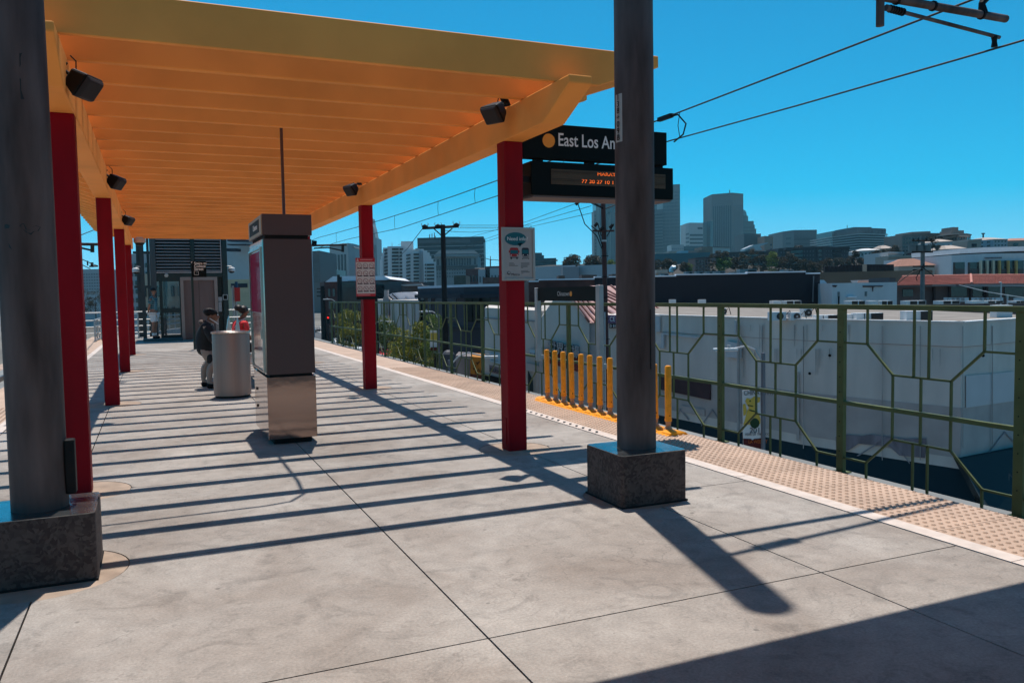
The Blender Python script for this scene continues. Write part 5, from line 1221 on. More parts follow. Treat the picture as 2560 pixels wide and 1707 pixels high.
# ---------------------------------------------------------------- street lamps, signal, banners
def lamp(xp, ytop, ybase_z, d, armpx, lab, side=-1, hd=(0.4, 0.4, 0.4)):
    top = wd(xp, ytop, d); tip = wd(xp+armpx, ytop-8, d)
    t = thing('street_lamp', lab, 'street lamp', (top.x, top.y, GZ), group='street lamps')
    MB().tube([(top.x, top.y, GZ), (top.x, top.y, top.z)], [0.085, 0.06], 8).build('pole', M('lamp_pole', (0.16, 0.16, 0.18), 0.5, 0.3, var=0.1), t)
    mid_ = (top+tip)/2+Vector((0, 0, abs(tip.x-top.x)*0.16))
    MB().tube([top-Vector((0, 0, 0.3)), (top+mid_)/2, mid_, tip], 0.035, 7).build('arm', LGREY, t)
    dv = (tip-top); dv.z = 0; dv.normalize()
    MB().bar(tip-dv*0.25, tip+dv*0.45, 0.24, 0.10).build('lamp_head', M('lamp_head', (0.55, 0.55, 0.55), 0.4, 0.2, var=0), t, bev=0.03)
    MB().tube([tip+Vector((0, 0, 0.05)), tip+Vector((0, 0, 0.14))], 0.05, 8).build('sensor', LGREY, t)
    return t
lamp(1908, 882, GZ, 24, -86, 'grey street lamp in front of the white mall wall with banner on its pole')
lamp(1096, 787, GZ, 52, -30, 'grey street lamp rising between the leafy trees')
lamp(1122, 900, GZ, 36, 98, 'bright headed street lamp reaching right over the orange wall', 1)
lamp(930, 812, GZ, 80, 45, 'slim street lamp beside the second right red column', 1)
lamp(842, 756, GZ, 95, -24, 'far street lamp at the left end of the green fence')
# dog banner as plain flat shapes
bn_ = thing('banner', 'tall Chinatown 2018 banner with yellow dog drawing on the lamp pole', 'banner', wd(1878, 1120, 24))
d_ = 24
def bpt(x, y): return wd(1560+x/2.352, 730+y/2.352, d_)
a = bpt(697, 575); b_ = bpt(812, 925)
UX = RH
def bpoly(pts, nm, mat, k=0): MB().extr([bpt(x, y)-FH*(0.004*k+0.006) for x, y in pts], FH*0.003).build(nm, mat, bn_, fix=True)
MB().extr([bpt(x, y) for x, y in ((697, 578), (800, 575), (812, 935), (702, 925))], FH*0.03).build('cloth', M('banner_cloth', (0.66, 0.64, 0.62), 0.9, var=0.06), bn_, fix=True)
BY = M('banner_yellow', (0.60, 0.40, 0.07), 0.9, var=0); BG = M('banner_green', (0.02, 0.05, 0.02), 0.9, var=0)
bpoly([(712, 640), (722, 622), (745, 628), (765, 612), (800, 618), (798, 645), (775, 655), (770, 690), (790, 710), (803, 745), (800, 775), (700, 780), (712, 745), (722, 700), (735, 680), (722, 660)], 'dog_shape', BY, 1)
bpoly([(700, 690), (698, 660), (712, 655), (722, 690), (715, 720), (702, 728)], 'dog_tail', BY, 1)
bpoly([(735, 688), (775, 700), (775, 707), (735, 696)], 'dog_collar', BG, 2)
bpoly([(768+28*math.cos(rad(a_)), 770+30*math.sin(rad(a_))) for a_ in range(0, 360, 24)], 'emblem_disc', BG, 2)
bpoly([(735, 640), (741, 633), (746, 640), (740, 646)], 'dog_eye', BG, 2)
bpoly([(728, 662), (760, 668), (757, 674), (727, 668)], 'dog_mouth', BG, 2)
bpoly([(700, 860), (745, 862), (755, 870), (765, 862), (811, 858), (812, 935), (702, 925)], 'lower_panel', M('banner_maroon', (0.10, 0.012, 0.01), 0.9, var=0), 1)
GD = M('banner_lettering', (0.06, 0.06, 0.07), 0.9, var=0); OL = M('banner_orange', (0.5, 0.12, 0.02), 0.9, var=0)
p = bpt(703, 606)-FH*0.02; text('lettering', 'CHINATOWN', GD, p, UX, (0, 0, 1), 0.21, bn_, sx=0.70)
p = bpt(737, 827)-FH*0.02; text('lettering', '2018', GD, p, UX, (0, 0, 1), 0.22, bn_)
p = bpt(710, 843)-FH*0.02; text('lettering', 'YEAR OF THE DOG', GD, p, UX, (0, 0, 1), 0.10, bn_, sx=0.85)
p = bpt(730, 888)-FH*0.02; text('lettering', 'LA WEEKLY', OL, p, UX, (0, 0, 1), 0.15, bn_, sx=0.72)
b2 = thing('banner', 'yellow and white banner on the lamp pole among the leafy trees', 'banner', wd(1083, 850, 52))
MB().extr([wd(x, y, 51.9) for x, y in ((1075, 826), (1093, 826), (1093, 868), (1075, 868))], FH*0.05).build('cloth', M('banner_cloth', (0.36, 0.35, 0.36)), b2, fix=True)
MB().extr([wd(x, y, 51.8) for x, y in ((1076, 832), (1092, 832), (1092, 850), (1076, 850))], FH*0.03).build('yellow_print', BY, b2, fix=True)
MB().extr([wd(x, y, 51.8) for x, y in ((1077, 868), (1092, 868), (1092, 876), (1077, 876))], FH*0.05).build('lower_panel', M('banner_maroon', (0.1, 0.01, 0.01)), b2, fix=True)
tsg = thing('traffic_signal', 'red lit traffic signal on a dark pole by the far street', 'traffic signal', wd(820, 830, 140))
p = wd(820, 794, 140)
MB().box(p.x-0.25, p.x+0.25, p.y, p.y+0.3, p.z-1.0, p.z+0.4).build('housing', BLK, tsg)
MB().disc((p.x, p.y-0.02, p.z), (0, -1, 0), 0.16, 0.02, 12).build('red_lamp', M('signal_lamp_red', (1, 0.02, 0.01), 0.5, var=0, emit=1.6), tsg)
MB().tube([(p.x, p.y+.15, GZ), (p.x, p.y+.15, p.z-1.0)], 0.08, 7).build('pole', BLK, tsg)

# ---------------------------------------------------------------- utility poles
WOOD = M('creosote_wood', (0.075, 0.032, 0.028), 0.85, var=0.3, scale=5, streak=0.1, bump=0.2, bscale=12); DWOOD = M('black_wood_pole', (0.012, 0.010, 0.010), 0.85, var=0.2)
up = thing('utility_pole', 'tall brown wooden pole beside the dark steel pole, cable conduits running up', 'utility pole', wd(1522, 1100, 31))
tp_ = wd(1508, 505, 31)
bs = wd(1523, 1150, 31)
MB().tube([(bs.x, bs.y, GZ), (tp_.x, tp_.y, tp_.z)], [0.125, 0.085], 12).build('shaft', WOOD, up, smooth=True)
def W3(x, y, d=30.9): return wd(x, y, d)
MB().tube([W3(1482, 577), W3(1508, 578), W3(1535, 577)], 0.035, 6).build('crossarm', WOOD, up)
for A_ in ([(1445, 510), (1462, 560), (1492, 590), (1505, 622)], [(1478, 565), (1495, 578), (1507, 618)], [(1495, 560), (1503, 590)], [(1478, 508), (1508, 522)], [(1485, 508), (1508, 520)], [(1540, 512), (1514, 522)], [(1535, 560), (1517, 592)]):
    MB().tube([W3(*a_) for a_ in A_], 0.02, 5).build('cable', BLK, up)
for x, y in ((1443, 508), (1504, 572), (1528, 566), (1490, 562)): MB().tube([W3(x-4, y+4), W3(x+4, y-4)], 0.06, 7).build('insulator', BLK, up)
MB().tube([Vector((bs.x-0.16, bs.y, GZ)), W3(1512, 780)], 0.03, 6).build('conduit', LGREY, up)
for k in range(9): 
    q = W3(1512+k*0.9, 640+k*52); MB().tube([q-RH*0.14, q+RH*0.14], 0.015, 5).build('step_bolt', BLK, up)
MB().tube([W3(1510, 600), W3(1510, 604)], 0.098, 10).build('band', LGREY, up)
for pts in ([(1443, 508), (1320, 553), (1150, 600)], [(1478, 515), (1322, 560), (1150, 620)], [(1482, 532), (1335, 565), (1150, 625)]):
    wv_ = thing('power_line', ['highest', 'middle', 'lowest'][int(pts[0][1] > 508)+int(pts[0][1] > 520)]+' thin power line sagging left from the brown wooden pole', 'wire', W3(*pts[0]), group='power lines at the brown pole')
    MB().tube([wd(x, y, 31+i*16) for i, (x, y) in enumerate(pts)], 0.012, 4).build('wire', WIRE, wv_)
# black T pole
tpq = thing('utility_pole', 'tall black T shaped pole with three insulator pairs in front of the courthouse', 'utility pole', wd(1110, 900, 46))
a = wd(1107, 562, 46); b_ = wd(1117, 980, 46)
MB().tube([(b_.x, b_.y, GZ), (a.x, a.y, a.z)], [0.22, 0.13], 10).build('shaft', DWOOD, tpq, smooth=True)
MB().tube([wd(1056, 571, 46), wd(1146, 566, 46)], 0.075, 6).build('crossarm', DWOOD, tpq)
for x in (1084, 1131): MB().tube([wd(x, 571, 46), wd(1107, 592, 46)], 0.035, 5).build('brace', DWOOD, tpq)
for x, y in ((1062, 567), (1095, 566), (1141, 563)):
    MB().tube([wd(x-7, y+1, 46), wd(x, y-1, 46), wd(x+7, y+1, 46)], [0.07, 0.12, 0.07], 7).build('insulator', BLK, tpq)
    for s in (-1, 1): MB().tube([wd(x+s*6, y-1, 46), wd(x+s*9, y-7, 46), wd(x+s*7, y-9, 46)], 0.022, 5).build('pin', LGREY, tpq)
# transformer pole
xp = thing('utility_pole', 'grey pole carrying transformer cans in front of the red tiled roof', 'utility pole', wd(2306, 760, 62))
MB().tube([(*fpt(2308, 62), GZ), wd(2307, 590, 62)], [0.19, 0.15], 10).build('shaft', M('grey_pole', (0.12, 0.14, 0.14), 0.8, var=0.15), xp, smooth=True)
for x in (2281, 2298, 2318): MB().tube([wd(x, 628, 61.6), wd(x, 613, 61.6)], 0.27, 10).build('transformer', M('transformer_grey', (0.10, 0.12, 0.12), 0.6, var=0.1), xp, smooth=True)
for y, x0, x1 in ((602, 2280, 2335), (630, 2280, 2332), (666, 2282, 2335), (675, 2282, 2306)): MB().tube([wd(x0, y, 61.7), wd(x1, y, 61.7)], 0.06, 5).build('crossarm', DWOOD, xp)
for x in (2284, 2296, 2316, 2328): MB().tube([wd(x, 602, 61.6), wd(x, 596, 61.6)], 0.07, 6).build('insulator', BLK, xp)
for pts in ([(2306, 672), (2283, 680), (2262, 694), (2240, 712)], [(2306, 668), (2335, 690)], [(2310, 660), (2290, 695), (2293, 702)]): MB().tube([wd(x, y, 61.5) for x, y in pts], 0.035, 5).build('cable', BLK, xp)
pl_ = thing('power_line', 'thin service cable crossing the red tiled building facade', 'wire', wd(2400, 712, 66))
MB().tube([wd(2398, 712, 66), wd(2470, 730, 58), wd(2560, 744, 50)], 0.03, 4).build('wire', LGREY, pl_)
for x, y0, d in ((2503, 706, 64), (2519, 736, 60)):
    pp = thing('lamp_post', 'short slim post before the red tiled building, %s' % ('taller with a lamp arm' if x == 2503 else 'lower one carrying the cable'), 'post', wd(x, 760, d))
    q = wd(x, y0, d); MB().tube([(q.x, q.y, GZ), tuple(q)], 0.06, 6).build('pole', LGREY, pp)
    if x == 2503: MB().tube([tuple(q), wd(x-6, y0, d)], 0.05, 5).build('arm', LGREY, pp)
for x, y0, yb, lab in ((2276, 650, 0, 0),):
    pass
for x, ytop, lab in ((846, 687, 'left one of two thin black poles before the brick building'), (851, 692, 'right one of two thin black poles before the brick building')):
    q = wd(x, ytop, 125); pp = thing('utility_pole', lab, 'utility pole', (q.x, q.y, GZ)); MB().tube([(q.x, q.y, GZ), tuple(q)], [0.35, 0.22], 8).build('shaft', DWOOD, pp)
q = wd(806, 715, 150); pp = thing('utility_pole', 'black pole with crossarms at the street behind the steel kiosk', 'utility pole', (q.x, q.y, GZ)); MB().tube([(q.x, q.y, GZ), tuple(q)], [0.5, 0.35], 8).build('shaft', DWOOD, pp)
for y in (722, 730, 740): MB().tube([wd(792, y, 150), wd(818, y, 150)], 0.12, 5).build('crossarm', DWOOD, pp)
q = wd(940, 738, 85); pp = thing('utility_pole', 'black lattice topped pole right behind the prohibition board', 'utility pole', (q.x, q.y, GZ)); MB().tube([(q.x, q.y, GZ), tuple(q)], [0.2, 0.16], 8).build('shaft', DWOOD, pp)
for x, y0, y1, lab in ((2240, 600, 612, 'tiny power pylon on the ridge left of the hillside apartments'), (2458, 583, 594, 'small pole on the ridge above the blue grey houses')):
    q = wd(x, y0, 420); pp = thing('utility_pole', lab, 'utility pole', wd(x, y1+8, 420)); MB().tube([wd(x, y1+8, 420), tuple(q)], 0.4, 5).build('shaft', DWOOD, pp); MB().tube([wd(x-4, y0+1, 420), wd(x+4, y0+1, 420)], 0.3, 5).build('crossarm', DWOOD, pp)
# ---------------------------------------------------------------- white mall with parapet
mall = thing('mall_building', 'long white blank walled mall behind the green fence, air conditioners on its flat roof', 'building', (*fpt(2200, 30), GZ))
MP = [(1560, 45), (1640, 38.5), (2008, 30.5), (2406, 26), (2700, 30.5)]
PP = [fpt(x, d) for x, d in MP]
bk = [(PP[-1][0]+FH.x*30, PP[-1][1]+FH.y*30), (PP[0][0]+FH.x*22, PP[0][1]+FH.y*22)]
ZP = zy(2406, 805, 26)
ZB = zy(2397, 1172, 26); ZG = zy(2406, 867, 26); ZD = zy(2397, 1019, 26)
MB().prism(PP+bk, ZB, ZG).build('wall', STUC, mall)
def offs(P, k): return [(x-FH.x*k, y-FH.y*k) for x, y in P]
MB().prism(offs(PP, 0.06)+bk, ZG, ZP-0.3).build('upper_wall', STUC, mall)
# parapet rim as four walls around the sunken roof
for i in range(len(PP)-1):
    a, b_ = Vector((*offs(PP, 0.06)[i], 0)), Vector((*offs(PP, 0.06)[i+1], 0)); n = Vector((-(b_-a).y, (b_-a).x, 0)).normalized()*0.25
    MB().prism([a[:2], b_[:2], (b_+n)[:2], (a+n)[:2]], ZP-0.3, ZP-0.02).build('parapet', STUC, mall)
    a2, b2_ = a-n*0.2, b_-n*0.2
    MB().prism([a2[:2], b2_[:2], (b_+n*1.1)[:2], (a+n*1.1)[:2]], ZP-0.018, ZP+0.02).build('coping', M('coping_pale', (0.62, 0.60, 0.58), 0.6, var=0.1), mall)
MB().prism([(x+FH.x*0.3, y+FH.y*0.3) for x, y in PP]+bk, ZP-0.3, ZP-0.10).build('roof', ROOFG, mall)
MB().prism(offs(PP, 0.35)+[(x+FH.x*0.2, y+FH.y*0.2) for x, y in reversed(PP)], ZG-0.02, ZG+0.0).build('reddish_joint', M('rust_joint', (0.30, 0.14, 0.12), 0.9, var=0.1), mall) if False else None
# painted-over band
for i in range(len(PP)-1):
    a, b_ = Vector((*offs(PP, 0.02)[i], 0)), Vector((*offs(PP, 0.02)[i+1], 0))
    if i >= 1: MB().prism([a[:2], b_[:2], (b_+FH*0.03)[:2], (a+FH*0.03)[:2]], ZB+0.35 if i != 3 else ZB+.2, ZD).build('grey_band', STUD, mall)
    MB().prism([a[:2], b_[:2], (b_+FH*0.5)[:2], (a+FH*0.5)[:2]], ZG-0.015, ZG-0.001).build('joint_line', M('rust_joint', (0.25, 0.11, 0.09), 0.9, var=0.1), mall)
DKST = M('dark_shopfront', (0.006, 0.010, 0.012), 0.5, var=0.2, scale=0.5)
MB().prism([(x+FH.x*0.3, y+FH.y*0.3) for x, y in PP]+bk, GZ, ZB-0.001).build('shopfront', DKST, mall)
for i in range(1, 4):
    a, b_ = Vector((*PP[i], 0)), Vector((*PP[i+1], 0))
    zA = ZB-0.0; MB().add([(a.x, a.y, zA), (b_.x, b_.y, zA), (b_.x-FH.x*1.3, b_.y-FH.y*1.3, zA-1.1), (a.x-FH.x*1.3, a.y-FH.y*1.3, zA-1.1),
                           (a.x, a.y, zA-0.05), (b_.x, b_.y, zA-0.05), (b_.x-FH.x*1.25, b_.y-FH.y*1.25, zA-1.2), (a.x-FH.x*1.25, a.y-FH.y*1.25, zA-1.2)], [(0, 3, 2, 1), (4, 5, 6, 7), (2, 3, 7, 6)]).build('awning', DARKGRN, mall)
# bigger awning on the right-hand return wall
def mp(x, y, d): return wd(x, y, d)
aw = [mp(2400, 1149, 25.6), mp(2560, 1118, 27.8), mp(2620, 1105, 28.5), mp(2640, 1230, 27), mp(2480, 1290, 24.2), mp(2450, 1245, 24.4)]
MB().extr(aw, FH*0.4).build('corner_awning', DARKGRN, mall, fix=True)
p = mp(2520, 1200, 24.0); text('lettering', 'No', M('faint_print', (0.05, 0.07, 0.08), 0.8, var=0), p, RH, (0, 0, 1), 0.3, mall)
# wall oddments: raised panels, boarded patches, ghost triangles
def on_mall(x, y, i, push=0.0):
    a, b_ = Vector((*PP[i], 0)), Vector((*PP[i+1], 0)); n = Vector(((b_-a).y, -(b_-a).x, 0)).normalized()
    a = a+n*push; r = ray(x, y); t_ = (a-Vector((0, 0, 0))).dot(n)/Vector((r.x, r.y, 0)).dot(n); return EYEP+r*t_
def patch(pts, i, nm, mat, th=0.03, push=0.03):
    n = Vector(((PP[i+1][1]-PP[i][1]), -(PP[i+1][0]-PP[i][0]), 0)).normalized()
    MB().extr([on_mall(x, y, i, push) for x, y in pts], n*th).build(nm, mat, mall, fix=True)
def c7(x, y): return (1560+x/2.352, 730+y/2.352)
BOARD = M('boarded_brown', (0.060, 0.030, 0.032), 0.9, var=0.2, scale=2)
patch([c7(218, 498), c7(511, 541), c7(511, 634), c7(218, 572)], 1, 'boarded_window', BOARD, 0.06)
patch([c7(340, 665), c7(476, 690), c7(476, 724), c7(340, 705)], 1, 'painted_patch', STUD)
GH = M('ghost_mark', (0.27, 0.25, 0.26), 0.95, var=0.2, scale=3)
for tri, i in (((c7(455, 780), c7(518, 688), c7(560, 745)), 1), ((c7(310, 740), c7(330, 685), c7(380, 745)), 1), ((c7(1330, 985), c7(1560, 842), c7(1680, 1000)), 2), ((c7(2130, 960), c7(2240, 818), c7(2300, 880)), 3)):
    for a, b_ in ((tri[0], tri[1]), (tri[1], tri[2])):
        patch([a, b_, (b_[0], b_[1]+4), (a[0], a[1]+4)], i, 'ghost_line', GH, 0.012, 0.05)
rn = random.Random(3)
sm = [c7(1245, 850), c7(1300, 836), c7(1400, 845), c7(1450, 836), c7(1560, 850), c7(1650, 862), c7(1775, 858), c7(1775, 905), c7(1770, 975), c7(1620, 960), c7(1560, 905), c7(1380, 890), c7(1320, 930), c7(1250, 940)]
patch(sm, 2, 'grime_patch', M('grime', (0.20, 0.17, 0.185), 0.95, var=0.35, scale=2.5, streak=0.25), 0.012, 0.05)
patch([c7(2010, 492), c7(2290, 466), c7(2290, 640), c7(2010, 680)], 3, 'painted_patch', M('patch_b', (0.50, 0.475, 0.47), 0.9, var=0.04, scale=1), 0.012, 0.03)
patch([c7(1015, 470), c7(1030, 470), c7(1030, 875), c7(1015, 870)], 2, 'painted_patch', STUD, 0.012, 0.045)
for q in ([(178, 140), (215, 142), (215, 235), (178, 233)], [(225, 240), (430, 262), (430, 272), (238, 250), (238, 330), (180, 325), (180, 318), (225, 320)], [(604, 288), (692, 303), (692, 392), (604, 380)], [(655, 165), (663, 166), (663, 245), (655, 244)]):
    patch([c7(*p) for p in q], 1, 'raised_panel', M('stucco_panel', (0.50, 0.49, 0.49), 0.9, var=0.05), 0.06, 0.09)
for x, y, i in ((1090, 478, 2), (2108, 373, 3), (1208, 372, 2)): 
    p = on_mall(*c7(x, y), i, 0.1); MB().disc(p, -FH, 0.05, 0.05, 8).build('vent_hole', BLK, mall)

SEAM = M('wall_seam', (0.33, 0.29, 0.265), 0.95, var=0.3, scale=3, streak=0.2)
for x, i in ((1905, 1), (2008, 2), (2110, 2), (2205, 2), (2300, 2), (2406, 3), (2480, 3)):
    patch([(x, 815), (x+1.6, 815), (x+1.6, 1150 if i == 2 else 1120), (x, 1150 if i == 2 else 1120)], i, 'wall_seam', SEAM, 0.012, 0.075)
rn = random.Random(8)
DRIP = M('drip_stain', (0.40, 0.345, 0.31), 0.95, var=0.35, scale=5, streak=0.12)
for k in range(26):
    x = rn.uniform(1820, 2400); i = 1 if x < 2006 else 2; h_ = rn.uniform(10, 70); w_ = rn.uniform(1.0, 3.2); y = rn.choice((872, 872, 812))
    patch([(x, y), (x+w_, y), (x+w_*0.6, y+h_), (x+w_*0.3, y+h_*1.1)], i, 'drip_stain', DRIP, 0.010, 0.074)
patch([(1846, 812), (1850, 812), (1850, 1080), (1846, 1080)], 1, 'downpipe', M('pipe_pale', (0.36, 0.33, 0.31), 0.6, var=0.1), 0.08, 0.15)

# air conditioners
ACW = M('ac_white', (0.62, 0.62, 0.62), 0.5, var=0.06); ACD = M('ac_dark_grille', (0.03, 0.022, 0.02), 0.6, var=0.3, scale=20)
def ac(x0, x1, y0, y1, d, lab, style='fan', dep=0.45):
    a = wd(x0, y0, d); b_ = wd(x1, y1, d); zf = ZP-0.10
    zb_ = max(min(b_.z, a.z-0.3), zf) if d < 60 else b_.z
    t = thing('air_conditioner', lab, 'air conditioner', (a.x, a.y, zb_), group='air conditioners on the mall roof')
    w_ = (b_-a); w_.z = 0; L_ = w_.length; u = w_.normalized()
    ctr = (Vector((a.x, a.y, 0))+Vector((b_.x, b_.y, 0)))/2+FH*dep/2
    place('casing', ACW if style != 'dark' else ACD, t, (ctr.x, ctr.y, (a.z+zb_)/2), (u.x, u.y), L_, dep, a.z-zb_)
    f = ctr-FH*(dep/2+0.01)
    if style == 'fan':
        cc = Vector((f.x, f.y, (a.z+zb_)/2)) + u*L_*0.08
        MB().disc(cc, -FH, (a.z-zb_)*0.40, 0.02, 16).build('fan_grille', ACD, t)
        for k in range(2): MB().disc(cc-FH*(0.02+k*0.01), -FH, (a.z-zb_)*(0.12+0.0*k), 0.01, 10).build('fan_hub', M('ac_hub', (0.3, 0.3, 0.3), 0.6, var=0), t) if k == 0 else None
        MB().tube([Vector((f.x, f.y, a.z-0.1))+u*L_*0.5, Vector((f.x, f.y, a.z+0.05))+u*(L_*0.5+0.12), Vector((f.x, f.y, zb_))+u*(L_*0.5+0.22)], 0.02, 5).build('pipe', BLK, t)
    elif style == 'split':
        g = f+u*L_*0.27; place('coil_grille', ACD, t, (g.x, g.y, (a.z+zb_)/2), (u.x, u.y), L_*0.44, 0.04, (a.z-zb_)*0.92)
        place('seam', ACD, t, (f.x-u.x*L_*.2, f.y-u.y*L_*.2, (a.z+zb_)/2), (u.x, u.y), 0.015, 0.03, (a.z-zb_)*0.9)
    elif style == 'open':
        for k in (0.30, -0.12): g = f+u*L_*k; place('opening', ACD, t, (g.x, g.y, (a.z+zb_)/2), (u.x, u.y), L_*0.34, 0.04, (a.z-zb_)*0.86)
    return t
def g6(x, y): return (1960+x/3.92, 530+y/3.92)
L1 = [(1830/3.92, 0)]
ac(1928, 1966, 780, 801, 31.0, 'white fan air conditioner on the mall roof, leftmost of the big front ones', 'fan')
ac(1977, 2003, 781, 801, 30.8, 'beige fan air conditioner second from left at the mall parapet', 'fan')
ac(2009, 2030, 771, 792, 33.0, 'raised white air conditioner left of the tall fence post', 'fan')
ac(2043, 2093, 788, 803, 30.0, 'long low white air conditioner left of the fence post', 'split')
ac(2112, 2137, 786, 803, 29.3, 'square white air conditioner just right of the fence post', 'plain')
ac(2141, 2208, 783, 804, 29.0, 'long white air conditioner with dark coil right of the fence post', 'split')
ac(2266, 2331, 778, 804, 27.6, 'tall white air conditioner with dark coil behind two fence bars', 'split')
ac(2492, 2531, 763, 793, 31.5, 'low white air conditioner at the far right of the mall roof', 'plain')
ac(1675, 1690, 749, 756, 57, 'small white vent left on the far roof edge', 'plain'); ac(1748, 1765, 749, 757, 57, 'small white box second on the far roof edge', 'plain')
ac(1804, 1816, 771, 784, 40, 'lone small air conditioner hanging beside the fence post on the mall roof', 'fan')
for i, (x0, x1) in enumerate(((1933, 1953), (1958, 2003), (2121, 2163), (2171, 2196), (2198, 2232), (2265, 2315), (2348, 2400), (2429, 2460), (2461, 2508), (2537, 2560))):
    ac(x0, x1, 752, 764, 54+0.1*i, ('%s air conditioner from the left in the row above the fence rail' % words[i]), 'open' if i not in (0, 3, 7) else 'plain', 0.8)

# ---------------------------------------------------------------- gabled building with the pink roof
PINK = M('pink_metal_roof', (0.46, 0.27, 0.24), 0.6, var=0.08, scale=0.6)
gb_ = thing('gabled_building', 'white gabled market hall with pink ribbed roof and Chinese lettering', 'building', (*fpt(1400, 41), GZ))
D1 = 41.0
def gw(x, y, k=0.0): return wd(x, y, D1-k)
# lower flat wing at the left, gable face, right wing
def flatwall(pts, nm, mat, th=6.0, par=None, k=0.0): return MB().extr([gw(x, y, k) for x, y in pts], FH*th).build(nm, mat, par or gb_, fix=True)
flatwall([(1212, 769), (1360, 777), (1360, 1240), (1212, 1240)], 'wall', STUC, 8)
flatwall([(1210, 793), (1360, 803), (1360, 806), (1210, 796)], 'joint_line', M('joint_grey', (0.25, 0.25, 0.26), 0.9, var=0), 0.05, k=0.05)
gz0 = gw(1400, 1240).z
flatwall([(1349, 800), (1382, 752), (1434, 752), (1474, 807), (1474, 1240), (1349, 1240)], 'gable_wall', STUC, 7.8, k=0.5)
flatwall([(1349, 868), (1474, 883), (1474, 1240), (1349, 1240)], 'grey_band', STUD, 0.03, k=0.54)
flatwall([(1475, 808), (1502, 807), (1502, 1240), (1475, 1240)], 'side_wall', STUD, 6, k=0.3)
flatwall([(1502, 788), (1660, 792), (1660, 1240), (1502, 1240)], 'right_wall', STUC, 5, k=0.1)
# roof plane sloping down to the right-front
ra, rb_, rc_, rd_ = wd(1429, 752, D1-0.6), wd(1474, 807, D1-0.6), wd(1520, 806, D1-0.2), wd(1660, 786, 55)
re_ = wd(1597, 716, 60); rf_ = wd(1478, 714, 58)
MB().add([ra, rb_, rc_, rd_, re_, rf_], [(0, 1, 2, 3, 4, 5)]).build('roof', PINK, gb_)
up_ = Vector((0, 0, 0.04))
RIBM = M('roof_rib', (0.16, 0.07, 0.06), 0.7, var=0)
for k in range(9):
    s = k/9; top = rf_.lerp(re_, s) if False else ra.lerp(rf_, s+0.03); bot = rb_.lerp(rc_, min(1, s*3)) if s < .33 else rc_.lerp(rd_, (s-.33)/.67)
    MB().bar(top+up_, bot+up_, 0.10, 0.10).build('roof_rib', RIBM, gb_)
for k in range(4):
    top = rf_.lerp(re_, (k+0.6)/4); bot = rc_.lerp(rd_, 0.75+k*0.1) if k < 3 else rd_
    MB().bar(top+up_, bot+up_, 0.10, 0.10).build('roof_rib', RIBM, gb_)
flatwall([(1478, 712), (1597, 714), (1597, 717), (1478, 715)], 'ridge_cap', PINK, 0.3, k=-18) if False else None
MB().add([gw(1358, 764, .5), gw(1349, 800, .55), gw(1382, 752, .55)], [(0, 1, 2)])
# signs on it: tilted board of Chinese characters
CH = M('chinese_letter_grey', (0.34, 0.32, 0.315), 0.8, var=0.05)
ub = (gw(1448, 853, .8)-gw(1368, 838, .8)).normalized()
for i, ch in enumerate('世界商場'):
    p = gw(1370+i*19.5, 878+i*3.9, 0.75)
    text('chinese_letter', ch, CH, p, ub, (0, 0, 1), 0.66, gb_, depth=0.07, sx=0.62, bold=0.012)
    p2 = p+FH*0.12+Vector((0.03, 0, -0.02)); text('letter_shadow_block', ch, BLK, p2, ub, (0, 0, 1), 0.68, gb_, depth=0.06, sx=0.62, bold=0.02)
flatwall([(1367, 877), (1448, 896), (1448, 930), (1367, 906)], 'red_sign_board', M('red_sign_board', (0.16, 0.03, 0.03), 0.8, var=0.2, scale=3), 0.08, k=0.66)
for k, (x, y) in enumerate(((1374, 884), (1393, 889), (1414, 895), (1434, 899))):
    c = gw(x, y+8, 0.76); MB().tube([c+Vector((0, 0, 0.12)), c-Vector((0, 0, 0.12))], 0.07, 6).build('sign_letter_stroke', DK, gb_)
flatwall([(1502, 787), (1545, 788), (1545, 808), (1524, 808), (1502, 808)], 'purple_sign', M('sign_purple', (0.16, 0.09, 0.16), 0.8, var=0.1), 0.1, k=0.3)
p = gw(1524, 803, 0.35); text('lettering', 'CE FOR', WPRINT, p, RH, (0, 0, 1), 0.32, gb_, depth=0.01, sx=0.7)
flatwall([(1524, 809), (1545, 809), (1545, 820), (1524, 820)], 'phone_sign', BLK, 0.1, k=0.3)
p = gw(1524.5, 818, 0.36); text('lettering', '0 812 -', WPRINT, p, RH, (0, 0, 1), 0.19, gb_, depth=0.01)
SB = M('sign_pale_blue', (0.42, 0.52, 0.56), 0.8, var=0.08, scale=2)
flatwall([(1225, 881), (1250, 885), (1250, 909), (1225, 904)], 'pale_blue_sign', SB, 0.06, k=0.3)
for y in (886, 893, 899): flatwall([(1228, y), (1246, y+3), (1246, y+4.2), (1228, y+1.2)], 'sign_writing', GREYP, 0.01, k=0.37)
flatwall([(1223, 912), (1258, 921), (1258, 938), (1223, 930)], 'parking_sign', M('parking_board', (0.24, 0.16, 0.155), 0.8, var=0.05), 0.08, k=0.6)
up2 = (gw(1258, 921)-gw(1223, 912)).normalized()
p = gw(1224.5, 928, 0.72); text('lettering', 'PARKING', DK, p, up2, (0, 0, 1), 0.27, gb_, depth=0.01, sx=0.78, bold=0.006)
flatwall([(1324, 874), (1347, 877), (1347, 892), (1324, 887)], 'natural_sign', SB, 0.06, k=0.3)
p = gw(1325, 886, 0.4); text('lettering', 'natural', DK, p, up2, (0, 0, 1), 0.22, gb_, depth=0.01)
flatwall([(1212, 935), (1252, 945), (1252, 1240), (1212, 1240)], 'dark_opening', BLK, 0.1, k=0.15)
flatwall([(1320, 925), (1332, 950), (1335, 1020), (1320, 1060)], 'dark_doorway', DARKGRN, 0.1, k=0.15)
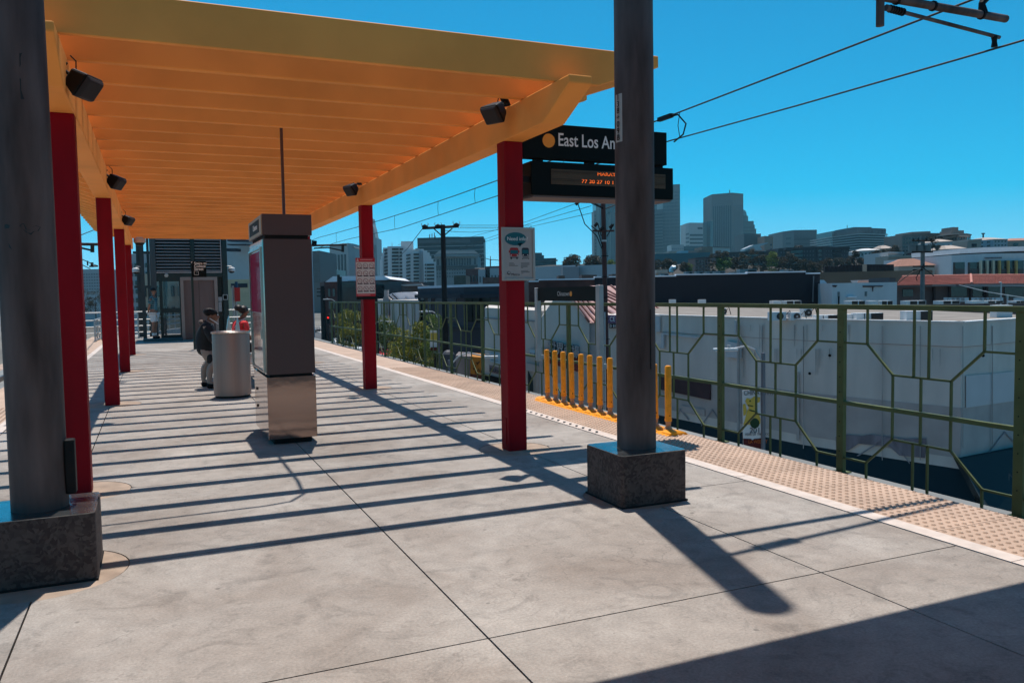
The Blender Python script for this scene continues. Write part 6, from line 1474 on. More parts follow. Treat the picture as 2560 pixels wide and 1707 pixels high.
flatwall([(1312, 905), (1349, 915), (1349, 1240), (1340, 1240), (1340, 930), (1312, 925)], 'grey_pilaster', STUD, 0.1, k=0.25)
flatwall([(1394, 957), (1402, 958), (1402, 990), (1394, 985)], 'pale_blue_poster', SB, 0.06, k=0.65)

# ---------------------------------------------------------------- dark grey corner building, orange wall
t, F_, z0, z1 = block('corner_building', 'dark grey flat roofed corner building left of the nearest right red column', 'building', [(1045, 86), (1160, 72), (1262, 70)], 717, 26, M('charcoal_wall', (0.050, 0.045, 0.055), 0.9, var=0.1, scale=0.4), yref=1, roofmat=WHTR)
for u, w_ in ((0.13, 1.0), (0.30, 0.9), (0.52, 2.0), (0.78, 2.0)): F_[0].put('window', WDARK, u, 0.80, w_*1.3, 2.4, 0.3)
F_[1].put('window', WDARK, 0.17, 0.80, 1.1, 2.3, 0.3); F_[1].put('window', WDARK, 0.33, 0.80, 1.1, 2.3, 0.3); F_[1].put('window', WDARK, 0.52, 0.78, 1.1, 2.3, 0.3)
F_[1].put('window', WDARK, 0.60, 0.33, 1.2, 1.8, 0.3)
for F in F_: F.put('cornice', M('cornice_dark', (0.035, 0.032, 0.04), 0.9, var=0), 0.5, 0.915, F.L, 0.35, 0.6, proud=0.35); F.put('string_course', M('cornice_dark', (0.03, 0.03, 0.03)), 0.5, 0.62, F.L, 0.25, 0.5, proud=0.2)
orw = thing('shop', 'low shop with bright orange painted wall and a worn pale side', 'building', (*fpt(1190, 50), GZ))
MB().extr([wd(x, y, 50) for x, y in ((1176, 891), (1212, 894), (1212, 939), (1176, 934))], FH*3).build('orange_wall', M('orange_wall', (0.40, 0.16, 0.015), 0.8, var=0.15, scale=1.2), orw, fix=True)
MB().extr([wd(x, y, 50.05) for x, y in ((1176, 934), (1212, 939), (1212, 1100), (1176, 1100))], FH*3).build('brown_base', M('brown_base', (0.10, 0.03, 0.02), 0.9, var=0.2), orw, fix=True)
MB().extr([wd(x, y, 50.1) for x, y in ((1139, 888), (1176, 891), (1176, 1100), (1139, 1100))], FH*3).build('worn_wall', M('worn_wall', (0.20, 0.17, 0.165), 0.95, var=0.5, scale=1.2, streak=0.3), orw, fix=True)
sc_ = MB()
rn = random.Random(5)
for k in range(9):
    x, y = 1184+rn.uniform(0, 20), 900+rn.uniform(0, 28); sc_.tube([wd(x, y, 49.98), wd(x+rn.uniform(-3, 3), y+rn.uniform(3, 8), 49.98), wd(x+rn.uniform(2, 6), y+rn.uniform(-2, 8), 49.98)], 0.02, 4)
sc_.build('painted_scribble', BLK, orw)
bc_ = thing('gatepost', 'dark capped gatepost below the bright headed street lamp', 'post', (*fpt(1121, 40), GZ))
q = wd(1121, 885, 40); MB().tube([(q.x, q.y, GZ), (q.x, q.y, q.z), (q.x, q.y, q.z+0.12), (q.x, q.y, q.z+0.2)], [0.30, 0.30, 0.22, 0.1], 12).build('shaft', M('gatepost_dark', (0.06, 0.06, 0.07), 0.6, var=0.1), bc_)

# pale shop block behind the trees, tents
t, F_, z0, z1 = block('shop_building', 'pale grey two storey block with brown window bays behind the trees', 'building', [(935, 108), (1048, 84)], 757, 14, STUC, yref=1)
F_[0].grid(WBRN, 4, 1, 0.7, 0.5, 0.0, 1, 0.25, 0.6); 
for k in range(7): F_[0].put('wall_joint', STUD, (k+.5)/7, 0.82, 0.25, 3.0, 0.1, proud=0.06)
F_[0].put('base_band', WBRN, 0.5, 0.30, F_[0].L, 0.4, 0.3, proud=0.1)
tent = thing('marquee', 'white arched marquee tent roof rising behind the pale grey block', 'tent', (*fpt(1010, 100), GZ))
mb = MB(); n = 14
def tnt(x0, x1, yb0, yp, d): 
    A_ = []
    for k in range(n+1):
        s = k/n; x = x0+(x1-x0)*s; y = yb0-(yb0-yp)*math.sin(min(1, s*1.15)*math.pi*0.6)**0.8; A_.append((x, y))
    return A_
prof = [(972, 737), (980, 733), (995, 731), (1012, 730), (1030, 730), (1040, 731), (1046, 735), (1048, 742), (1045, 754), (985, 756)]
MB().extr([wd(x, y, 100) for x, y in prof], FH*14).build('canopy', WHTR, tent, fix=True)
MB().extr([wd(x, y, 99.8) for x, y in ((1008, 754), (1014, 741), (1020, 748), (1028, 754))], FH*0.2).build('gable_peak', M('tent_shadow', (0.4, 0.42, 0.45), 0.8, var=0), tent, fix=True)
for x0, y0, x1, y1 in ((970, 737, 990, 755), (980, 735, 1000, 753)): MB().tube([wd(x0, y0, 99.7), wd(x1, y1, 99.7)], 0.07, 5).build('stay', BLK, tent)
ch_ = thing('chimney', 'pale blue grey square chimney stack left of the marquee', 'chimney', (*fpt(966, 98), GZ))
MB().extr([wd(x, y, 98) for x, y in ((960, 725), (969, 725), (969, 742), (973, 745), (973, 790), (957, 790), (957, 745), (960, 742))], FH*1.2).build('stack', STUD, ch_, fix=True)

# brick building with white roof
t, F_, z0, z1 = block('brick_building', 'old brown brick building with a bright white roof behind the prohibition board', 'building', [(801, 158), (812, 150), (880, 146), (930, 146), (1004, 150)], 702, 30, BRICK, yref=2, roof='none')
for k in range(len(F_)):
    pass
MB().extr([wd(x, y, 146.5) for x, y in ((813, 705), (832, 691), (890, 690), (960, 690), (976, 698), (966, 700), (940, 701))], FH*28).build('roof', WHTR, t, fix=True)
F_[1].grid(WDARK, 5, 4, 0.45, 0.62, 0.1, 0.95, 0.15, 0.92); F_[2].put('opening', WDARK, 0.25, 0.72, 6, 6, 0.4)
GRB = M('grey_rear_wall', (0.13, 0.115, 0.11), 0.9, var=0.1, scale=.3); F_[3].put('render_panel', GRB, 0.5, 0.5, F_[3].L*0.98, (z1-z0)*0.97, 0.6, proud=0.4); F_[3].put('opening', WDARK, 0.2, 0.72, 2.2, 5, 0.6, proud=0.5)
t, F_, z0, z1 = block('warehouse', 'low brown warehouse with a sloping tin eave right of the brick building', 'building', [(1004, 135), (1060, 130)], 712, 18, M('warehouse_brown', (0.09, 0.065, 0.06), 0.9, var=0.15), yref=0)
MB().extr([wd(x, y, 129) for x, y in ((1002, 712), (1053, 709), (1058, 714), (1010, 715))], FH*18).build('eave', M('tin', (0.35, 0.33, 0.32), 0.6, var=0.1), t, fix=True)

# ---------------------------------------------------------------- navy warehouse, brown wall, shack
t, F_, z0, z1 = block('navy_warehouse', 'long navy painted brick warehouse with stepped white coping across the middle', 'building', [(1322, 66), (1500, 65.5), (1548, 65), (1690, 64.5), (1868, 64), (2046, 64)], 693, 22, NAVY, yref=3, roof='none')
z_ = {0: zy(1340, 703, 65), 1: zy(1440, 699, 65), 2: zy(1520, 694, 65), 3: zy(1660, 693, 64.6), 4: zy(1780, 687, 64.3), 5: zy(1950, 682, 64)}
steps = [(1322, 1347, 705), (1347, 1486, 700), (1486, 1548, 694), (1548, 1690, 692.5), (1690, 1868, 687), (1868, 2014, 682), (2014, 2050, 685)]
for i, (xa, xb, yt) in enumerate(steps):
    a, b_ = wd(xa, yt, 63.8), wd(xb, yt, 63.8); zt_ = zy((xa+xb)/2, yt, 63.8)
    mb = MB().prism([a[:2], b_[:2], (b_.x+FH.x*0.5, b_.y+FH.y*0.5), (a.x+FH.x*0.5, a.y+FH.y*0.5)], z0, zt_)
    mb.build('wall_bay', BRICK if i < 2 else NAVY, t)
    MB().prism([(a.x-FH.x*.08, a.y-FH.y*.08), (b_.x-FH.x*.08, b_.y-FH.y*.08), (b_.x+FH.x*0.6, b_.y+FH.y*0.6), (a.x+FH.x*0.6, a.y+FH.y*0.6)], zt_+0.002, zt_+0.10).build('coping', WHTR, t)
MB().tube([wd(2034, 690, 63.6), wd(2032, 755, 63.6)], 0.06, 6).build('downpipe', M('pipe_grey', (0.14, 0.13, 0.13), 0.6, var=0), t)
MB().prism([fpt(1320, 64.5), fpt(1348, 62), fpt(1348, 66)], 0, 0.01)
# turbine vent and roof gear on it
vt = thing('roof_vent', 'curved silver duct vent on the navy warehouse roof right of the steel pole', 'vent', wd(1680, 680, 72))
MB().tube([wd(1678, 680, 72), wd(1678, 674, 72), wd(1681, 670, 72), wd(1688, 671, 72)], [0.2, 0.2, 0.24, 0.26], 10).build('duct', M('duct_silver', (0.5, 0.55, 0.57), 0.35, 0.6, var=0), vt, smooth=True)
rg_labels = ['first', 'second', 'third', 'fourth', 'fifth', 'sixth', 'seventh', 'eighth']
for i, (x0, x1, y0, y1) in enumerate(((1652, 1672, 684, 693), (1716, 1732, 679, 687), (1742, 1758, 679, 687), (1768, 1782, 679, 687), (1790, 1812, 678, 687), (1830, 1842, 680, 686), (1850, 1892, 673, 683), (1959, 1984, 674, 681))):
    t = thing('rooftop_unit', '%s small rooftop unit from the left above the navy warehouse coping' % rg_labels[i], 'rooftop unit', wd((x0+x1)/2, y1, 74), group='rooftop units on the navy warehouse')
    MB().extr([wd(x, y, 74) for x, y in ((x0, y0), (x1, y0), (x1, y1+4), (x0, y1+4))], FH*1.2).build('casing', M('unit_pale', (0.30, 0.29, 0.28), 0.6, var=0.1), t, fix=True)
    MB().extr([wd(x, y, 73.95) for x, y in ((x0+(x1-x0)*.5, y0+1.5), (x1-1.5, y0+1.5), (x1-1.5, y1), (x0+(x1-x0)*.5, y1))], FH*0.1).build('opening', ACD, t, fix=True)
t, F_, z0, z1 = block('long_building', 'long plain brown wall behind the pale blue shack', 'building', [(2050, 104), (2330, 100)], 686, 20, TANW, yref=0)
t2 = thing('black_screen', 'black corrugated screen panels standing on the long brown wall', 'screen', wd(2145, 686, 112))
for k, (xa, xb, ya) in enumerate(((2062, 2157, 662), (2167, 2235, 661))):
    xs = [xa+(xb-xa)*j/(14 if k == 0 else 10) for j in range((15 if k == 0 else 11))]
    for a, b_ in zip(xs, xs[1:]):
        MB().extr([wd(a+.3, ya+(4 if a < 2100 and k == 0 else 0)-(a-2062)*0.03*(a < 2100 and k == 0)*0, 112), wd(b_-.3, ya+(3 if b_ < 2100 and k == 0 else 0), 112), wd(b_-.3, 690, 112), wd(a+.3, 690, 112)], FH*0.6).build('panel', M('black_sheet', (0.018, 0.016, 0.018), 0.8, var=0.2), t2, fix=True)
MB().extr([wd(x, y, 111.8) for x, y in ((2157, 661), (2167, 661), (2167, 690), (2157, 690))], FH*0.9).build('pier', CREAM, t2, fix=True)
SH = M('pale_blue_plaster', (0.46, 0.50, 0.52), 0.9, var=0.10, scale=0.8, streak=0.3)
t, F_, z0, z1 = block('shack', 'pale blue plastered shack with small door and peeling top edge', 'building', [(2080, 61), (2242, 61)], 713, 9, SH, yref=0)
F_[0].put('door', M('shack_door', (0.50, 0.56, 0.60), 0.7, var=0.03), 0.295, 0.84, 0.42, 0.62, 0.1, proud=0.06); F_[0].put('door_hood', WHTR, 0.29, 0.903, 0.62, 0.08, 0.4, proud=0.3)
F_[0].put('pipe', BLK, 0.10, 0.86, 0.07, 0.9, 0.1, proud=0.1)
for k in range(5):
    F_[0].put('vent_slat', BLK, 0.10, 0.942-k*0.008, 0.16, 0.03, 0.1, proud=0.06); F_[0].put('vent_slat', BLK, 0.52, 0.942-k*0.008, 0.16, 0.03, 0.1, proud=0.06)
PEEL = M('peeling_brown', (0.07, 0.035, 0.035), 0.9, var=0.2)
for pts in ([(2080, 713), (2094, 713), (2090, 718), (2083, 717)], [(2157, 714), (2209, 714), (2205, 717), (2190, 716.5), (2184, 718), (2183, 729), (2181.5, 728), (2181, 718), (2158, 718)]):
    MB().extr([wd(x, y, 60.9) for x, y in pts], FH*0.06).build('peeling_patch', PEEL, t, fix=True)
for lab, pts in (('white sheeted gable roof peeping between the navy wall and the shack', ((2049, 700), (2060, 700), (2079, 720), (2078, 732), (2065, 727), (2062, 736), (2049, 736))), ('small white sheeted gable roof behind the shack', ((2188, 699), (2221, 699), (2224, 702), (2224, 714), (2198, 714)))):
    t = thing('shed', lab, 'building', wd(pts[0][0], 720, 82)); MB().extr([wd(x, y, 82) for x, y in pts], FH*6).build('roof', WHTR, t, fix=True)
    q = [(pts[0][0]-8, 714), (pts[0][0], 700), (pts[0][0]+10, 714)] if 'small' in lab else [(2064, 727), (2080, 731), (2080, 765), (2060, 765)]
    MB().extr([wd(x, y, 81.8) for x, y in q], FH*4).build('wall', M('shed_wall', (0.16, 0.10, 0.085), 0.9, var=0.1), t, fix=True)

# ---------------------------------------------------------------- red tiled building
TILE = M('red_clay_tile', (0.27, 0.085, 0.06), 0.8, var=0.25, scale=1.6); TILE2 = M('red_clay_tile_ridge', (0.50, 0.2, 0.15), 0.8, var=0.2, scale=2)
PLUM = M('plum_wall', (0.115, 0.088, 0.088), 0.9, var=0.08, scale=0.4)
tb_ = thing('tiled_building', 'low plum walled building under a red clay tiled roof at the right', 'building', (*fpt(2420, 70), GZ))
DT = 70.0
def tw(x, y, k=0): return wd(x, y, DT-k)
MB().extr([tw(2242, 716), tw(2620, 716), tw(2620, 900), tw(2242, 900)], FH*12).build('wall', PLUM, tb_, fix=True)
# roof: two planes with a hip at x=2427
e0, e1, e2 = tw(2238, 715, 1.5), tw(2429, 711, 1.5), tw(2640, 710, 1.5); r0, r1, r2 = tw(2255, 692, -4), tw(2427, 689, -4), tw(2640, 688, -4)
MB().add([e0, e1, r1, r0], [(0, 1, 2, 3)]).add([e1, e2, r2, r1], [(0, 1, 2, 3)]).build('roof_deck', TILE, tb_)
rolls = MB(); rows = 7
for seg, (A0, A1, B0, B1, n, lean) in enumerate(((e0, e1, r0, r1, 60, 0.06), (e1, e2, r1, r2, 58, -0.05))):
    for k in range(n):
        for j in range(rows):
            s = (k+0.5)/n
            a = A0.lerp(A1, min(1, max(0, s+lean*0))); b_ = B0.lerp(B1, s)
            p, q = a.lerp(b_, j/rows), a.lerp(b_, (j+1.05)/rows)
            lift = Vector((0, 0, 0.05)); w_ = (A1-A0).normalized()*0.085
            rolls.add([p-w_+lift*0.4, p+lift*2.4, p+w_+lift*0.4, q-w_*.8, q+lift*1.4, q+w_*.8], [(0, 1, 4, 3), (1, 2, 5, 4), (0, 2, 1)])
rolls.build('roof_tiles', TILE, tb_, kind='stuff')
MB().tube([r1+Vector((0, 0, .1)), e1+Vector((0, 0, .1))], 0.11, 7).build('hip_tile', TILE2, tb_); MB().tube([r0+Vector((0, 0, .05)), r1+Vector((0, 0, .05))], 0.08, 6).tube([r1+Vector((0, 0, .05)), r2+Vector((0, 0, .05))], 0.08, 6).build('ridge_tile', TILE2, tb_)
MB().extr([tw(2240, 715.5, 1.5), tw(2429, 712, 1.5), tw(2640, 711, 1.5), tw(2640, 714, 1.5), tw(2429, 715, 1.5), tw(2240, 718, 1.5)], FH*0.15).build('gutter', M('gutter_dark', (0.12, 0.09, 0.09), 0.6, var=0), tb_, fix=True)
MB().extr([tw(2224, 694, 2), tw(2240, 695, 2), tw(2236, 712, 2), tw(2224, 712, 2)], FH*4).build('side_wall', PLUM, tb_, fix=True)
for x0, y0, x1, y1, nm in ((2257, 724, 2283, 741, 'window'), (2378, 716, 2418, 742, 'window'), (2432, 716, 2460, 742, 'window'), (2471, 716, 2500, 742, 'window'), (2512, 718, 2560, 744, 'window')):
    MB().extr([tw(x0, y0, .1), tw(x1, y0, .1), tw(x1, y1, .1), tw(x0, y1, .1)], FH*0.3).build(nm, WDARK, tb_, fix=True)
for x in (2335, 2374, 2427, 2466): MB().extr([tw(x, 716, .4), tw(x+4, 716, .4), tw(x+4, 760, .4), tw(x, 760, .4)], FH*0.3).build('pier', M('pier_dark', (0.05, 0.035, 0.035), 0.9, var=0), tb_, fix=True)
for x0, x1, s in ((2361, 2422, '八 真 教 城'), (2430, 2486, '八 真 教 城'), (2489, 2508, '')):
    MB().extr([tw(x0, 744, 2), tw(x1, 744, 2), tw(x1, 754, 2), tw(x0, 754, 2)], FH*0.15).build('shop_sign', SB, tb_, fix=True)
    if s: p = tw(x0+5, 752, 2.1); text('lettering', s, GREYP, p, RH, (0, 0, 1), 0.30, tb_, depth=0.01, sx=1.05)
MB().extr([tw(2536, 745, 2), tw(2600, 745, 2), tw(2600, 753, 2), tw(2536, 753, 2)], FH*0.15).build('shop_sign', SB, tb_, fix=True)
p = tw(2538, 752, 2.1); text('lettering', 'ASIA', REDP, p, RH, (0, 0, 1), 0.24, tb_, depth=0.01) if False else None

# white modern hall with tall windows
t, F_, z0, z1 = block('modern_hall', 'white modern hall with tall dark windows and a sweeping upper roof', 'building', [(2377, 165), (2455, 160), (2620, 160)], 643, 30, M('hall_white', (0.52, 0.52, 0.53), 0.8, var=0.05), yref=0)
F_[0].put('window', WBRN, 0.30, 0.55, 1.7, 3.0, 0.4) 
for (x0, x1) in ((2388, 2412), (2425, 2452), (2456, 2468), (2472, 2483), (2487, 2499), (2503, 2521), (2525, 2541), (2545, 2560)):
    MB().extr([wd(x, y, 159.3) for x, y in ((x0, 656 if x0 < 2440 else 652), (x1, 655 if x0 < 2440 else 651), (x1, 688), (x0, 688))], FH*0.8).build('window', WDARK, t, fix=True)
    MB().extr([wd(x, y, 159.2) for x, y in ((x0+1, 672), (x1-1, 672), (x1-1, 688), (x0+1, 688))], FH*0.3).build('blind', WBRN, t, fix=True)
for i, x in enumerate((2454, 2470, 2485, 2501, 2523, 2543)):
    MB().extr([wd(a, y, 158.6) for a, y in ((x-1.4, 651), (x+1.6, 651), (x+1.6, 688), (x-1.4, 688))], FH*0.8).build('fin', M('fin_cream' if i < 3 else 'fin_yellow', (0.5, 0.48, 0.36) if i < 3 else (0.42, 0.30, 0.10), 0.7, var=0), t, fix=True)
MB().extr([wd(x, y, 166) for x, y in ((2399, 622), (2455, 619), (2560, 616), (2640, 614), (2640, 626), (2530, 628), (2400, 634))], FH*20).build('upper_roof', M('hall_white', (0.52, 0.52, 0.53)), t, fix=True)
MB().extr([wd(x, y, 168) for x, y in ((2425, 631), (2640, 625), (2640, 640), (2410, 642))], FH*14).build('clerestory', WBRN, t, fix=True)
q = wd(2464, 646, 159); text('lettering', 'CATHAY MANOR', GREYP, q, RH, (0, 0, 1), 1.2, t, depth=0.02) if False else None
MB().extr([wd(x, y, 159.2) for x, y in ((2463, 643.5), (2505, 642.5), (2505, 646), (2463, 647))], FH*0.3).build('worn_lettering', M('worn_letters', (0.15, 0.15, 0.17), 0.8, var=0.6, scale=2), t, fix=True)
# ---------------------------------------------------------------- hillside at the right
hill = MB(); nx_, ny_ = 60, 22
rn = random.Random(11)
def hz(x, d):     # photo x, distance -> height
    ridge = {1200: 668, 1500: 655, 1640: 668, 1800: 640, 2100: 640, 2200: 632, 2260: 625, 2400: 612, 2560: 608, 3000: 600}
    ks = sorted(ridge); y = ridge[ks[0]]
    for a, b in zip(ks, ks[1:]):
        if a <= x <= b: y = ridge[a]+(ridge[b]-ridge[a])*(x-a)/(b-a)
    if x > ks[-1]: y = ridge[ks[-1]]
    s = max(0.0, min(1.0, (d-190)/230.0)); s = s*s*(3-2*s)
    return GZ+(zy(x, y+4, 420)-GZ)*s
for j in range(ny_+1):
    d = 185+ (j/ny_)**1.3*600
    for i in range(nx_+1):
        x = 1150+i*(3400-1150)/nx_; p = wd(x, 700, d); h = hz(x, d) if d < 420 else hz(x, 420)
        if i == 0: h = GZ-1
        hill.v.append((p.x, p.y, h+rn.uniform(-0.6, 0.6) if h > GZ+1 else h-0.3))
for j in range(ny_):
    for i in range(nx_): a = j*(nx_+1)+i; hill.f.append((a, a+1, a+nx_+2, a+nx_+1)); hill.mi.append(0)
hill.build('hill', M('dry_hillside', (0.048, 0.038, 0.028), 0.95, var=0.4, scale=0.06, bump=0.3, bscale=0.4), smooth=True, kind='structure')

AP1 = M('apartment_tan', (0.22, 0.175, 0.15), 0.9, var=0.08, scale=.2); AP2 = M('apartment_cream', (0.36, 0.29, 0.235), 0.9, var=0.06, scale=.2); AP3 = M('apartment_white', (0.46, 0.44, 0.43), 0.9, var=0.05); APB = M('apartment_bluegrey', (0.34, 0.37, 0.39), 0.9, var=0.05)
APD = M('apartment_dark', (0.055, 0.048, 0.05), 0.9, var=0.2, scale=0.15); TCR = M('terracotta_roof', (0.40, 0.19, 0.13), 0.85, var=0.12, scale=.5); PAL = M('pale_roof', (0.45, 0.36, 0.30), 0.85, var=0.08)
def house(lab, pts, ytop, ybase, back, mat, rows, cols, roofmat=None, hip=0, wm=None, cat='building', nm='apartment_house', fw=0.4, fh=0.42, eave=0.6):
    t, F_, z0, z1 = block(nm, lab, cat, pts, ytop, back, mat, ybase=ybase, yref=0, roof='none')
    for F, c in zip(F_, cols if isinstance(cols, (list, tuple)) else [cols]*len(F_)):
        if c: F.grid(wm or WDARK, c, rows, fw, fh, 0.04, 0.96, 0.04, 0.94, proud=0.12)
    P = [fpt(x, d) for x, d in pts]; P = offs(P, eave)
    bp = [(P[-1][0]+FH.x*(back+eave), P[-1][1]+FH.y*(back+eave)), (P[0][0]+FH.x*(back+eave), P[0][1]+FH.y*(back+eave))]; Q = P+bp
    if hip:
        cx_, cy_ = sum(p[0] for p in Q)/len(Q), sum(p[1] for p in Q)/len(Q)
        top = [(cx_+(x-cx_)*0.45, cy_+(y-cy_)*0.30, z1+hip) for x, y in Q]; n = len(Q)
        MB().add([(x, y, z1) for x, y in Q]+top, [(i, (i+1) % n, n+(i+1) % n, n+i) for i in range(n)]+[tuple(range(n, 2*n)), tuple(range(n-1, -1, -1))]).build('roof', roofmat or TCR, t)
    else: MB().prism(Q, z1, z1+0.5).build('roof', roofmat or mat, t)
    return t, F_, z0, z1
# top of the ridge, left to right
t, F_, z0, z1 = house('long tan hillside apartment block with stepped roofline on the ridge', [(2253, 330), (2300, 322), (2350, 325), (2380, 335)], 590, 645, 16, AP1, 5, [6, 6, 4])
MB().extr([wd(x, y, 331) for x, y in ((2279, 580), (2326, 578), (2328, 592), (2279, 592))], FH*14).build('penthouse', AP1, t, fix=True); MB().extr([wd(x, y, 333) for x, y in ((2330, 583), (2375, 582), (2375, 592), (2330, 592))], FH*10).build('penthouse', AP1, t, fix=True)
t, F_, z0, z1 = house('round fronted tan apartment tower with stacked penthouses on the ridge', [(2376, 318), (2390, 312), (2412, 312), (2424, 318)], 590, 640, 14, AP1, 4, [2, 3, 2])
for p_ in (((2377, 576), (2410, 576), (2410, 588), (2377, 588)), ((2381, 568), (2396, 568), (2396, 577), (2381, 577))): MB().extr([wd(x, y, 313) for x, y in p_], FH*8).build('penthouse', AP1, t, fix=True)
MB().extr([wd(x, y, 311) for x, y in ((2376, 585), (2398, 584), (2398, 586), (2376, 587))], FH*10).extr([wd(x, y, 311) for x, y in ((2398, 588), (2426, 589), (2422, 592), (2398, 591))], FH*10).build('roof_eave', PAL, t, fix=True)
house('blue grey gabled apartment block at the right of the ridge', [(2440, 300), (2480, 292), (2516, 292)], 602, 622, 16, APB, 2, [2, 4], PAL, 1.0)
house('tan gabled house with clay roof at the far right of the ridge', [(2516, 296), (2620, 292)], 602, 622, 16, AP2, 1, 3, TCR, 1.0)
house('cream house with hipped pale roof below the round fronted tower', [(2336, 280), (2378, 276)], 605, 632, 12, AP3, 1, 3, PAL, 1.0)
house('cream house beside the round fronted tower with blank flank', [(2416, 284), (2450, 280)], 603, 625, 10, AP2, 1, 1, PAL, 0)
house('small tan house with broad pale hipped roof above the white modern hall', [(2361, 250), (2412, 246)], 623, 646, 12, AP2, 1, 4, PAL, 1.2)
# mid slope
house('dark maroon apartment block with pale balconies behind the transformer pole', [(2320, 222), (2380, 216)], 633, 672, 12, M('maroon_wall', (0.06, 0.018, 0.022), 0.9, var=0.15), 3, 5, None, 0, fw=.5, fh=.6)
house('white balcony block standing before the maroon apartments', [(2330, 214), (2345, 214)], 642, 674, 6, AP3, 3, 2, None, 0, fw=.6, fh=.55)
house('second white balcony block before the maroon apartments, nearer the hall', [(2372, 205), (2381, 205)], 640, 674, 6, AP3, 3, 1, None, 0, fw=.5, fh=.5)
house('two storey white balcony house on the slope left of the transformer pole', [(2196, 235), (2219, 228), (2256, 232)], 637, 664, 10, AP3, 2, [3, 3], None, 0, fw=.5, fh=.4)
house('low cream annex right of the white balcony house', [(2219, 226), (2279, 222)], 645, 664, 8, AP2, 1, 6, None, 0, fw=.25, fh=.35)
house('white house with low pitched pale roof half hidden by shrubs on the slope', [(2148, 275), (2198, 270)], 627, 646, 9, AP3, 1, 5, M('sheet_pale', (0.6, 0.58, 0.56), 0.7, var=0), 0.7)
house('small tan house behind shrubs near the ridge pylon', [(2200, 300), (2232, 296)], 622, 634, 9, AP2, 1, 3, PAL, 1.2)
house('cream house with clay tiled roof left of the transformer pole', [(2245, 178), (2336, 170)], 666, 700, 10, AP2, 1, 5, TCR, 1.6, fw=.16, fh=.2)
house('narrow cream house with small clay roof right of the transformer pole', [(2310, 176), (2336, 174)], 660, 690, 8, AP2, 2, 2, TCR, 1.0, fw=.2, fh=.2)
house('small crimson walled house front between two cream houses', [(2336, 173), (2348, 173)], 666, 690, 6, M('crimson_wall', (0.15, 0.012, 0.03), 0.9, var=0.1), 1, 1, None, 0)
house('cream house with broad eave beside the white modern hall', [(2348, 172), (2378, 170)], 665, 690, 8, AP2, 1, 2, PAL, 0.6, fw=.3, fh=.3)
# the dark apartments under the skyline
for lab, pts, yt, yb, c in (('long dark grey brown apartment row below the skyline, right half', [(1945, 340), (2040, 330), (2058, 330), (2122, 340)], 624, 668, [12, 2, 9]), ('dark grey brown apartment row behind the palms, left half', [(1800, 350), (1945, 345)], 634, 668, [18])):
    t, F_, z0, z1 = house(lab, pts, yt, yb, 16, APD, 4, c, APD, 0, wm=M('apt_window', (0.10, 0.11, 0.12), 0.3, var=0), fw=.3, fh=.35)
    for F in F_: F.grid(WDARK, max(1, int(F.L/12)), 4, 0.35, 0.6, 0.05, .95, .04, .94, name='balcony_recess', proud=0.3)
for x, yt in ((2044, 618), (1965, 619)): 
    t = thing('roof_house', 'small roof hut on the dark apartment row at photo %s' % ('centre' if x == 1965 else 'right'), 'building', wd(x, 624, 336)); MB().extr([wd(a, b, 335) for a, b in ((x, yt), (x+17, yt), (x+17, 626), (x, 626))], FH*6).build('wall', APD, t, fix=True)
house('brown brick apartment block among trees left of the green shrub', [(1738, 300), (1762, 292), (1776, 296)], 648, 682, 12, M('brown_flat', (0.16, 0.085, 0.07), 0.9, var=0.1), 4, [3, 2], M('brown_eave', (0.10, 0.05, 0.04), 0.9, var=0), 0, fw=.5, fh=.5)
house('small pale roofed shed at the foot of the dark apartments', [(1640, 130), (1668, 130)], 683, 694, 6, AP2, 1, 1, PAL, 0)
# brown billboard rear
bb = thing('billboard', 'white back of a wide billboard in front of the big downtown tower', 'billboard', wd(1805, 650, 520))
MB().extr([wd(x, y, 520) for x, y in ((1783, 617.5), (1824, 618.5), (1826, 634), (1783, 634))], FH*1.0).build('board', M('billboard_white', (0.5, 0.48, 0.46), 0.8, var=0), bb, fix=True)
MB().extr([wd(x, y, 519) for x, y in ((1782, 616.5), (1826, 617.8), (1826, 619), (1782, 618))], FH*2).build('top_frame', DK, bb, fix=True)
for x in (1790, 1805, 1820): MB().tube([wd(x, 634, 521), wd(x, 660, 521)], 0.4, 5).build('leg', DK, bb)

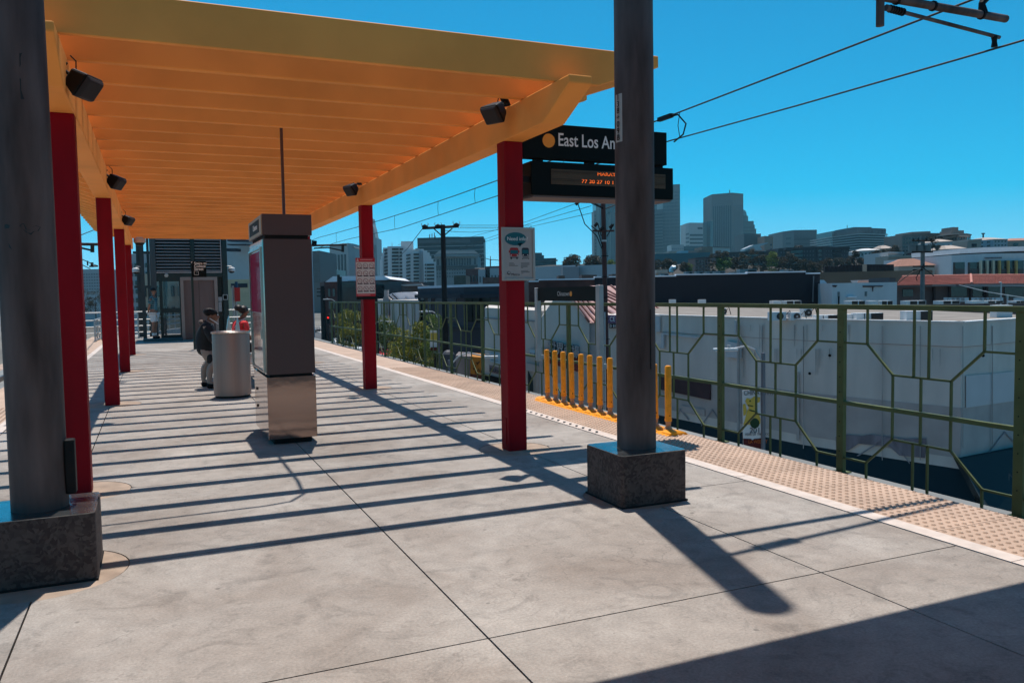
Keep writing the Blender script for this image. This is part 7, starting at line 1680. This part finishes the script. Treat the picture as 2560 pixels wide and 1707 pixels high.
# hillside vegetation
vegl = ['dark brown green', 'dull olive', 'sparse dry', 'dark']
k_ = 0
def veg(x, yt, yb, wpx, d, lm, lab, n=2600, leaf=0.15, seed=None, **kw):
    global k_; k_ += 1
    zb = hz(x, d) if d > 190 else None
    tree(x, yt, yb, d, wpx, lm, lab, seed if seed is not None else 20+k_ % 6, n, leaf, zb=zb, group='trees on the far hillside', clumps=24, **kw)
VG = [(1432, 640, 675, 46, LF_B, 'large round brown green tree on the skyline left of the brown pole'), (1418, 655, 676, 34, LF_B, 'low part brown tree left of the round skyline tree'), (1482, 640, 676, 50, LF_B, 'second large brown green tree just left of the brown pole'), (1500, 652, 678, 36, LF_B, 'brown tree directly behind the brown pole'), (1532, 648, 682, 34, LF_G, 'green topped tree between the brown pole and the steel pole'),
      (1640, 650, 682, 30, LF_D, 'dark tree just right of the steel pole'), (1668, 648, 684, 36, LF_D, 'second dark tree right of the steel pole'), (1682, 654, 682, 26, LF_D, 'low dark tree before the teal hall'), (1712, 655, 684, 30, LF_D, 'dark tree left of the bright green one before the teal hall'), (1725, 657, 682, 22, LF_G, 'green bushy tree before the brown brick block'),
      (1782, 630, 690, 24, LF_D, 'tall dark tree right of the brown brick block'), (1796, 626, 650, 20, LF_B, 'palm like tree left under the billboard'), (1812, 628, 665, 26, LF_D, 'dark tree under the billboard'), (1808, 647, 676, 46, LF_L, 'bright green spreading tree below the billboard'), (1838, 642, 680, 30, LF_D, 'dark tree right of the bright green tree'),
      (1862, 630, 685, 30, LF_D, 'tall brown tree at the left of the dark apartments'), (1884, 620, 684, 30, LF_B, 'tallest brown tree before the tan museum block'), (1908, 634, 685, 28, LF_D, 'dark tree before the left dark apartments'), (1930, 630, 684, 34, LF_G, 'green topped tree in the middle of the dark apartments'), (1950, 642, 686, 32, LF_D, 'dark tree right of the green topped tree'),
      (1974, 628, 684, 34, LF_B, 'brown tree under the distant office slab'), (1994, 640, 686, 30, LF_D, 'dark tree under the tiny palm'), (2016, 645, 686, 34, LF_D, 'dark low tree by the apartment corner'), (2040, 655, 688, 36, LF_D, 'dark bushes below the apartment corner'), (2068, 648, 680, 34, LF_B, 'brown tree left of the round shrubs on the slope'),
      (2096, 645, 672, 30, LF_D, 'dark shrub on the slope under the glass office'), (2128, 640, 666, 28, LF_B, 'round brown shrub left of the white house'), (2142, 628, 645, 24, LF_D, 'dark tree at the foot of the slabbed office'), (2155, 644, 664, 26, LF_B, 'round brown shrub before the white house'), (2176, 638, 662, 26, LF_B, 'shrub right of the round brown shrubs'), (2192, 628, 646, 28, LF_D, 'dark tree above the balcony house'),
      (2214, 626, 640, 26, LF_D, 'dark tree on the slope below the pylon'), (2238, 612, 638, 24, LF_B, 'tree on the ridge directly below the pylon'), (2248, 622, 645, 18, LF_D, 'tree at the left edge of the ridge apartments'), (2249, 656, 668, 24, LF_L, 'bright green bush above the black screen'), (2332, 590, 625, 22, LF_D, 'dark palm cluster in front of the ridge apartments'), (2345, 612, 640, 18, LF_D, 'dark tree below the ridge apartments'), (2300, 640, 668, 26, LF_D, 'dark tree behind the transformer cans'), (2110, 668, 680, 28, LF_B, 'dry bush at the bare soil patch')]
for i, (x, yt, yb, wp_, lm, lab) in enumerate(VG):
    veg(x, yt, yb, wp_, 255 if 2080 < x else (235 if x > 1600 else 240), lm, lab)
fo = MB(); rn = random.Random(9)          # undergrowth between the trees, one mass
for k in range(40000):
    x = rn.choice((rn.uniform(1630, 2130), rn.uniform(2050, 2260))); d = rn.uniform(205, 250); p = wd(x, 700, d); z = hz(x, d)+rn.uniform(0, 4.5)*rn.random()**.5
    s = rn.uniform(0.3, 0.8); a = rn.uniform(0, 6.28); t1 = Vector((math.cos(a), math.sin(a), rn.uniform(-.5, .5))).normalized(); t2 = t1.orthogonal().normalized()
    c = Vector((p.x, p.y, z)); fo.add([c-t1*s, c+t2*s*.6, c+t1*s, c-t2*s*.6], [(0, 1, 2, 3)])
fo.build('undergrowth', LF_D, kind='stuff', label='dark undergrowth covering the slope below the dark apartments')
# little palm on the ridge
pm2 = thing('palm_tree', 'tiny brown palm against the distant office slab', 'tree', wd(1997, 640, 335))
a = wd(1997, 618, 335); MB().tube([wd(1997, 640, 335), a], 0.3, 5).build('trunk', BARK, pm2)
fr2 = MB()
for k in range(14):
    g = rad(k*26); fr2.tube([a, a+Vector((math.cos(g)*1.3, math.sin(g)*1.3, 0.6)), a+Vector((math.cos(g)*2.3, math.sin(g)*2.3, -0.5))], [0.25, 0.2, 0.05], 4)
fr2.build('fronds', LF_B, pm2)

# ---------------------------------------------------------------- downtown skyline
GLS = M('tower_glass', (0.035, 0.06, 0.066), 0.3, 0.1, var=0.06, scale=.02); TG = M('tower_grey', (0.095, 0.092, 0.09), 0.7, var=0.05, scale=.02); TGD = M('tower_dark', (0.018, 0.026, 0.03), 0.4, var=0); TGL = M('tower_light', (0.30, 0.31, 0.31), 0.6, var=0.03)
TG2 = M('tower_midgrey', (0.085, 0.09, 0.092), 0.6, var=0)
def tower(lab, pts, ytop, back, mat, ybase=None, nm='office_tower', roof=None):
    return block(nm, lab, 'building', pts, ytop, back, mat, yref=0, roof=roof)
# big striped tower
t, F_, z0, z1 = tower('big grey downtown tower with vertical dark window strips and blank top band', [(1780, 1340), (1831, 1322), (1858, 1338)], 491, 60, TG)
h = z1-z0
F_[0].grid(TGD, 9, 1, 0.52, 1, 0.03, 0.97, 0.0, 0.895, name='window_strip', depth=3, proud=0.5); F_[1].grid(TG2, 9, 1, 0.4, 1, 0.1, 0.95, 0.0, 0.90, name='window_strip', depth=3, proud=0.5)
q = wd(1824, 487, 1330); MB().tube([(q.x, q.y, z1), (q.x, q.y, zy(1824, 475, 1330))], 0.8, 5).build('antenna', DK, t)
# tall towers by the sign
t, F_, z0, z1 = tower('very tall grey gridded tower just right of the destination sign', [(1658, 1500), (1701, 1490)], 468, 60, TG2); bars = MB(); F_[0].grid(TGD, 13, 1, .45, 1, 0, 1, 0, 0.97, joined=bars, depth=1, proud=.3); F_[0].grid(TG2, 1, 30, 1.0, .35, 0, 1, 0, 0.98, joined=None, name='floor_band', depth=2, proud=0.9); bars.build('window_strips', TGD, t, kind='stuff')
t, F_, z0, z1 = tower('lower gridded wing attached left of the very tall tower', [(1638, 1480), (1658, 1470)], 530, 60, TG2); F_[0].grid(TGD, 1, 26, 1, .45, 0, 1, 0, .98, name='window_band', proud=.6)
t, F_, z0, z1 = tower('pale glass tower behind, left of the very tall tower', [(1634, 1700), (1659, 1700)], 505, 60, GLS); F_[0].grid(TGD, 1, 22, 1, .3, 0, 1, 0, .98, name='window_band', proud=.6)
t, F_, z0, z1 = tower('narrow dark tower edge showing right beside the steel pole', [(1626, 1460), (1638, 1460)], 522, 40, GLS)
t, F_, z0, z1 = tower('thin pale edged tower left of the brown pole', [(1487, 1400), (1493, 1400)], 532, 40, TG); F_[0].grid(TGD, 1, 24, .6, .5, 0, 1, 0, .98, name='window_band', proud=.6)
t, F_, z0, z1 = tower('tall teal glass tower directly behind the brown pole', [(1492, 1500), (1502, 1480), (1512, 1490)], 470, 60, GLS); F_[0].grid(TG, 3, 1, .3, 1, 0, 1, 0, 1, name='mullion', proud=.6)
t, F_, z0, z1 = tower('smooth teal glass tower between the brown pole and the steel pole', [(1510, 1550), (1550, 1540)], 500, 60, M('tower_teal', (0.02, 0.085, 0.10), 0.3, 0.1, var=0)); F_[0].grid(TGD, 4, 1, .2, 1, 0, 1, 0, 1, name='mullion', proud=.6)
t, F_, z0, z1 = tower('dark tower right beside the steel pole, left side', [(1528, 1450), (1545, 1450)], 536, 40, TGD)
# banded small tower
t, F_, z0, z1 = tower('small pale tower with dark horizontal bands', [(1715, 1250), (1724, 1235), (1758, 1240)], 564, 40, TGL)
F_[0].grid(TG2, 1, 14, .9, .45, 0, 1, 0.1, .90, name='window_band', proud=.5); F_[1].grid(TGD, 1, 14, 1.0, .5, 0.02, .98, 0.1, .88, name='window_band', proud=.5); F_[1].put('logo_panel', TGD, .78, .95, 8, 3, .6)
t, F_, z0, z1 = tower('narrow teal tower touching the left of the big striped tower', [(1767, 1260), (1776, 1250), (1783, 1255)], 559, 40, GLS); F_[0].grid(TG, 1, 18, .9, .4, 0, 1, 0.05, .95, name='window_band', proud=.5)
# right stepped
t, F_, z0, z1 = tower('tapered glass crown tower behind the right flank of the big tower', [(1857, 1500), (1870, 1500)], 545, 40, GLS)
MB().extr([wd(x, y, 1500) for x, y in ((1857, 524), (1863, 526), (1866, 532), (1869.5, 557), (1857, 557))], FH*30).build('crown', M('crown_glass', (0.10, 0.2, 0.23), 0.2, var=0), t, fix=True)
for y in (532, 538, 541, 548): MB().extr([wd(x, yy, 1499) for x, yy in ((1858, y), (1865, y), (1865, y+1.3), (1858, y+1.3))], FH*2).build('crown_band', TGD, t, fix=True)
t, F_, z0, z1 = tower('stepped teal office block right of the big striped tower', [(1858, 1400), (1884, 1400)], 558, 50, GLS); F_[0].grid(TGD, 1, 20, 1, .4, 0, 1, 0, .96, name='window_band', proud=.6)
MB().extr([wd(x, y, 1402) for x, y in ((1884, 562), (1887, 562), (1887, 572), (1890.5, 572), (1890.5, 640), (1884, 640))], FH*40).build('stepped_wing', GLS, t, fix=True)
t, F_, z0, z1 = tower('grey blank overhanging box block below the stepped tower', [(1860, 700), (1902, 700)], 590, 30, TG)
F_[0].put('dark_recess', TGD, .5, .80, F_[0].L*0.8, 4, 2)
t, F_, z0, z1 = tower('tan brick school block with slotted windows right of the overhanging box', [(1902, 690), (1911, 680), (1932, 690)], 597, 30, M('tan_school', (0.30, 0.18, 0.13), 0.9, var=0)); F_[1].grid(TGD, 1, 5, .5, .35, .6, .9, 0.55, .93, name='window', proud=.4)
t = thing('sculpture_ramp', 'slanted grey roof plane of the museum theatre before the tan block', 'roof', wd(1890, 620, 640)); MB().extr([wd(x, y, 640) for x, y in ((1862, 622), (1885, 612), (1920, 606), (1918, 609), (1900, 616), (1906, 625), (1890, 626), (1884, 619), (1862, 627))], FH*12).build('plane', M('ramp_silver', (0.36, 0.37, 0.38), 0.5, var=0.1, scale=.05), t, fix=True)
# lower line left of billboard
for lab, x0, x1, yt, d, m_ in (('pale grey low block at the foot of the very tall tower', 1679, 1710, 617, 900, TGL), ('teal low glass block right of the pale grey low block', 1690, 1748, 621, 950, GLS), ('brown flat block left of the billboard', 1755, 1783, 622, 600, TANW), ('pale brown low block left of the teal hall roof', 1673, 1692, 633, 560, AP2), ('bright blue roofed low block', 1705, 1721, 632, 560, M('lowblue', (0.2, 0.4, 0.48), 0.8, var=0)), ('pink brown low block above the teal hall', 1721, 1744, 632, 560, M('lowpink', (0.30, 0.18, 0.14), 0.8, var=0)), ('brown hipped low block above the teal hall', 1748, 1778, 630, 560, TANW), ('small cream block at the steel pole above the teal hall', 1640, 1659, 635, 560, AP2)):
    t, F_, z0, z1 = tower(lab, [(x0, d), (x1, d)], yt, 25, m_, nm='low_block'); 
    if d > 800: F_[0].grid(TGD, max(3, int((x1-x0)/5)), 3, .5, .04*3, 0, 1, .80, .99, name='window', proud=.5)
t, F_, z0, z1 = tower('long plain teal hall above the hillside trees', [(1633, 480), (1776, 470)], 640, 40, M('teal_hall', (0.035, 0.10, 0.115), 0.7, var=0.04, scale=.05), nm='hall'); 
for u in (.62, .67, .72): F_[0].put('window', TGL, u, 0.77, 6, 3, 1)
t, F_, z0, z1 = tower('distant grey gridded office slab with a low penthouse', [(1956, 900), (1984, 880), (2041, 880)], 584, 50, TG2)
F_[0].grid(TGD, 1, 8, .5, .4, 0.1, .95, .3, .95, name='window_band', proud=.4); F_[1].grid(TG, 20, 1, .35, 1, 0, 1, .0, .92, name='mullion', proud=.5); F_[1].grid(TGD, 1, 10, 1.0, .25, 0, 1, .2, .92, name='window_band', proud=.3)
MB().extr([wd(x, y, 885) for x, y in ((1994, 577), (2031, 576.5), (2031, 583), (1994, 583))], FH*20).build('penthouse', TG, t, fix=True)
# the slabbed office building
ds_ = 700
t, F_, z0, z1 = tower('glass office building with thin projecting white floor slabs at every storey', [(2082, 725), (2146, 690), (2211, 705)], 582.5, 40, M('slab_glass', (0.025, 0.045, 0.05), 0.25, var=0), nm='slab_office')
zb_ = zy(2146, 640, 690)
P = [fpt(2075, 727), fpt(2146, 684), fpt(2218, 702)]; bp = [(P[2][0]+FH.x*50, P[2][1]+FH.y*50), (P[0][0]+FH.x*50, P[0][1]+FH.y*50)]
SLW = M('slab_white', (0.42, 0.42, 0.40), 0.7, var=0)
for k in range(8):
    zz = zy(2146, 584.5+k*6.35, 684); MB().prism(P+bp, zz-0.25, zz+0.35).build('floor_slab', SLW, t)
for F, n in ((F_[0], 12), (F_[1], 8)):
    F.grid(TG, n, 1, .12, 1, 0, 1, .94, 1.0, name='screen_post', proud=2); jj = MB(); F.grid(TGD, n*4, 1, .12, 1, 0, 1, 0, .92, joined=jj, depth=1.5, proud=0.8); jj.build('mullions', TG2, t, kind='stuff')
MB().extr([wd(x, y, 715) for x, y in ((2110, 572), (2135, 568), (2179, 568), (2179, 582), (2110, 582))], FH*20).build('penthouse', TG, t, fix=True)
MB().prism([fpt(2082, 724), fpt(2146, 689), fpt(2213, 703), fpt(2213, 704.5), fpt(2146, 690.5), fpt(2082, 725.5)], zy(2146, 583, 690), zy(2146, 571, 690)).build('louvre_screen', M('screen_grey', (0.10, 0.105, 0.11), 0.7, var=0), t)
for x, d in ((2079, 726), (2214, 703)): MB().prism([fpt(x, d), fpt(x+2.2, d), fpt(x+2.2, d+2), fpt(x, d+2)], z0, zy(x, 584, d)).build('corner_column', SLW, t)
q = wd(2118, 563, 720); MB().tube([wd(2118, 572, 720), q], 0.25, 4).build('antenna', DK, t)

# ---------------------------------------------------------------- left cluster
t, F_, z0, z1 = tower('plain grey slab building right behind the kiosk edge', [(779, 420), (802, 415)], 633, 40, TG, nm='civic_building'); F_[0].grid(TG2, 5, 8, .35, .4, 0, 1, 0.5, .95, name='window', proud=.3)
t, F_, z0, z1 = tower('low teal grey block between the grey slab and the striped tower', [(801, 450), (830, 450)], 678, 40, GLS, nm='civic_building')
t, F_, z0, z1 = tower('pale civic tower with dark vertical window strips left of the prohibition board', [(828, 520), (874, 505), (890, 515)], 617, 40, TGL, nm='civic_tower')
F_[0].grid(TGD, 5, 1, .42, 1, .08, .92, .3, .86, name='window_strip', proud=.4)
MB().extr([wd(x, y, 512) for x, y in ((842, 614), (848, 610), (858, 608), (874, 610), (886, 618), (842, 618))], FH*20).build('penthouse', TGL, t, fix=True)
t, F_, z0, z1 = tower('city hall tower with tapering pyramid top beside the second red column', [(926, 800), (946, 800)], 600, 30, TGL, nm='city_hall')
MB().extr([wd(x, y, 803) for x, y in ((926, 600), (940, 600), (937, 585), (934, 570), (931, 560), (929, 545), (926, 545), (926, 560))], FH*20).build('pyramid_top', TGL, t, fix=True)
F_[0].grid(TG2, 5, 1, .4, 1, .1, .95, .2, .92, name='window_strip', proud=.3)
# stepped white block
SW = M('stepped_white', (0.55, 0.56, 0.57), 0.85, var=0.03)
t = thing('stepped_apartment', 'white stepped apartment tower with dark window bands left of the black T pole', 'building', (*fpt(1020, 300), GZ))
def stp(x0, x1, yt, d, nm='wing', x1d=None): 
    return MB().prism([fpt(x0, d), fpt(x1, x1d or d), (fpt(x1, (x1d or d)+25)), fpt(x0, d+25)], GZ, zy(x0, yt, d)).build(nm, SW, t)
for (x0, x1, yt) in ((952, 960, 650), (955, 962, 641), (957.5, 964, 632), (960, 966, 624), (961, 980, 619.5)): stp(x0, x1, yt, 306-(x0-952)*.1, x1d=304.5)
stp(972, 1010, 616, 303); stp(1006, 1037, 603.5, 305); stp(1008, 1050, 625, 302); stp(1033, 1062, 623, 304)
for (x0, x1, yt) in ((1061, 1071, 626), (1061, 1077, 631), (1061, 1081, 640), (1061, 1086, 648), (1061, 1092, 655)): stp(x0, x1, yt, 301.5-(x1-1071)*.01)
def win(x0, x1, y, h_, d): 
    a, b_ = wd(x0, y, d), wd(x1, y, d); c = (a+b_)/2; place('window', WBRN, t, (c.x, c.y, c.z), (RH.x, RH.y), (b_-a).length, 0.5, h_/FPX*d)
for r in range(11):
    y = 623+r*8.55
    if y < 706: win(980, 996.5, y, 4.6, 302.8); win(999, 1008, y, 4.6, 302.8)
    if r < 8 : 
        for k in range(4): win(961+k*2.2+(4-min(4, r))*0.0, 962.6+k*2.2, y+3-k*.5, 4.4, 303.5)
    if r > 1 and y < 712:
        y2 = 636+(r-2)*8.6
        win(1034, 1047.5, y2, 4.6, 301.7)
        for k in range(3): win(1016+k*3.6, 1018.6+k*3.6, y2+2.5-k*.7, 4.2, 301.7)
    if r > 3:
        y3 = 662+(r-4)*8.9
        if y3 < 715: win(1067, 1085.5, y3, 4.4, 301.1); win(1062.4, 1065, y3, 4.4, 301.1)
rl_ = MB()
rl_.tube([wd(995, 612, 304), wd(1005, 610, 304)], .12, 4).tube([wd(980, 616, 304), wd(980, 607, 304)], .12, 4).tube([wd(1043, 625, 302), wd(1043, 621, 302)], .8, 4); rl_.build('roof_mast', LGREY, t)
# black slab + courthouse
t, F_, z0, z1 = tower('wide dark slab building with pale floor lines behind the courthouse', [(1047, 560), (1212, 555)], 600, 40, M('dark_slab', (0.022, 0.030, 0.032), 0.4, var=0), nm='slab_building')
F_[0].grid(TGL, 1, 13, 1.0, .14, 0, 1, .12, .93, name='floor_line', proud=.5); F_[0].grid(TGL, 1, 14, .25, .3, .97, 1.0, .12, .93, name='balcony_end', proud=.8)
MB().extr([wd(x, y, 556) for x, y in ((1047, 600), (1212, 598), (1212, 606), (1047, 608))], FH*0.5).build('top_band', TG2, t, fix=True)
for p_ in (((1111, 592), (1151, 592), (1151, 600), (1111, 600)), ((1166, 596), (1198, 596), (1198, 600), (1166, 600)), ((1062, 597), (1095, 597), (1095, 601), (1062, 601))): MB().extr([wd(x, y, 560) for x, y in p_], FH*15).build('penthouse', TG, t, fix=True)
for x, y in ((1074, 586), (1080, 584), (1086, 582), (1088, 590)): MB().tube([wd(x, 598, 560), wd(x, y, 560)], .35, 4).build('antenna', TGL, t)
HJ = M('courthouse_stone', (0.24, 0.265, 0.265), 0.9, var=0.05, scale=.1); HJW = M('courthouse_window', (0.05, 0.07, 0.08), 0.4, var=0)
t, F_, z0, z1 = tower('stone courthouse with pitched roof and row of tall columns behind the black T pole', [(1089, 480), (1196, 475)], 640, 50, HJ, nm='courthouse', roof='none')
MB().extr([wd(x, y, 474) for x, y in ((1085, 636), (1198, 635), (1198, 641), (1085, 642))], FH*4).build('cornice', HJ, t, fix=True)
MB().extr([wd(x, y, 476) for x, y in ((1088, 635), (1098, 627), (1186, 626), (1196, 634))], FH*40).build('roof', M('courthouse_roof', (0.33, 0.30, 0.29), 0.8, var=0), t, fix=True)
zz = lambda y: (zy(1140, y, 477)-z0)/(z1-z0)
F_[0].grid(HJW, 10, 1, .62, 1, .25, .86, zz(663), zz(646), name='window', proud=.3); F_[0].grid(HJW, 1, 1, .35, .9, .02, .14, zz(663), zz(646), name='window', proud=.3); F_[0].grid(HJW, 1, 1, .35, .9, .88, 1, zz(663), zz(646), name='window', proud=.3)
F_[0].grid(HJW, 12, 1, .35, .7, .04, .96, zz(643), zz(640.5), name='window', proud=.3); F_[0].grid(HJW, 16, 3, .35, .45, .03, .97, zz(695), zz(670), name='window', proud=.3)
for y in (665, 668, 672): F_[0].put('string_course', TG, .5, zz(y), F_[0].L, .5, 1, proud=.6)
# brown and teal flats right of it
BF = M('flat_brown', (0.075, 0.035, 0.033), 0.9, var=0.15, scale=.2)
for lab, pts, yt, m_, c in (('stepped brown flats left part with bay fronts', [(1166, 260), (1198, 255)], 678, BF, 4), ('teal rendered bay between the brown flats', [(1197, 250), (1214, 250)], 679, APB, 2), ('brown flats right part with dark parapet', [(1214, 256), (1330, 250)], 671, BF, 9), ('teal rendered bay beside the nearest red column', [(1226, 247), (1262, 247)], 675, APB, 4)):
    t, F_, z0, z1 = tower(lab, pts, yt, 20, m_, nm='flats'); F_[0].grid(WDARK if m_ is BF else HJW, c, 3, .4, .55, .03, .97, .30, .95, name='window', proud=.2)
t, F_, z0, z1 = tower('olive brown workshop roofline above the corner building', [(1136, 150), (1166, 148)], 694, 15, M('olive_shed', (0.14, 0.11, 0.08), .9, var=.2), nm='shed_block')
t, F_, z0, z1 = tower('brown shed behind the corner building roof, right part', [(1208, 130), (1262, 128)], 699, 15, M('brown_shed', (0.10, 0.06, 0.05), .9, var=.2), nm='shed_block')
# between column and pole: teal office, pale blue block
t, F_, z0, z1 = tower('low teal glass office right of the information poster', [(1322, 420), (1392, 415)], 652, 30, GLS, nm='office'); F_[0].grid(HJW, 14, 3, .7, .5, 0, 1, .15, .85, name='window', proud=.2)
MB().extr([wd(x, y, 424) for x, y in ((1322, 632), (1355, 632), (1355, 638), (1360, 638), (1360, 652), (1322, 652))], FH*15).build('penthouse', TG2, t, fix=True)
F_[0].put('roof_beam', TG, .5, .99, F_[0].L*1.1, .7, 1, proud=1)
for lab, pts, yt, m_, c in (('long pale blue low block beyond the navy warehouse, left part', [(1322, 190), (1440, 180)], 673, APB, 9), ('grey blank panel block in the pale blue row', [(1408, 176), (1448, 176)], 672, M('blank_grey', (0.22, 0.23, 0.25), .9, var=.05), 0), ('pale blue low block beyond the navy warehouse, right part', [(1448, 178), (1548, 172)], 669, APB, 7)):
    t, F_, z0, z1 = tower(lab, pts, yt, 16, m_, nm='low_block')
    if c: F_[0].grid(WDARK, c, 1, .35, .8, .03, .97, .70, .84, name='window', proud=.15)
for lab, x0, x1, yt in (('small brown hut on the pale blue row', 1455, 1492, 687), ('tiny orange brown hut on the pale blue row at the pole', 1531, 1542, 685), ('dark cabin with two openings on the pale blue row', 1396, 1412, 689)):
    t = thing('roof_house', lab, 'building', wd(x0, 700, 120)); MB().extr([wd(x, y, 120) for x, y in ((x0, yt), (x1, yt), (x1, 704), (x0, 704))], FH*5).build('wall', M('hut_brown', (0.13, 0.075, 0.06), .9, var=.1), t, fix=True)
# tower cranes
cr = thing('tower_crane', 'horizontal lattice jib of a tower crane above the dark slab building', 'crane', wd(1250, 566, 700))
def lattice(p, q, h_, n, t_):
    o = MB(); 
    for s in (0, h_): o.tube([p+Vector((0, 0, s)), q+Vector((0, 0, s))], .18, 4)
    for k in range(n):
        a = p.lerp(q, k/n); m = p.lerp(q, (k+.5)/n)+Vector((0, 0, h_)); b_ = p.lerp(q, (k+1)/n); o.tube([a, m, b_], .14, 4)
    o.build('jib', M('crane_steel', (0.10, 0.12, 0.12), .6, var=0), t_)
lattice(wd(1146, 570.5, 700), wd(1330, 571, 700), 2.6, 30, cr); MB().tube([wd(1330, 571, 700), wd(1330, 720, 700)], .9, 4).build('mast', M('crane_steel', (0.1, .12, .12)), cr)
cr = thing('tower_crane', 'smaller orange jib crane right of the courthouse', 'crane', wd(1230, 650, 600))
MB().tube([wd(1214, 646, 600), wd(1225, 649, 600), wd(1262, 652, 600)], .3, 4).tube([wd(1226, 640, 600), wd(1226, 650, 600)], .3, 4).build('jib', M('crane_orange', (0.4, 0.14, 0.07), .6, var=0), cr)
MB().tube([wd(1226, 650, 600), wd(1226, 700, 600)], .5, 4).build('mast', M('crane_orange', (0.4, 0.14, 0.07), .6, var=0), cr)
t = thing('power_line', 'thin cable sagging from the T pole toward the information poster', 'wire', wd(1160, 570, 46)); MB().tube([wd(1107, 575, 47), wd(1130, 579, 52), wd(1180, 581, 60), wd(1245, 575, 70)], .02, 4).build('wire', WIRE, t)
t = thing('power_line', 'thin cable dropping left from the T pole before the stepped tower', 'wire', wd(1056, 575, 46)); MB().tube([wd(1056, 572, 46), wd(1020, 620, 60), wd(985, 655, 80)], .02, 4).build('wire', WIRE, t)

# ---------------------------------------------------------------- behind the left track and the lift
t, F_, z0, z1 = tower('teal grey civic block on the skyline between the left red columns', [(160, 260), (262, 260)], 679, 40, APB, nm='civic_building'); F_[0].grid(TG2, 16, 7, .5, .25, 0, 1, .6, .97, name='window', proud=.2)
for i, (x, yt, yb, w_) in enumerate(((208, 728, 785, 50), (236, 724, 785, 40), (262, 732, 785, 40), (186, 735, 785, 40))):
    tree(x, yt, yb, 150, w_, LF_D, '%s dark tree beyond the curving track between the red columns' % ('first', 'second', 'third', 'fourth')[i], 30+i % 3, 1500, 0.10, group='trees beyond the curving track')
t, F_, z0, z1 = tower('pale blue grey hall with dark roof strips right of the lift tower', [(540, 70), (640, 68)], 590, 20, M('hall_bluegrey', (0.36, 0.41, 0.43), .8, var=.04), nm='hall', roof=None)
for x0, y0, x1, y1 in ((568, 610, 616, 612.5), (566, 621, 592, 628), (568, 599, 614, 603)): MB().extr([wd(x, y, 67) for x, y in ((x0, y0), (x1, y0), (x1, y1), (x0, y1))], FH*1).build('roof_strip', DK, t, fix=True)
t, F_, z0, z1 = tower('cream wall building below the pale hall right of the lift', [(560, 60), (640, 60)], 704, 6, M('cream_wall', (0.46, 0.39, 0.26), .9, var=.05), nm='cream_building')
F_[0].put('vent', DK, .5, .97, 1.2, .3, .3)
t, F_, z0, z1 = tower('pale blue grey flats seen left of the lift tower', [(325, 120), (392, 120)], 640, 20, APB, nm='flats'); F_[0].grid(WDARK, 5, 6, .5, .5, 0, 1, .45, .95, name='window', proud=.2)
t, F_, z0, z1 = tower('small cream house front seen through the lift glass', [(355, 90), (460, 90)], 690, 8, CREAM, nm='house'); F_[0].grid(WDARK, 6, 2, .4, .5, 0, 1, .55, .95, name='window', proud=.2)
t = thing('lift_glass_view_post', 'grey post seen through the lift door glass', 'post', wd(400, 800, 40)); MB().extr([wd(x, y, 40) for x, y in ((408, 700), (414, 700), (414, 860), (408, 860))], FH*.2).build('shaft', GG, t, fix=True)

# ---------------------------------------------------------------- small pieces hang under the part that carries them
NEST = {'bus_window': 'bus_body', 'bus_lamp': 'bus_body', 'train_window': 'train_body', 'train_lamp': 'train_body', 'bubble_tail': 'speech_bubble', 'rim': 'wheel', 'bolt': 'tube',
        'number': 'number_plate', 'louvre_line': 'display_window', 'display_text': 'display_window', 'line_disc': ('upper_panel', 'panel'), 'insulator': ('crossarm', 'stay_tube'), 'pin': 'crossarm',
        'fan_hub': 'fan_grille', 'coil_grille': 'casing', 'opening': 'casing', 'seam': 'casing', 'door_hood': 'door', 'blind': 'window', 'stairs_symbol': 'panel', 'arrow': 'panel', 'lens': 'housing', 'red_lamp': 'housing',
        'cap_brim': 'cap_crown', 'hair_bun': 'hair', 'hair_strands': 'hair', 'foot_plate': 'post', 'bolt_head': 'post', 'sensor': 'lamp_head', 'dog_eye': 'dog_shape', 'dog_mouth': 'dog_shape', 'dog_collar': 'dog_shape',
        'latch': 'cabinet', 'display_window_': 'cap', 'screw': 'lower_panel', 'anchor_nut': 'footing_box', 'footing_lid': 'footing_box', 'grille': 'cabinet'}
base_ = lambda o: o.name.split('.')[0]
for root in [o for o in C.objects if o.parent is None and o.type == 'EMPTY' and 'kind' not in o]:
    kids = [o for o in root.children]
    for k in kids:
        want = NEST.get(base_(k))
        if not want: continue
        cand = [q for q in kids if base_(q) in ((want,) if isinstance(want, str) else want) and q is not k]
        if not cand: continue
        mk = full_matrix(k)
        def ctr_(o): m = full_matrix(o); bb = [m @ Vector(c) for c in o.bound_box]; return sum(bb, Vector())/8
        ck = ctr_(k); best = min(cand, key=lambda q: (ctr_(q)-ck).length)
        if len(list(best.children)) >= 0 and best.parent is root:
            k.parent = best; k.matrix_parent_inverse = full_matrix(best).inverted() @ mk @ k.matrix_basis.inverted()

# ---------------------------------------------------------------- the air
hm = bpy.data.materials.new('haze_air'); hm.use_nodes = True; N = hm.node_tree.nodes; N.clear()
pv = N.new('ShaderNodeVolumePrincipled'); pv.inputs['Color'].default_value = (0.36, 0.80, 1.0, 1); pv.inputs['Density'].default_value = 0.00011; pv.inputs['Anisotropy'].default_value = 0.2
mo = N.new('ShaderNodeOutputMaterial'); hm.node_tree.links.new(pv.outputs[0], mo.inputs['Volume'])
MB().box(-1320, 2520, -320, 2220, GZ-1.6, 215).build('haze', hm, kind='stuff')
